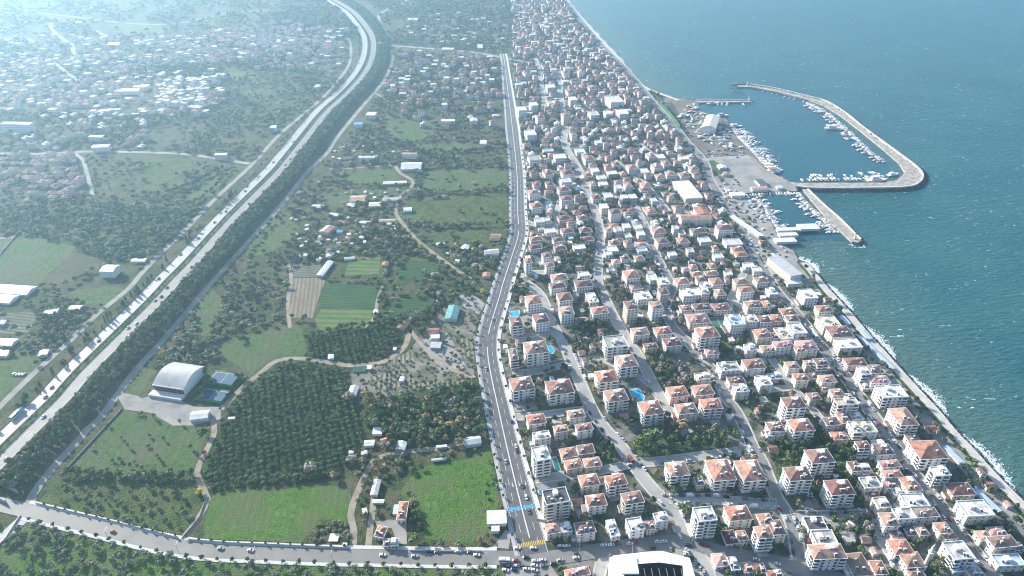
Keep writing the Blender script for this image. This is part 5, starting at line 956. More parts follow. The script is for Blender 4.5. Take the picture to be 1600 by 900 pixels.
for poly, sp, ang, lab, prob in DIST:
    P = GL(poly); xs, ys = scatter(P, sp, .2 if 'estate' in lab or 'terraced' in lab else .38, R(ang))
    for x, y in zip(xs, ys):
        if random.random() > prob or at(ROAD, x, y) or at(BLD, x, y) or not at(INLAND, x, y) or not inframe(x, y, 0, 8): continue
        if any(at(BLD, x + a, y + b) for a in (-5, 5) for b in (-5, 5)) or any(at(ROAD, x + a, y + b) for a in (-3.5, 3.5) for b in (-3, 3)): continue
        ras_poly(BLD, [(x - 5, y - 4.5), (x + 5, y - 4.5), (x + 5, y + 4.5), (x - 5, y + 4.5)]); cand.append((y, x, ang, lab))
cand.sort()
mbm = MB(); PAL = [wm('W'), wm('C'), wm('G'), rm('h'), rm('d'), mat('faded_flat_roof', (.42, .41, .39), .85, .3, .1)]
for i, (y, x, ang, lab) in enumerate(cand):
    red = 'red-roofed' in lab; white = 'white' in lab
    if i < 290:
        ok = [v for v in VAR if (v[3] == 'd' if red else v[3] in 'wf' if white else True)]; v = random.choice(ok)
        o = place('small_house', v[0], None, (x, y, 0), R(ang + random.gauss(0, 7))); tag(o, lab, 'house', 'houses: ' + lab)
    else:
        yw = R(ang + random.uniform(-4, 4)); W_, D_, h = random.uniform(8, 13), random.uniform(8, 12), random.choice((3, 6, 6, 6, 9)); 
        k = random.choice((5, 5, 5, 5, 4)) if white else 4 if red else random.choice((3, 4, 4, 4, 5)); j0 = len(mbm.v)
        mbm.box(0, 0, 0, W_, D_, h, random.choice((0, 0, 0, 1, 2)), k, uv=True)
        if k != 5: mbm.hip(0, 0, h + .02, W_ + 1, D_ + 1, min(W_, D_) / 2 * .45, k)
        c_, s_ = math.cos(yw), math.sin(yw)
        for q in range(j0, len(mbm.v)): a, b, z = mbm.v[q]; mbm.v[q] = (x + a * c_ - b * s_, y + a * s_ + b * c_, z)
if mbm.f: tag(mbm.build('distant_houses', PAL), kind='stuff')

# small outbuildings and single-storey houses filling the plots between the larger blocks
OUTB = []
MINI = []
for i in range(10):
    a, b, h = random.uniform(3.5, 7.5), random.uniform(3.5, 6.5), random.choice((2.6, 2.8, 3.0, 3.0, 5.6)); rf = 'dhfwbsfdpw'[i]; mb = MB(); mb.box(0, 0, -.2, a, b, h + .2, 0, 1, uv=True)
    if rf in 'hdpb': mb.gable(0, 0, h + .02, a + .7, b + .7, min(a, b) * .2, 1, 0)
    else: mb.box(0, 0, h + .01, a + .4, b + .4, .3, 1)
    MINI.append((mb.mesh('outbuilding', [wm(random.choice('WWCPGB'), h < 4), rm(rf)]), a, b, ROOFC[rf][0], h))
xs, ys = scatter(TOWNW, 9.0, .45, R(8)); o_ = np.argsort(ys)
for x, y in zip(xs[o_].tolist(), ys[o_].tolist()):
    px, py = PX(x, y)
    if not (6 < px < 1594 and 235 < py < 893) or len(OUTB) >= 300 or px > 1030 + (py - 150) * .72 and py < 420: continue
    if 975 < px < 1160 and 668 < py < 724 or 1205 < px < 1345 and 665 < py < 790 and random.random() < .8 or 995 < px < 1112 and 555 < py < 625: continue
    v = random.choice(MINI)
    if random.random() < .38 and all(not at(ROAD, x + a, y + b) and not at(BLD, x + a, y + b) for a in (-v[1] / 2 - 1, 0, v[1] / 2 + 1) for b in (-v[2] / 2 - 1, 0, v[2] / 2 + 1)):
        yw = yaw_at(x, y); t = place('outbuilding', v[0], None, (x, y, 0), yw); OUTB.append((t, x, y, f'{"two-storey" if v[4] > 4 else "low"} annex house, {v[3]} roof')); ras_poly(BLD, [(x - v[1] / 2 - .5, y - v[2] / 2 - .5), (x + v[1] / 2 + .5, y - v[2] / 2 - .5), (x + v[1] / 2 + .5, y + v[2] / 2 + .5), (x - v[1] / 2 - .5, y + v[2] / 2 + .5)])

for poly, where in (([(448, 338), (520, 338), (640, 342), (640, 372), (530, 386), (482, 392), (452, 366)], 'the brown-roofed farmhouse yard'), ([(538, 300), (640, 298), (640, 330), (538, 328)], 'the rusty barn yard'), ([(560, 690), (640, 690), (650, 712), (600, 760), (572, 750)], 'the orchard corner huts'), ([(640, 380), (700, 384), (770, 385), (790, 400), (740, 425), (690, 405)], 'the cottage track'), ([(455, 385), (545, 388), (545, 408), (510, 412), (460, 405)], 'the long polytunnel'), ([(655, 708), (735, 694), (738, 706), (665, 722)], 'the junk yard by the workshop'), ([(520, 225), (600, 232), (640, 238), (640, 250), (520, 252)], 'the blue tarpaulin sheds')):
    P = GL(poly); cx, cy_ = P[0]; L = []
    for x, y in zip(*[v.tolist() for v in scatter(P, 9.5, .45, .2)]):
        if random.random() < .5 and not any(at(ROAD, x + a, y + b) or at(BLD, x + a, y + b) for a in (-3, 3) for b in (-3, 3)): L.append(((x - cx) ** 2 + (y - cy_) ** 2, x, y))
    L.sort()
    for i, (_, x, y) in enumerate(L):
        v = random.choice(MINI); t = place('farm_hut', v[0], None, (x, y, 0), R(random.uniform(-25, 25)), random.uniform(.55, .95)); tag(t, f'{v[3]} roofed farm hut, {nth(i + 1)} from the far corner of {where}', 'hut', 'huts of ' + where); ras_poly(BLD, [(x - 3, y - 3), (x + 3, y - 3), (x + 3, y + 3), (x - 3, y + 3)])

# ================================================================== TREES
def leafm(n, c, rough=.8):
    m = mat('leaf_' + n, c, rough, .3, .35, spec=.2, objvar=.1); return m
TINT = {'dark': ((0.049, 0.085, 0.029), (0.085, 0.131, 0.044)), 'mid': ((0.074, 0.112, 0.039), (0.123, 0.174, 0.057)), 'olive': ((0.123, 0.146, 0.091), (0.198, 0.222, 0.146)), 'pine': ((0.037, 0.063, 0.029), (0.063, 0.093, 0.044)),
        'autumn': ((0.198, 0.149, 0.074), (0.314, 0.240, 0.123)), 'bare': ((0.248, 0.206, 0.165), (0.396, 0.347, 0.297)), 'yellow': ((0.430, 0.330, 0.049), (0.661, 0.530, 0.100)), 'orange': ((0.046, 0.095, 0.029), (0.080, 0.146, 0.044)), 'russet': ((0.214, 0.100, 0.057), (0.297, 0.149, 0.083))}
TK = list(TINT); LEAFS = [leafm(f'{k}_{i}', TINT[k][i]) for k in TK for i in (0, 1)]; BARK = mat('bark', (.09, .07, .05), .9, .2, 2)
def crown(K, q, seed, shape='round'):
    """leaf clumps on the shells of several lobes: (verts (4K,3) in a unit crown, light/dark flag per face)"""
    r = np.random.default_rng(seed); nb = {'round': 7, 'cone': 6, 'flat': 6}[shape]; V = []; dk = []
    lob = []
    for b in range(nb):
        if shape == 'cone': z = -.75 + 1.6 * b / (nb - 1); rad = .62 * (1 - (z + .75) / 1.9) + .1; lob.append((r.normal(0, .05), r.normal(0, .05), z, rad))
        else:
            a = b * 2.4 + r.uniform(0, .8); d = r.uniform(.3, .58) if b else .05; lob.append((d * math.cos(a), d * math.sin(a), r.uniform(-.35, .4) if b else .35, r.uniform(.36, .56)))
    for k in range(K):
        x, y, z, rad = lob[k % nb]; n = r.normal(0, 1, 3); n[2] = abs(n[2]) * 1.1 - .35; n /= np.linalg.norm(n); p = np.array((x, y, z)) + n * rad * r.uniform(.8, 1.08)
        if shape == 'flat': p[2] *= .6
        m = n + r.normal(0, .45, 3); m /= np.linalg.norm(m); u = np.cross(m, r.normal(0, 1, 3)); u /= np.linalg.norm(u); v = np.cross(m, u); s1, s2 = q * r.uniform(.6, 1.3), q * r.uniform(.5, 1.1)
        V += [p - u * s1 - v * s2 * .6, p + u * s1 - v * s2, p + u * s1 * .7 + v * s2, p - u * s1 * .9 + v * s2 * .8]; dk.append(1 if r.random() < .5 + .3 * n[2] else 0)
    return np.array(V, np.float32), np.array(dk, np.int32)
TEMPL = {}
def templ(K, q, shape, n=6):
    key = (K, shape)
    if key not in TEMPL: TEMPL[key] = [crown(K, q, 100 + i, shape) for i in range(n)]
    return TEMPL[key]
def mass(name, X, Y, Rr, Hh, T, K, q, shape='round', label=None):
    """thousands of crowns as one mesh: unit crowns scaled to radius R and height H"""
    X, Y, Rr, Hh, T = map(np.asarray, (X, Y, Rr, Hh, T)); N = len(X)
    if N == 0: return
    tp = templ(K, q, shape); which = rng.integers(0, len(tp), N); VV = []; MI = []
    for t in range(len(tp)):
        idx = np.nonzero(which == t)[0]
        if not len(idx): continue
        V, dk = tp[t]; a = rng.uniform(0, 6.28, len(idx)); c, s = np.cos(a)[:, None], np.sin(a)[:, None]
        x = (V[None, :, 0] * c - V[None, :, 1] * s) * Rr[idx][:, None] + X[idx][:, None]; y = (V[None, :, 0] * s + V[None, :, 1] * c) * Rr[idx][:, None] + Y[idx][:, None]
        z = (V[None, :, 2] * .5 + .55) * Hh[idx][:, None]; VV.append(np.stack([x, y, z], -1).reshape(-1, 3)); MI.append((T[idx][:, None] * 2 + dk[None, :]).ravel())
    V = np.concatenate(VV).astype(np.float32); M = np.concatenate(MI).astype(np.int32); nf = len(M)
    me = bpy.data.meshes.new(name); me.vertices.add(len(V)); me.vertices.foreach_set('co', V.ravel()); me.loops.add(nf * 4); me.loops.foreach_set('vertex_index', np.arange(nf * 4, dtype=np.int32))
    me.polygons.add(nf); me.polygons.foreach_set('loop_start', np.arange(0, nf * 4, 4, dtype=np.int32)); me.polygons.foreach_set('material_index', M)
    for m in LEAFS: me.materials.append(m)
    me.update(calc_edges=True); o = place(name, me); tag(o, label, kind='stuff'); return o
TRUNK = {}
def trunk_mesh(h, r):
    mb = MB(); n = 5; lv = [(0, r), (h * .5, r * .7), (h, r * .35)]
    for (z0, r0), (z1, r1) in zip(lv[:-1], lv[1:]):
        for k in range(n):
            a, b = k * 2 * math.pi / n, (k + 1) * 2 * math.pi / n; mb.face([(r0 * math.cos(a), r0 * math.sin(a), z0), (r0 * math.cos(b), r0 * math.sin(b), z0), (r1 * math.cos(b), r1 * math.sin(b), z1), (r1 * math.cos(a), r1 * math.sin(a), z1)])
    for k in range(4):      # limbs
        a = k * 1.6 + .3; mb.face([(0, 0, h * .5), (.12, 0, h * .5), (h * .28 * math.cos(a), h * .28 * math.sin(a), h * .95), (h * .26 * math.cos(a), h * .26 * math.sin(a), h * .95)])
    return mb.mesh('trunk', [BARK])
TREEV = {}
def tree(name, x, y, r, h, tint, label, group, K=190, q=.17, shape='round', cat='tree', nv=5):
    key = (name, tint, shape)
    if key not in TREEV:
        L = []
        for i in range(nv):
            V, dk = crown(K, q, 300 + 17 * i + len(TREEV), shape); me = bpy.data.meshes.new('crown'); V = V.copy(); V[:, 2] = V[:, 2] * .5 + .55
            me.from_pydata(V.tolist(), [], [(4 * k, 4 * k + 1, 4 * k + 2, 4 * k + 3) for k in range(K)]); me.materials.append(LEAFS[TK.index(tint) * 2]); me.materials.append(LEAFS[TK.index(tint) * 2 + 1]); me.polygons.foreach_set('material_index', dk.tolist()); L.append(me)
        TREEV[key] = (L, trunk_mesh(.7, .05))
    L, tm = TREEV[key]; t = bpy.data.objects.new(name, None); C.objects.link(t); t.location = (x, y, 0); t.rotation_euler = (0, 0, random.uniform(0, 6.28)); tag(t, label, cat, group)
    t.scale = (r, r, h)
    place('crown', random.choice(L), t); place('trunk', tm, t, scale=(1.4 * h / r * .35, 1.4 * h / r * .35, 1)); return t
def free(x, y, m=0):
    return not (at(ROAD, x, y) or at(BLD, x, y)) and at(INLAND, x, y)
def U(a, b): return random.uniform(a, b)
# grove below the bottom road
def plant(poly, sp, jit, fn, ang=0.0, prob=1.0, check=True, cap=10**9):
    xs, ys = scatter(GL(poly), sp, jit, ang); order = np.argsort(ys); n = 0; left = []
    for i in order:
        x, y = float(xs[i]), float(ys[i])
        if random.random() > prob or (check and not free(x, y)) or not inframe(x, y, 2, 14): continue
        if n < cap: fn(x, y); n += 1
        else: left.append((x, y))
    return n, left
GROVE = FLD[4][1]
plant(GROVE, 7.6, .32, lambda x, y: tree('olive_tree', x, y, U(2.0, 3.3), U(3.6, 5.6), 'olive', 'grey-green olive tree in the grassy grove below the bottom road', 'olive trees of the grove below the bottom road'), .3, .92, cap=240)
plant(FLD[2][1], 13, .45, lambda x, y: tree('field_tree', x, y, U(1.1, 2.4), U(2.6, 5.5), random.choice(('olive', 'mid')), 'small tree dotted over the pasture beside the dirt track', 'scattered pasture trees'), .3, .75, cap=90)
plant(FLD[3][1], 7.4, .45, lambda x, y: tree('scrub_tree', x, y, U(1.0, 2.6), U(2.2, 4.8), random.choice(('olive', 'mid', 'olive')), 'low shrubby tree in the scrub field above the bottom road', 'scrub field trees'), .3, .8, cap=190)
def row(pts, sp, fn, jit=.25, chk=True):
    L = smooth(GL(pts), 6); d = sp / 2; n = 0
    while d < length(L):
        x, y, a = along(L, d); x += U(-1, 1) * jit * sp; y += U(-1, 1) * jit * sp; d += sp * U(.85, 1.15)
        if (not chk or free(x, y)) and inframe(x, y, 2, 14): n += 1; fn(x, y, n)
    return n
row([(88, 738), (150, 741), (225, 747), (300, 742)], 6.5, lambda x, y, n: tree('hedgerow_tree', x, y, U(2.8, 4.0), U(5, 7.5), random.choice(('mid', 'dark')), 'big bushy tree in the dark row between pasture and scrub field', 'tree row between pasture and scrub'))
row([(96, 744), (160, 748), (290, 752)], 8, lambda x, y, n: tree('hedgerow_tree', x, y, U(2.2, 3.2), U(4, 6), random.choice(('olive', 'dark')), 'big bushy tree in the dark row between pasture and scrub field', 'tree row between pasture and scrub'))
for p, ti, r_, h_, lab in (((312, 772), 'yellow', 3.4, 5.5, 'bright yellow tree at the bend of the dirt track'), ((486, 738), 'bare', 5.2, 8, 'pale leafless tree at the lower edge of the orange orchard'), ((550, 722), 'bare', 4.5, 7, 'pinkish bare tree by the orchard corner'), ((545, 625), 'autumn', 4.8, 8, 'round ochre tree beside the grey nursery shed'), ((572, 622), 'autumn', 4.6, 8, 'brownish autumn tree just right of the nursery shed corner'),
                           ((718, 597), 'autumn', 5.0, 8, 'russet autumn tree at the boulevard end of the nursery'), ((754, 458), 'yellow', 3.2, 5, 'yellow tree by the paved yard on the boulevard'), ((588, 502), 'autumn', 3.6, 6, 'ochre tree at the end of the striped crop'), ((718, 694), 'autumn', 4.4, 7, 'ochre tree in front of the grey workshop'), ((523, 748), 'autumn', 3.8, 6, 'yellowish tree at the corner of the bright meadow'), ((658, 388), 'yellow', 4, 6, 'yellowish tree where the farm track turns'), ((543, 385), 'yellow', 3.8, 6, 'yellowish tree below the small tree crop'), ((74, 690), 'russet', 2.5, 4, 'red-brown tree in the motorway belt'),
                           ((357, 643), 'autumn', 3.0, 5, 'pinkish tree at the dirt track fork'), ((318, 710), 'russet', 2.6, 4, 'russet bush at the bend of the dirt track'), ((647, 847), 'mid', 4.6, 7, 'yellow-green tree near the bottom road by the farmhouse drive'), ((1000, 702), 'mid', 7, 12, 'broad umbrella pine heading the wooded park'), ((1017, 690), 'mid', 7.5, 13, 'tallest round tree in the wooded park'), ((1065, 672), 'autumn', 6.5, 11, 'yellowing tree at the far edge of the wooded park')):
    x, y = G(*p); tree('autumn_tree' if ti not in ('mid',) else 'specimen_tree', x, y, r_, h_, ti, lab, None, 240, .15)
# orange orchard rows
MS = {k: [[], [], [], [], []] for k in ('orchard', 'wood', 'far', 'belt', 'garden')}
def add(k, x, y, r, h, t):
    for a, v in zip(MS[k], (x, y, r, h, TK.index(t))): a.append(v)
_, left = plant(FLD[5][1], 5.3, .16, lambda x, y: tree('orange_tree', x, y, U(2.1, 2.8), U(3.2, 4.4), 'orange', 'dark round citrus tree in the big orchard beside the dirt track', 'citrus trees of the big orchard', 150), .35, .96, cap=300)
for x, y in left: add('orchard', x, y, U(2.1, 2.8), U(3.2, 4.4), 'orange')
for i, ti in ((6, 'orange'), (21, 'orange')):
    _, left = plant(FLD[i][1], 5.2 if i == 6 else 6.5, .18, None, .35, .96, cap=0)
    for x, y in left: add('orchard', x, y, U(2.0, 2.8), U(3.0, 4.4), ti)
_, left = plant(FLD[7][1], 6.0, .35, None, .2, .9, cap=0)
for x, y in left: add('wood', x, y, U(2.0, 4.2), U(4, 8), random.choice(('dark', 'mid', 'mid', 'autumn', 'olive', 'mid', 'dark')))
# motorway belts
nb_ = 0
for oo, sp, ti in ((-19.8, 4.4, 'mid'), (-23.5, 4.6, 'dark'), (-27.5, 5.0, 'dark'), (-31.5, 5.2, 'mid'), (-35.5, 5.2, 'dark'), (-39.5, 5.6, 'mid')):
    L = offset(MW, oo); d = 0
    while d < length(L):
        x, y, a = along(L, d); x += U(-1.3, 1.3); y += U(-1.3, 1.3); d += sp * U(.8, 1.2)
        if at(ROAD, x, y) or not inframe(x, y, 4, 20): continue
        py = PX(x, y)[1]
        if py > 440 and nb_ < 300: nb_ += 1; tree('belt_tree', x, y, U(1.7, 3.4) * (1 - (-oo - 32) * .01), U(2.8, 5.0) + (-oo - 19.8) * .28, random.choice((ti, 'dark', 'olive')), 'dark tree in the dense belt lining the near side of the motorway', 'trees of the motorway belt')
        else: add('belt', x, y, U(2.2, 3.8), U(3, 5.5) + (-oo - 19.8) * .25, random.choice((ti, 'dark', 'olive')))
for oo, sp, nm, lab in ((20.0, 5.0, 'roadside_conifer', 'dark conifer on the verge between frontage road and pale carriageway'), (0, 5.0, 'median_shrub', 'clipped green shrub on the planted motorway median')):
    L = offset(MW, oo); d = 0; k = 0
    while d < length(L):
        x, y, a = along(L, d); x += U(-1.2, 1.2) * (2.2 if oo else .5); y += U(-1, 1); d += sp * U(.6, 1.5)
        if (oo and (at(ROAD, x, y))) or not inframe(x, y, 4, 14) or random.random() < (.14 if not oo else .5 - 1.1 * nz(x, y, .02, 3)): continue
        if PX(x, y)[1] > 300:
            k += 1
            if oo: tree(nm, x, y, U(1.6, 3.4), U(3.5, 8.5), random.choice(('pine', 'dark', 'mid')), lab, 'verge conifers along the motorway', 150, .2, random.choice(('cone', 'cone', 'round')))
            else: tree(nm, x, y, U(1.0, 1.9), U(1.6, 2.8), random.choice(('mid', 'dark')), lab, 'median shrubs of the motorway', 90, .24, cat='shrub')
        else: add('belt', x, y, U(1.2, 2.2), U(3, 6) if oo else U(1.5, 2.6), 'dark')
# street trees
for a_, b_ in ((322, 583), (326, 592), (322, 603), (317, 612), (331, 598), (316, 622), (372, 590), (376, 600), (366, 612), (360, 622)): x, y = G(a_, b_ + 2); tree('court_tree', x, y, U(2.2, 3.2), U(5, 8), random.choice(('dark', 'mid')), 'shady tree around the blue sports courts', 'trees around the sports courts')
L = offset(BR, -6.9); d = 20; k = 0
while d < length(L):
    x, y, a = along(L, d); d += U(8, 10)
    if not inframe(x, y, 0, 0) or PX(x, y)[0] > 560 or PX(x, y)[0] < 60: continue
    k += 1; tree('street_tree', x, y, U(.7, 1.2), U(2.4, 3.6), 'dark', f'{nth(k)} slim young tree by the white wall of the bottom road, from the underpass', 'slim trees by the white wall', 90, .24)
L = offset(BR, 6.6); d = 20; k = 0
while d < length(L):
    x, y, a = along(L, d); d += U(9.5, 12.5)
    if not inframe(x, y, 0, 0) or PX(x, y)[0] > 780 or PX(x, y)[0] < 38: continue
    k += 1; tree('street_tree', x, y, U(1.3, 2.0), U(3.2, 4.6), 'dark', f'{nth(k)} small street tree on the bottom road pavement counted from the underpass', 'street trees of the bottom road', 150, .2)
for oo, nm, st in ((-1, 'market-side', 30), (1, 'field-side', 60)):
    L = offset(BV, [oo * (w_ + 1.6) for w_ in BVW]); d = st; k = 0
    while d < length(L):
        x, y, a = along(L, d); d += U(13, 19)
        if not inframe(x, y) or PX(x, y)[1] > 845 or PX(x, y)[1] < 230: continue
        k += 1; tree('boulevard_tree', x, y, U(1.0, 1.7), U(2.8, 4.6), 'dark', f'{nth(k)} young tree on the {"seaward" if oo < 0 else "inland"} boulevard pavement counted towards the bottom road', 'young boulevard trees', 120, .2)
# hedge lines and thickets in the near fields
for pts, sp, lab in (([(322, 765), (380, 752), (440, 748), (480, 748), (530, 742)], 5.5, 'dark bush in the hedge between orange orchard and bright meadow'), ([(640, 742), (690, 712), (740, 706)], 7, 'bush on the upper edge of the second bright meadow'), ([(640, 770), (650, 800), (662, 835)], 6.5, 'bush between farmhouse and second bright meadow'),
                     ([(330, 850), (400, 850), (470, 852)], 6, 'bush behind the white wall of the bright meadow'), ([(670, 853), (735, 855), (765, 840)], 5.5, 'bush on the lower edge of the second bright meadow'), ([(572, 800), (575, 830), (585, 850)], 6, 'bush along the farm lane by the bottom road'), ([(552, 740), (570, 730), (565, 760), (560, 790)], 6.5, 'bush along the upper dirt track')):
    row(pts, sp, lambda x, y, n: tree('hedge_bush', x, y, U(1.6, 3.0), U(2.4, 4.8), random.choice(('mid', 'dark', 'olive', 'autumn')), lab, lab, cat='bush'), .35)
plant([(483, 838), (500, 815), (535, 815), (550, 830), (545, 855), (490, 856)], 4.2, .4, lambda x, y: tree('thicket_bush', x, y, U(1.6, 2.6), U(1.8, 3.0), random.choice(('olive', 'mid')), 'scrubby bush of the thicket around the small hut slab', 'thicket by the bottom road', cat='bush'), .2, .95)
plant([(770, 690), (765, 720), (785, 760), (790, 810), (760, 830), (750, 780)], 7, .4, lambda x, y: tree('verge_bush', x, y, U(1.0, 2.2), U(1.4, 3.0), random.choice(('olive', 'mid')), 'low bush on the rough verge beside the boulevard', 'verge bushes by the boulevard', cat='bush'), .2, .6)
plant([(560, 700), (620, 690), (640, 720), (625, 745), (600, 770), (560, 755)], 6, .4, lambda x, y: tree('yard_tree', x, y, U(1.8, 3.4), U(3, 6), random.choice(('olive', 'mid', 'autumn', 'bare')), 'mixed tree around the huts at the orchard corner', 'trees around the orchard huts'), .2, .8)
plant([(580, 780), (615, 775), (612, 800), (590, 815)], 6, .4, lambda x, y: tree('yard_tree', x, y, U(2, 3.2), U(3.5, 6), random.choice(('pine', 'mid')), 'garden tree around the orange farmhouse', 'farmhouse trees'), .2, .8)
plant([(636, 785), (655, 790), (662, 825), (640, 820)], 5.5, .4, lambda x, y: tree('yard_tree', x, y, U(2.2, 3.6), U(4, 7), 'pine', 'dark tree between orange farmhouse and bright meadow', 'dark farmhouse trees'), .2, .9)
plant(FLD[8][1], 6.4, .45, lambda x, y: tree('nursery_tree', x, y, U(.9, 2.3), U(2, 4.6), random.choice(('dark', 'mid', 'olive')), 'small potted-looking tree on the gravel of the garden nursery', 'nursery stock trees', 110, .22), .2, .7, cap=230)
# countryside: woods and scattered trees as masses, thinned by noise
def country(poly, sp, p0, tints, rr=(2.0, 4.2), hh=(3, 7), openp=.06, kind='wood', clump=.012):
    xs, ys = scatter(GL(poly), sp, .5, .4)
    for x, y in zip(xs.tolist(), ys.tolist()):
        if not inframe(x, y, 3, 20) or not free(x, y): continue
        p = p0 + .9 * nz(x, y, clump)
        if at(OPEN, x, y): p = openp
        if random.random() < p: add('far' if y > 1150 else kind, x, y, U(*rr), U(*hh), random.choice(tints))
MIXT = ('dark', 'mid', 'mid', 'olive', 'dark', 'olive'); AUT = MIXT + ('autumn', 'bare', 'mid')
CW = [(0, 310), (135, 315), (300, 325), (330, 318), (250, 396), (217, 410), (170, 405), (110, 378), (0, 368)]
country(CW, 6.4, .78, ('olive', 'dark', 'mid', 'olive'), (2.4, 4.2), (3.5, 6.5))
country([(130, 240), (390, 262), (330, 318), (135, 315)], 9, .45, MIXT)
country([(330, 118), (480, 100), (545, 130), (470, 180), (395, 250), (250, 235), (230, 185), (320, 175)], 9, .55, ('olive', 'olive', 'mid', 'dark'), (2.6, 5.2), (3.5, 7))
country([(0, 175), (240, 185), (240, 236), (0, 236)], 9, .6, MIXT, (2.6, 5), (4, 8)); country([(0, 240), (140, 240), (140, 318), (0, 318)], 8.5, .6, MIXT, (2, 3.6), (3, 6))
country([(120, 118), (240, 108), (330, 100), (420, 92), (480, 100), (330, 122), (240, 128), (120, 130)], 11, .9, ('dark', 'dark', 'olive'), (3.5, 6), (6, 9))
country([(0, 0), (500, -10), (560, 40), (540, 100), (420, 95), (230, 120), (0, 175)], 13, .34, MIXT, (3.5, 7), (5, 9)); country([(560, -8), (800, -8), (800, 85), (610, 72), (590, 20)], 12, .72, MIXT, (3.5, 6), (5, 9)); country([(440, -8), (510, -8), (560, 45), (540, 60), (430, 40)], 14, .7, ('dark', 'mid'), (4, 7), (5, 9))
country([(612, 78), (790, 95), (790, 220), (530, 235), (600, 140)], 9, .6, AUT, (2.4, 4.8), (4, 8)); 
country([(530, 232), (795, 222), (800, 300), (795, 350), (640, 400), (400, 420), (420, 345), (480, 270)], 8, .55, AUT, (2.1, 4.4), (3, 7), .03)
country([(330, 450), (400, 400), (460, 370), (540, 400), (455, 430), (450, 500), (480, 520), (470, 560), (400, 580), (345, 640), (235, 615), (260, 545)], 7.2, .58, ('olive', 'mid', 'olive', 'dark'), (2.0, 3.9), (3, 6.2), .08)
country([(540, 400), (650, 385), (735, 430), (750, 460), (700, 475), (640, 510), (575, 515), (600, 440)], 7.5, .62, AUT, (2.1, 4.4), (3, 7), .04); country([(650, 350), (795, 345), (800, 385), (780, 430), (740, 440), (690, 400)], 7.5, .62, AUT, (2.1, 4.4), (3, 7), .03)
country([(0, 440), (165, 480), (200, 455), (120, 520), (60, 575), (0, 570)], 7.5, .55, MIXT, (1.8, 3.2), (3, 6), .04); country([(60, 480), (150, 495), (110, 530), (60, 545)], 6, .8, MIXT, (2, 3.2), (3, 6))
country([(100, 390), (230, 400), (200, 450), (110, 455)], 9, .4, MIXT, openp=.03); country([(640, 510), (700, 470), (735, 455), (760, 470), (690, 480), (655, 540)], 6, .9, ('dark', 'pine', 'dark'), (2, 3.4), (4, 8)); country([(235, 560), (330, 530), (345, 560), (290, 570), (240, 590)], 7, .7, AUT, openp=.2); country([(365, 590), (390, 585), (380, 610), (350, 640), (345, 615)], 6, .85, AUT); country([(225, 640), (330, 660), (320, 690), (240, 660)], 8, .5, AUT); country([(715, 500), (750, 490), (745, 540), (715, 530)], 7, .5, MIXT)
# field edges
for pts, sp, ti in (([(455, 407), (500, 405), (545, 402)], 6, MIXT), ([(505, 436), (590, 440)], 9, MIXT), ([(590, 440), (595, 470), (586, 500), (572, 516)], 6, AUT), ([(650, 268), (650, 295), (648, 312)], 6, MIXT), ([(650, 297), (720, 302), (795, 292)], 6, AUT), ([(630, 348), (700, 355), (795, 350)], 5, AUT), ([(645, 238), (740, 237), (795, 225)], 6, ('dark', 'pine')), ([(655, 262), (790, 258)], 6, MIXT), ([(540, 290), (600, 293)], 6, MIXT), ([(300, 320), (330, 300), (365, 262)], 6, ('dark', 'mid')), ([(270, 300), (310, 285), (350, 262)], 5, ('dark',)), ([(120, 388), (160, 402), (175, 415)], 6, MIXT), ([(60, 447), (100, 447), (170, 415)], 8, MIXT), ([(600, 495), (660, 490), (690, 470)], 6, MIXT), ([(440, 500), (490, 500)], 8, MIXT), ([(475, 528), (540, 512), (620, 508)], 5, ('dark',)), ([(185, 590), (230, 545), (300, 470), (345, 432), (400, 375), (440, 335)], 7, MIXT)):
    row(pts, sp, lambda x, y, n: add('wood', x, y, U(1.8, 3.4), U(3, 7), random.choice(ti)), .3)
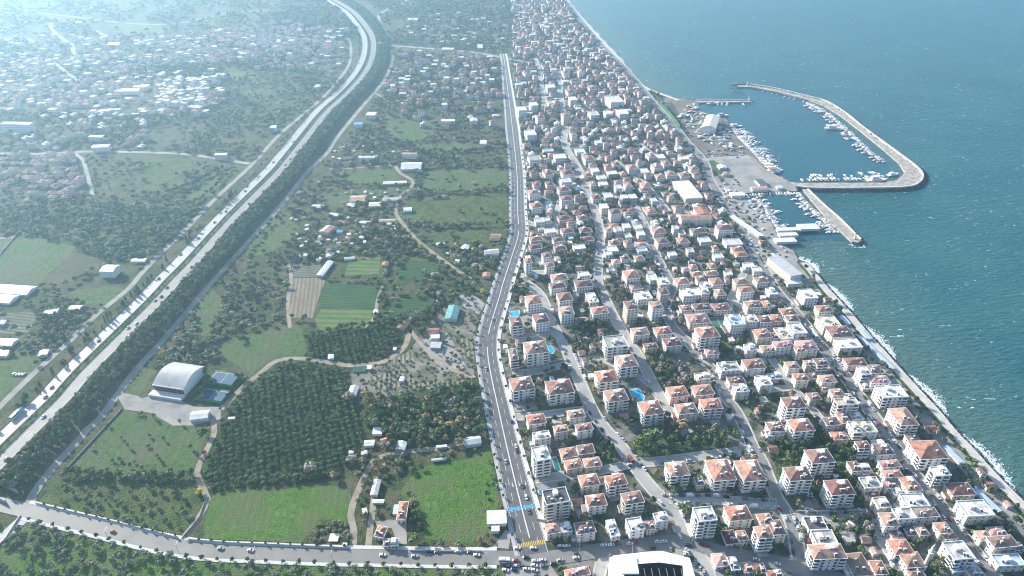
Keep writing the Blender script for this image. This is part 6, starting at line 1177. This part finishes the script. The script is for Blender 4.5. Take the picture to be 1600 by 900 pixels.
# town gardens: the nearest as trees of their own
LM = []
GT = []
xs, ys = scatter(TOWNW, 6.5, .5, .2)
for x, y in zip(xs.tolist(), ys.tolist()):
    if not inframe(x, y, 3, 10) or not free(x, y) or random.random() > (.62 + .7 * nz(x, y, .018, 5)) * (.75 if y > 700 else 1): continue
    px, py = PX(x, y)
    if px > 1030 + (py - 150) * .72 and py < 420: continue
    GT.append((y, x, U(1.5, 3.4), U(3, 7.5), random.choice(('dark', 'dark', 'mid', 'mid', 'olive', 'pine', 'autumn', 'mid'))))
for poly, sp, ti in (([(980, 690), (1120, 672), (1155, 706), (1060, 718), (985, 715)], 7.5, ('mid', 'dark', 'mid', 'autumn')), ([(1000, 565), (1030, 558), (1108, 600), (1085, 622), (1020, 592)], 6.5, ('autumn', 'autumn', 'mid', 'bare', 'dark')), ([(1205, 690), (1300, 672), (1340, 700), (1345, 785), (1290, 775), (1210, 740)], 6.5, ('mid', 'dark', 'pine')), ([(925, 432), (960, 430), (985, 460), (950, 480)], 6.5, ('autumn', 'mid', 'bare', 'dark')), ([(800, 440), (825, 428), (840, 455), (812, 475), (798, 470)], 5.5, ('dark', 'mid')),
                     ([(865, 400), (925, 398), (930, 425), (870, 428)], 6.5, ('mid', 'olive', 'autumn')), ([(940, 695), (968, 692), (978, 735), (942, 738)], 5.5, ('dark',)), ([(900, 495), (945, 505), (945, 525), (900, 520)], 6, ('dark', 'pine')), ([(895, 530), (935, 530), (930, 558), (900, 556)], 6, ('mid', 'olive')), ([(1310, 815), (1370, 812), (1372, 835), (1320, 840)], 6, ('dark', 'mid', 'bare')), ([(905, 345), (920, 340), (925, 390), (895, 395)], 5.5, ('dark', 'mid')), ([(1075, 765), (1105, 765), (1125, 775), (1080, 780)], 6, ('autumn', 'mid')), ([(1020, 740), (1050, 745), (1075, 772), (1040, 772)], 6, ('dark', 'mid'))):
    for x, y in zip(*[a.tolist() for a in scatter(GL(poly), sp, .4, .3)]):
        if free(x, y) and random.random() < .9: GT.append((y, x, U(2.2, 4.2), U(5, 10), random.choice(ti)))
GT.sort()
# ================================================================== LANDMARKS AND LABELS
LMK = [('the kidney-shaped turquoise pool', 995, 618), ('the eight-sided market hall', 1020, 880), ('the long white warehouse', 1074, 297), ('the long red-roofed school', 1090, 340), ('the cream boatyard shed', 1111, 190), ('the waterside fish restaurants', 1225, 365),
 ('the yellow boulevard junction', 830, 850), ('the blue boulevard crossing', 813, 790), ('the boulevard roundabout bulge', 815, 352), ('the white minaret', 1441, 888), ('the wooded park', 1065, 697), ('the bare brown grove', 1060, 595), ('the deep blue pool', 852, 767), ('the green ball court', 1125, 507), ('the long teal pool', 869, 727),
 ('the brown-roofed car park', 1295, 815), ('the cream seafront hall', 1226, 415), ('the long quayside hall', 1165, 352), ('the long promenade awning', 1369, 550), ('the blue seafront awning', 1492, 712), ('the seafront villa awning', 1540, 780), ('the garden street junction', 897, 575), ('the pale boulevard-bend pool', 803, 491), ('the inner street bend', 935, 345), ('the tiny round pool', 857, 318),
 ('the wooded tower gardens', 900, 412), ('the seafront car crossroads', 1400, 705), ('the coastal street top', 1050, 192), ('the green screen fence', 1047, 182), ('the seaward teal pool', 1217, 652), ('the park street corner', 1176, 700), ('the towers street junction', 1037, 778), ('the school street crook', 1112, 575), ('the seafront lane end', 1237, 604), ('the pool cross street', 930, 737), ('the upper street', 847, 135), ('the pier lane', 1040, 260), ('the kiosk lane', 1180, 610), ('the small promenade terrace', 1320, 500), ('the low lane', 1150, 450), ('the harbour spur', 1120, 250), ('the east lane', 1190, 500)]
LMW = [(n, *G(a, b)) for n, a, b in LMK]
def nearest(x, y): return min(LMW, key=lambda l: (l[1] - x) ** 2 + (l[2] - y) ** 2)
def side(dx, dy):
    return ('seaward of' if dx > 0 else 'inland of') if abs(dx) > abs(dy) else ('beyond' if dy > 0 else 'in front of')
SETS = {}
for t, x, y, look, auto in BL:
    if not auto: continue
    n, lx, ly = nearest(x, y); SETS.setdefault((n, side(x - lx, y - ly)), []).append(((x - lx) ** 2 + (y - ly) ** 2, t, look))
for (n, sd_), L in SETS.items():
    L.sort(key=lambda q: q[0])
    for i, (_, t, look) in enumerate(L):
        o_ = nth(i + 1) if i else 'nearest'; lab = f'{look}, {o_} {sd_} {n}'
        if len(lab.split()) > 15: lab = f"{look.replace('pale ', '').replace(' metal', '')}, {o_} {sd_} {n}"
        if len(lab.split()) > 16: lab = lab.replace(' hipped', '').replace(' flat', '')
        tag(t, lab, {'apartment_block': 'apartment block'}.get(t.name.split('.')[0], 'house'), 'town buildings ' + sd_ + ' ' + n)
S2 = {}
for t, x, y, look in OUTB:
    n, lx, ly = nearest(x, y); S2.setdefault((n, side(x - lx, y - ly)), []).append(((x - lx) ** 2 + (y - ly) ** 2, t, look))
for (n, sd_), L in S2.items():
    L.sort(key=lambda q: q[0])
    for i, (_, t, look) in enumerate(L): tag(t, f'{look}, {nth(i + 1) if i else "nearest"} annex {sd_} {n}', 'outbuilding', 'annexes ' + sd_ + ' ' + n)
ng = 0
for y, x, r, h, ti in GT:
    px, py = PX(x, y)
    if ng < 300 and 0 < px < 1600 and 0 < py < 900:
        n, lx, ly = nearest(x, y); s_ = side(x - lx, y - ly); ng += 1; tree('garden_tree', x, y, r, h, ti, f'{"yellowing" if ti == "autumn" else "leafless" if ti == "bare" else "green"} garden tree {s_} {n}', f'{"yellowing" if ti == "autumn" else "leafless" if ti == "bare" else "green"} garden trees {s_} {n}', 170, .18)
    else: add('far' if y > 1150 else 'garden', x, y, r, h, ti)
mass('orchard_trees', *MS['orchard'], 80, .26); mass('belt_trees', *MS['belt'], 80, .26); mass('woodland', *MS['wood'], 80, .25); mass('town_trees', *MS['garden'], 80, .25); mass('far_woodland', *MS['far'], 34, .36)

# ================================================================== VEHICLES
CARC = {'white': (.72, .72, .72), 'silver': (.42, .43, .44), 'black': (.02, .02, .022), 'red': (.32, .035, .035), 'blue': (.035, .06, .16), 'grey': (.13, .135, .14), 'yellow': (.6, .38, .03)}
TYRE = mat('tyre_rubber', (.02, .02, .02), .9, .05, 2)
def paint(c): return mat('car_paint_' + c, CARC[c], .3, .04, 1, spec=.5)
def carmesh(c):
    mb = MB(); prof = [(-2.15, .35), (2.1, .35), (2.15, .75), (1.15, .95), (-1.75, 1.0), (-2.15, .8)]
    for sy in (-1, 1): mb.face([(a, sy * .88, z) for a, z in prof][::-sy], 0)
    for i in range(len(prof)): (a, z), (b, w_) = prof[i], prof[(i + 1) % len(prof)]; mb.face([(a, -.88, z), (a, .88, z), (b, .88, w_), (b, -.88, w_)], 0)
    mb.face([(-1.35, -.68, 1.44), (.25, -.68, 1.44), (.25, .68, 1.44), (-1.35, .68, 1.44)], 0); return mb.mesh('body', [paint(c)])
mb = MB(); lo, hi = [(-1.75, -.84), (1.1, -.84), (1.1, .84), (-1.75, .84)], [(-1.35, -.68), (.25, -.68), (.25, .68), (-1.35, .68)]
for i in range(4): a, b, c_, d_ = lo[i], lo[(i + 1) % 4], hi[(i + 1) % 4], hi[i]; mb.face([(*a, .96), (*b, .96), (*c_, 1.43), (*d_, 1.43)])
GLS = mb.mesh('window_glass', [GLASS])
mb = MB(); w8 = [(.32 * math.cos(k * math.pi / 4), .32 * math.sin(k * math.pi / 4)) for k in range(8)]
mb.face([(a, -.1, b) for a, b in w8]); mb.face([(a, .1, b) for a, b in w8][::-1])
for k in range(8): (a, b), (c_, d_) = w8[k], w8[(k + 1) % 8]; mb.face([(a, -.1, b), (a, .1, b), (c_, .1, d_), (c_, -.1, d_)])
WHL = mb.mesh('wheel', [TYRE]); CM = {c: carmesh(c) for c in CARC}
def vanmesh(c):
    mb = MB(); mb.box(-.5, 0, .4, 4.2, 1.95, 1.9, 0); mb.box(2.1, 0, .4, 1.0, 1.9, 1.0, 0); return mb.mesh('body', [paint(c)])
VM = {c: vanmesh(c) for c in ('white', 'silver')}
NCAR = 0
def car(x, y, a, col, label, group, z=.2, parts=True, name='parked_car', van=False):
    global NCAR; NCAR += 1
    t = bpy.data.objects.new('van' if van else name, None); C.objects.link(t); t.location = (x, y, z); t.rotation_euler = (0, 0, a); tag(t, label, 'van' if van else 'car', group)
    place('body', VM[col if col in VM else 'white'] if van else CM[col], t)
    if van:
        mb = place('window_glass', GLS, t, (1.2, 0, .3), 0, (.5, 1.05, 1.1))
    else: place('window_glass', GLS, t)
    if parts:
        for sx in (-1.35, 1.35):
            for sy in (-.85, .85): place('wheel', WHL, t, (sx, sy, .34))
def rc(): return random.choice(('white',) * 10 + ('silver',) * 4 + ('black',) * 4 + ('grey',) * 4 + ('red', 'blue'))
def kerbcars(street, off, sp, prob, where, mn=380, both=False, par=True):
    L, hw = STW[street]; Lo = offset(L, off); n = 0; items = []; d = 4
    while d < length(Lo):
        x, y, a = along(Lo, d); d += sp * U(.92, 1.3)
        px, py = PX(x, y)
        if random.random() > prob or not (5 < px < 1595 and mn < py < 895): continue
        items.append((x, y, a))
    for i, (x, y, a) in enumerate(items[::-1]):
        c = rc(); car(x, y, a + (math.pi if off > 0 else 0) + U(-.05, .05) + (0 if par else math.pi / 2), c, f'{c} car on {where}, {nth(i + 1)} from the bottom', 'cars on ' + where, .2, PX(x, y)[1] > 600, van=random.random() < .08 and c in ('white', 'silver'))
kerbcars('coastal street', 3.6, 6.4, .72, 'the inland kerb of the coastal street', 300); kerbcars('coastal street', -3.6, 6.4, .62, 'the seaward kerb of the coastal street', 300); kerbcars('coastal street', .2, 17, .6, 'the middle lane of the coastal street', 330)
kerbcars('garden street', -5.2, 5.8, .6, 'the seaward kerb of garden street', 480); kerbcars('garden street', 3.4, 9, .4, 'the inland kerb of garden street', 480); kerbcars('school street', 3.2, 8, .5, 'the inland kerb of school street', 400); kerbcars('school street', -3.2, 9, .4, 'the seaward kerb of school street', 400)
kerbcars('park street', 2.8, 7, .6, 'the near kerb of park street', 600); kerbcars('towers street', -2.8, 5.5, .75, 'the far kerb of towers street', 700); kerbcars('towers street', 3.2, 7, .5, 'the near kerb of towers street', 700); kerbcars('inner street', 3.2, 11, .4, 'the inland kerb of inner street', 380); kerbcars('car park street', -3.0, 3.6, .8, 'the far row of the car park street', 700, par=False); kerbcars('car park street', 3.4, 5, .6, 'the near row of the car park street', 700); kerbcars('villa cross street', 2.4, 9, .4, 'the villa cross street', 500); kerbcars('pool cross street', -2.5, 9, .4, 'the pool cross street', 700); kerbcars('seafront lane', 2, 9, .4, 'the seafront lane', 500); kerbcars('market street', 4, 6, .7, 'the market street edge', 800)
def listcars(pts, lab, group, yaw_line=None, z=.3, name='car'):
    for i, q in enumerate(pts):
        px, py, c = q[:3]; x, y = G(px, py); a = q[3] if len(q) > 3 else 0
        if yaw_line: 
            j = min(range(len(yaw_line) - 1), key=lambda k: (yaw_line[k][0] - x) ** 2 + (yaw_line[k][1] - y) ** 2); a = math.atan2(yaw_line[j + 1][1] - yaw_line[j][1], yaw_line[j + 1][0] - yaw_line[j][0])
        car(x, y, a, c, lab.format(c=c, n=nth(i + 1)), group, z, py > 600, name)
# bottom road traffic, then the queue by the market
listcars([(177, 832, 'red'), (345, 858, 'silver'), (392, 861, 'white')], '{c} car driving on the bottom road, {n} from the underpass', 'moving cars on the bottom road', BR)
listcars([(598, 868, 'white'), (648, 870, 'silver'), (716, 862.5, 'white'), (745, 868, 'white'), (672, 863, 'black'), (684, 863, 'grey'), (735, 863, 'grey')], '{c} car on the boulevard end of the bottom road, {n} of seven', 'cars at the boulevard end of the bottom road', BR)
listcars([(808, 857, 'white'), (833, 857, 'white'), (943, 853, 'white'), (955, 852, 'white'), (966, 851, 'blue'), (984, 850, 'white'), (992, 849, 'red'), (806, 877, 'red'), (822, 872, 'black'), (836, 877, 'white'), (848, 876, 'white'), (875, 876, 'silver'), (900, 868, 'black'), (900, 872, 'white'), (1020, 858, 'black'), (1028, 847, 'white'), (1037, 847, 'white'), (1076, 853, 'black'), (1095, 851, 'black'), (1105, 853, 'red'), (1182, 875, 'white'), (1214, 882, 'white'), (876, 854, 'white'), (886, 854, 'white'), (905, 853, 'grey')], '{c} car by the market hall road, {n} in the loose queue', 'cars on the market hall road', BR)
listcars([(759, 577, 'silver'), (790, 722, 'silver'), (800, 660, 'black'), (815, 760, 'grey'), (806, 698, 'white'), (808, 705, 'black'), (826, 800, 'grey'), (822, 778, 'white'), (803, 305, 'white'), (802, 430, 'grey'), (770, 500, 'silver')], '{c} car on the boulevard, {n} as listed from the nursery', 'cars on the boulevard', BV)
# motorway
ML = [(68, 652, 'white'), (99, 567, 'grey'), (81, 606, 'black'), (71, 621, 'red'), (154, 533, 'grey'), (213, 506, 'white'), (200, 513, 'silver'), (242, 470, 'silver'), (252, 464, 'black'), (261, 450, 'black'), (299, 418, 'black'), (248, 436, 'black'), (282, 398, 'black'), (310, 373, 'black'), (335, 348, 'black'), (353, 331, 'black'), (389, 319, 'black'), (383, 299, 'grey'), (386, 292, 'black'), (411, 299, 'black'), (427, 254, 'black'), (446, 258, 'black'), (443, 264, 'white'), (454, 249, 'black'), (458, 222, 'black'), (463, 238, 'black'), (473, 228, 'black'), (478, 227, 'black'), (497, 203, 'black'), (514, 184, 'black'), (527, 170, 'black'), (540, 158, 'black'), (571, 117, 'black'), (565, 128, 'grey'), (562, 100, 'black'), (582, 95, 'black'), (585, 85, 'black'), (566, 72, 'black'), (10, 718, 'grey')]
listcars(ML, '{c} car driving on the motorway, {n} counted from the bus', 'moving cars on the motorway', MW, .2, 'moving_car')
def bus(px, py, line, col, lab, ln=12):
    x, y = G(px, py); j = min(range(len(line) - 1), key=lambda k: (line[k][0] - x) ** 2 + (line[k][1] - y) ** 2); a = math.atan2(line[j + 1][1] - line[j][1], line[j + 1][0] - line[j][0]); t = bpy.data.objects.new('bus', None); C.objects.link(t); t.location = (x, y, .2); t.rotation_euler = (0, 0, a); tag(t, lab, 'bus')
    mb = MB(); mb.box(0, 0, .35, ln, 2.5, 3.0, 0, bottom=True); mb.box(-1, 0, 3.35, 3, 1.8, .3, 0); mb.build('body', [col], t)
    for sy in (-1, 1): mb = MB(); mb.box(0, sy * 1.26, 1.6, ln - .8, .04, 1.1, 0); mb.build('window_strip', [GLASS], t)
    mb = MB(); mb.box(ln / 2 + .01, 0, 1.3, .04, 2.2, 1.5, 0); mb.build('windscreen', [GLASS], t)
    for sx in (-ln * .3, ln * .32):
        for sy in (-1.15, 1.15): place('wheel', WHL, t, (sx, sy, .45), 0, 1.4)
bus(27, 649, MW, mat('pale_bus_paint', (.62, .68, .70), .35, .05, 1), 'pale blue coach on the pale motorway carriageway near the frame edge'); bus(1271, 524, STW['coastal street'][0], mat('pale_bus_paint', (.62, .68, .70), .35, .05, 1), 'pale town bus on the coastal street by the orange seafront hotel'); bus(985, 720, STW['garden street'][0], mat('red_bus_paint', (.30, .07, .06), .35, .05, 1), 'red and white small bus on garden street by the park corner', 6); bus(788, 878, BR, mat('white_bus_paint', (.7, .7, .7), .35, .05, 1), 'white minibus at the boulevard end of the bottom road', 7)
for i, (a, b) in enumerate(((795, 884), (803, 884.5), (811, 884), (838, 884), (846, 884.5), (868, 881), (792, 891), (806, 892), (822, 891), (838, 892), (1077, 868), (1083, 873), (1088, 880), (1092, 887), (1097, 894), (1066, 868), (1258, 838), (1262, 846), (1250, 826), (1242, 812), (1240, 818))): c = rc(); car(*G(a + U(-4, 4), b + U(-1.2, 1.2)), R(U(-14, 14) + (75 if a > 1060 else 0)), c, f'{c} car parked around the market and grey roof lots, {nth(i + 1)} of them', 'cars around the market lots', .25)
# paddock cars by the frontage road
for i, (a, b) in enumerate(((22, 585), (27, 586), (32, 586), (37, 586))): car(*G(a, b), R(80), 'silver', f'silver car parked on the grass by the frontage road, {nth(i + 1)} of four', 'cars on the paddock', .1)
for i, (a, b) in enumerate(((1251, 799), (1259, 799.5), (1268, 800), (1276, 800.5), (1298, 804), (1305, 804), (1252, 772), (1257, 773), (1262, 773), (1268, 774))): car(*G(a, b), R(80 + U(-8, 8)), rc(), f'car in the towers car park, {nth(i + 1)} along its wall and forecourt', 'cars in the towers car park', .2)
for i in range(26): 
    a, b = U(1105, 1160), U(233, 246); c = random.choice(('white', 'white', 'silver', 'black')); car(*G(a, b), R(U(0, 180)), c, 'small ' + c + ' car on the gravel lot behind the fishing quay', c + ' cars on the gravel lot behind the quay', .2, False)
# street lamps near the market
LAMPM = mat('lamp_post_steel', (.45, .46, .47), .5, .05, 1, metal=.4)
mb = MB(); mb.prism([(.14 * math.cos(k * 1.047), .14 * math.sin(k * 1.047)) for k in range(6)], 0, 9); POLE = mb.mesh('pole', [LAMPM]); mb = MB(); mb.box(1.1, 0, 8.9, 2.2, .14, .14, 0, bottom=True); ARM = mb.mesh('arm', [LAMPM]); mb = MB(); mb.box(2.4, 0, 8.85, .9, .34, .16, 0, bottom=True); LHD = mb.mesh('lamp_head', [LAMPM])
for i, (a, b) in enumerate(((1155, 868), (1230, 888), (1080, 853), (987, 868), (905, 862), (815, 880), (760, 882), (640, 881), (520, 878), (400, 873), (280, 865), (170, 843), (1185, 745), (1232, 816), (1035, 782), (1210, 470), (1290, 575), (1355, 662), (1455, 800))):
    t = bpy.data.objects.new('street_lamp', None); C.objects.link(t); t.location = (*G(a, b), .1); t.rotation_euler = (0, 0, R(90)); n, *_ = nearest(*G(a, b)); tag(t, f'slim grey street lamp near {n}, {nth(i + 1)} on the tour from the market' if a > 780 else f'slim grey street lamp on the bottom road, {nth(i - 5)} from the boulevard', 'street lamp', 'street lamps'); place('pole', POLE, t); place('arm', ARM, t); place('lamp_head', LHD, t)

# ================================================================== BOATS
HULLC = {'white': (.6, .6, .59), 'blue': (.04, .12, .30), 'dark': (.06, .06, .07), 'red': (.35, .05, .04), 'pale blue': (.4, .55, .65), 'brown': (.2, .1, .05)}
def hullmesh(c):
    mb = MB(); O = [(-.5, -.15), (.18, -.17), (.5, 0), (.18, .17), (-.5, .15)]; I = [(a * .9, b * .75) for a, b in O]; k = len(O)
    for i in range(k):
        a, b = O[i], O[(i + 1) % k]; c0, c1 = I[i], I[(i + 1) % k]; za = .11 if O[i][0] > .4 else .07; zb = .11 if b[0] > .4 else .07
        mb.face([(c0[0], c0[1], -.04), (c1[0], c1[1], -.04), (*b, zb), (*a, za)], 0)
    mb.face([(a, b, .11 if a > .4 else .07) for a, b in O], 1); return mb.mesh('hull', [mat('hull_' + c.replace(' ', '_'), HULLC[c], .35, .08, 1), mat('boat_deck', (.6, .57, .52), .7, .1, 1)])
HM = {c: hullmesh(c) for c in HULLC}
mb = MB(); mb.box(-.08, 0, .07, .42, .2, .1, 0); mb.box(-.14, 0, .17, .26, .17, .06, 0); CAB = mb.mesh('cabin', [mat('boat_cabin_paint', (.56, .56, .55), .5, .1, .5, objvar=.3)]); mb = MB(); mb.box(.02, 0, .08, .3, .19, .13, 0); mb.box(-.28, 0, .18, .3, .24, .02, 0, bottom=True); CAB2 = mb.mesh('wheelhouse', [WHITE]); mb = MB(); mb.prism([(.006 * math.cos(k * 1.26) + .08, .006 * math.sin(k * 1.26)) for k in range(5)], .05, 1.15); mb.box(-.12, 0, .24, .4, .02, .02, 0, bottom=True); MAST = mb.mesh('mast', [LAMPM]); mb = MB(); mb.box(-.2, 0, .2, .5, .26, .02, 0, bottom=True); AWN = {c: (lambda m: m)(mb.mesh('awning', [mat('boat_awning_' + c, col, .7, .05, 1)])) for c, col in (('blue', (.05, .2, .5)), ('white', (.7, .7, .68)), ('orange', (.55, .2, .05)))}
def boat(x, y, a, ln, where, i, kind=None, z=-1.5):
    kind = kind or random.choice(('motor_boat',) * 5 + ('fishing_boat',) * 3 + ('sailing_boat',) * 2); c = random.choice(('white',) * 5 + ('blue', 'dark', 'dark', 'pale blue', 'brown', 'red')); t = bpy.data.objects.new(kind, None); C.objects.link(t); t.location = (x, y, z); t.rotation_euler = (0, 0, a); t.scale = (ln,) * 3
    tag(t, f'{c} {kind.replace("_", " ")} {where.format(nth(i))}', 'boat', 'boats ' + where.split('{')[0].strip()); place('hull', HM[c], t); place('cabin' if kind != 'fishing_boat' else 'wheelhouse', CAB if kind != 'fishing_boat' else CAB2, t)
    if kind == 'sailing_boat' or (kind == 'fishing_boat' and random.random() < .5): place('mast', MAST, t)
    if random.random() < .35: place('awning', AWN[random.choice(('blue', 'white', 'white', 'orange'))], t)
def quay(pts, sp, ln, where, sidev=1, prob=.92, two=False, kind=None):
    L = smooth(GL(pts), 4); d = 1; i = 0
    while d < length(L):
        x, y, a = along(L, d); lb = ln * U(.75, 1.3); d += sp * U(.8, 1.25)
        if random.random() > prob: continue
        i += 1; o_ = lb * .55; boat(x + math.sin(a) * sidev * o_, y - math.cos(a) * sidev * o_, a - sidev * math.pi / 2 + U(-.25, .25), lb, where, i, kind)
        if two and random.random() < .6: i += 1; o_ += lb * 1.0; boat(x + math.sin(a) * sidev * o_, y - math.cos(a) * sidev * o_, a - sidev * math.pi / 2 + U(-.3, .3), lb * .9, where, i, kind)
quay([(1186, 140), (1216, 147), (1262, 158.5)], 8, 6, 'moored {} from the tip along the outer breakwater', 1); quay([(1264, 159), (1290, 172), (1325, 200), (1360, 233), (1386, 252)], 4.2, 10, 'moored {} below the bend of the outer breakwater', 1, .97, True)
quay([(1388, 276), (1340, 281), (1290, 281.5), (1256, 283)], 4.6, 10, 'moored {} along the inner bottom quay from the hook', 1, .95, True); quay([(1143, 200), (1150, 213), (1170, 233), (1184, 252)], 4.4, 12, 'moored {} along the fishing quay by the boatyard', -1, .97, True); quay([(1184, 252), (1196, 265), (1206, 272)], 6, 18, 'moored {} on the fishing quay corner', -1, 1, False, 'fishing_boat'); quay([(1210, 274), (1235, 284)], 7, 8, 'moored {} on the curved quay below the fishing corner', -1, .6)
quay([(1170, 302), (1200, 300), (1244, 299)], 4.0, 8, 'berthed {} along the top wall of the small basin', 1, .9); quay([(1250, 300), (1270, 322), (1296, 346), (1312, 362)], 3.2, 8.5, 'berthed {} along the stone pier of the small basin', 1, .97, True); quay([(1173, 312), (1190, 320), (1196, 336), (1204, 347), (1212, 356)], 3.2, 9, 'berthed {} along the town side of the small basin', -1, .97, True); quay([(1120, 160), (1145, 161), (1168, 161)], 9, 11, 'moored {} below the short straight mole', 1, .8, False, 'sailing_boat')
for i, (a, b, ln, yw) in enumerate(((1113, 161, 20, 0), (1068, 183, 24, 20), (1129, 180, 22, 10), (1150, 197, 22, 5), (1302, 200, 26, -5), (1370, 281, 30, 5), (1395, 272, 20, 20))): boat(*G(a, b), R(yw), ln, 'of large size, {} in the harbour counted from the mole', i + 1, 'motor_boat', -1.4 if i not in (1,) else .6)
i = 0
for x, y in zip(*[v.tolist() for v in scatter(GL([(1060, 172), (1085, 160), (1090, 172), (1105, 185), (1140, 205), (1160, 235), (1130, 232), (1095, 225), (1075, 200)]), 12, .3)]):
    if free(x, y): i += 1; boat(x, y, R(U(0, 360)), U(8, 13), 'standing ashore, {} in the boatyard clutter', i, random.choice(('motor_boat', 'sailing_boat', 'motor_boat')), .7)
i = 0
for x, y in zip(*[v.tolist() for v in scatter(GL([(1120, 285), (1150, 280), (1160, 300), (1190, 350), (1205, 365), (1230, 395), (1215, 425), (1185, 390)]), 8.5, .4, .3)]):
    if free(x, y) and random.random() < .62: i += 1; c = rc(); car(x, y, R(U(0, 180)), c, f'{c} car on the harbour square, {nth(i)} from the fish restaurants', 'cars on the harbour square', .15, False)
i = 0
for x, y in zip(*[v.tolist() for v in scatter(GL([(1150, 300), (1166, 303), (1188, 322), (1200, 345), (1192, 352), (1170, 325)]), 8, .3)]):
    if free(x, y): i += 1; boat(x, y, R(U(0, 360)), U(6, 9), 'pulled ashore, {} beside the small basin', i, 'motor_boat', .5)
# ================================================================== HAZE
hm = bpy.data.materials.new('haze'); hm.use_nodes = True; n = hm.node_tree; n.nodes.remove(n.nodes['Principled BSDF']); pv = n.nodes.new('ShaderNodeVolumePrincipled'); pv.inputs['Color'].default_value = (.47, .75, .98, 1); pv.inputs['Density'].default_value = HAZE_D; pv.inputs['Anisotropy'].default_value = HAZE_G
n.links.new(pv.outputs[0], n.nodes['Material Output'].inputs['Volume'])
mb = MB(); mb.prism([(-9200, -2700), (9200, -2700), (9200, 9200), (-9200, 9200)], -4, H + 25, 0, bottom=True); o = mb.build('haze', [hm]); tag(o, kind='stuff')
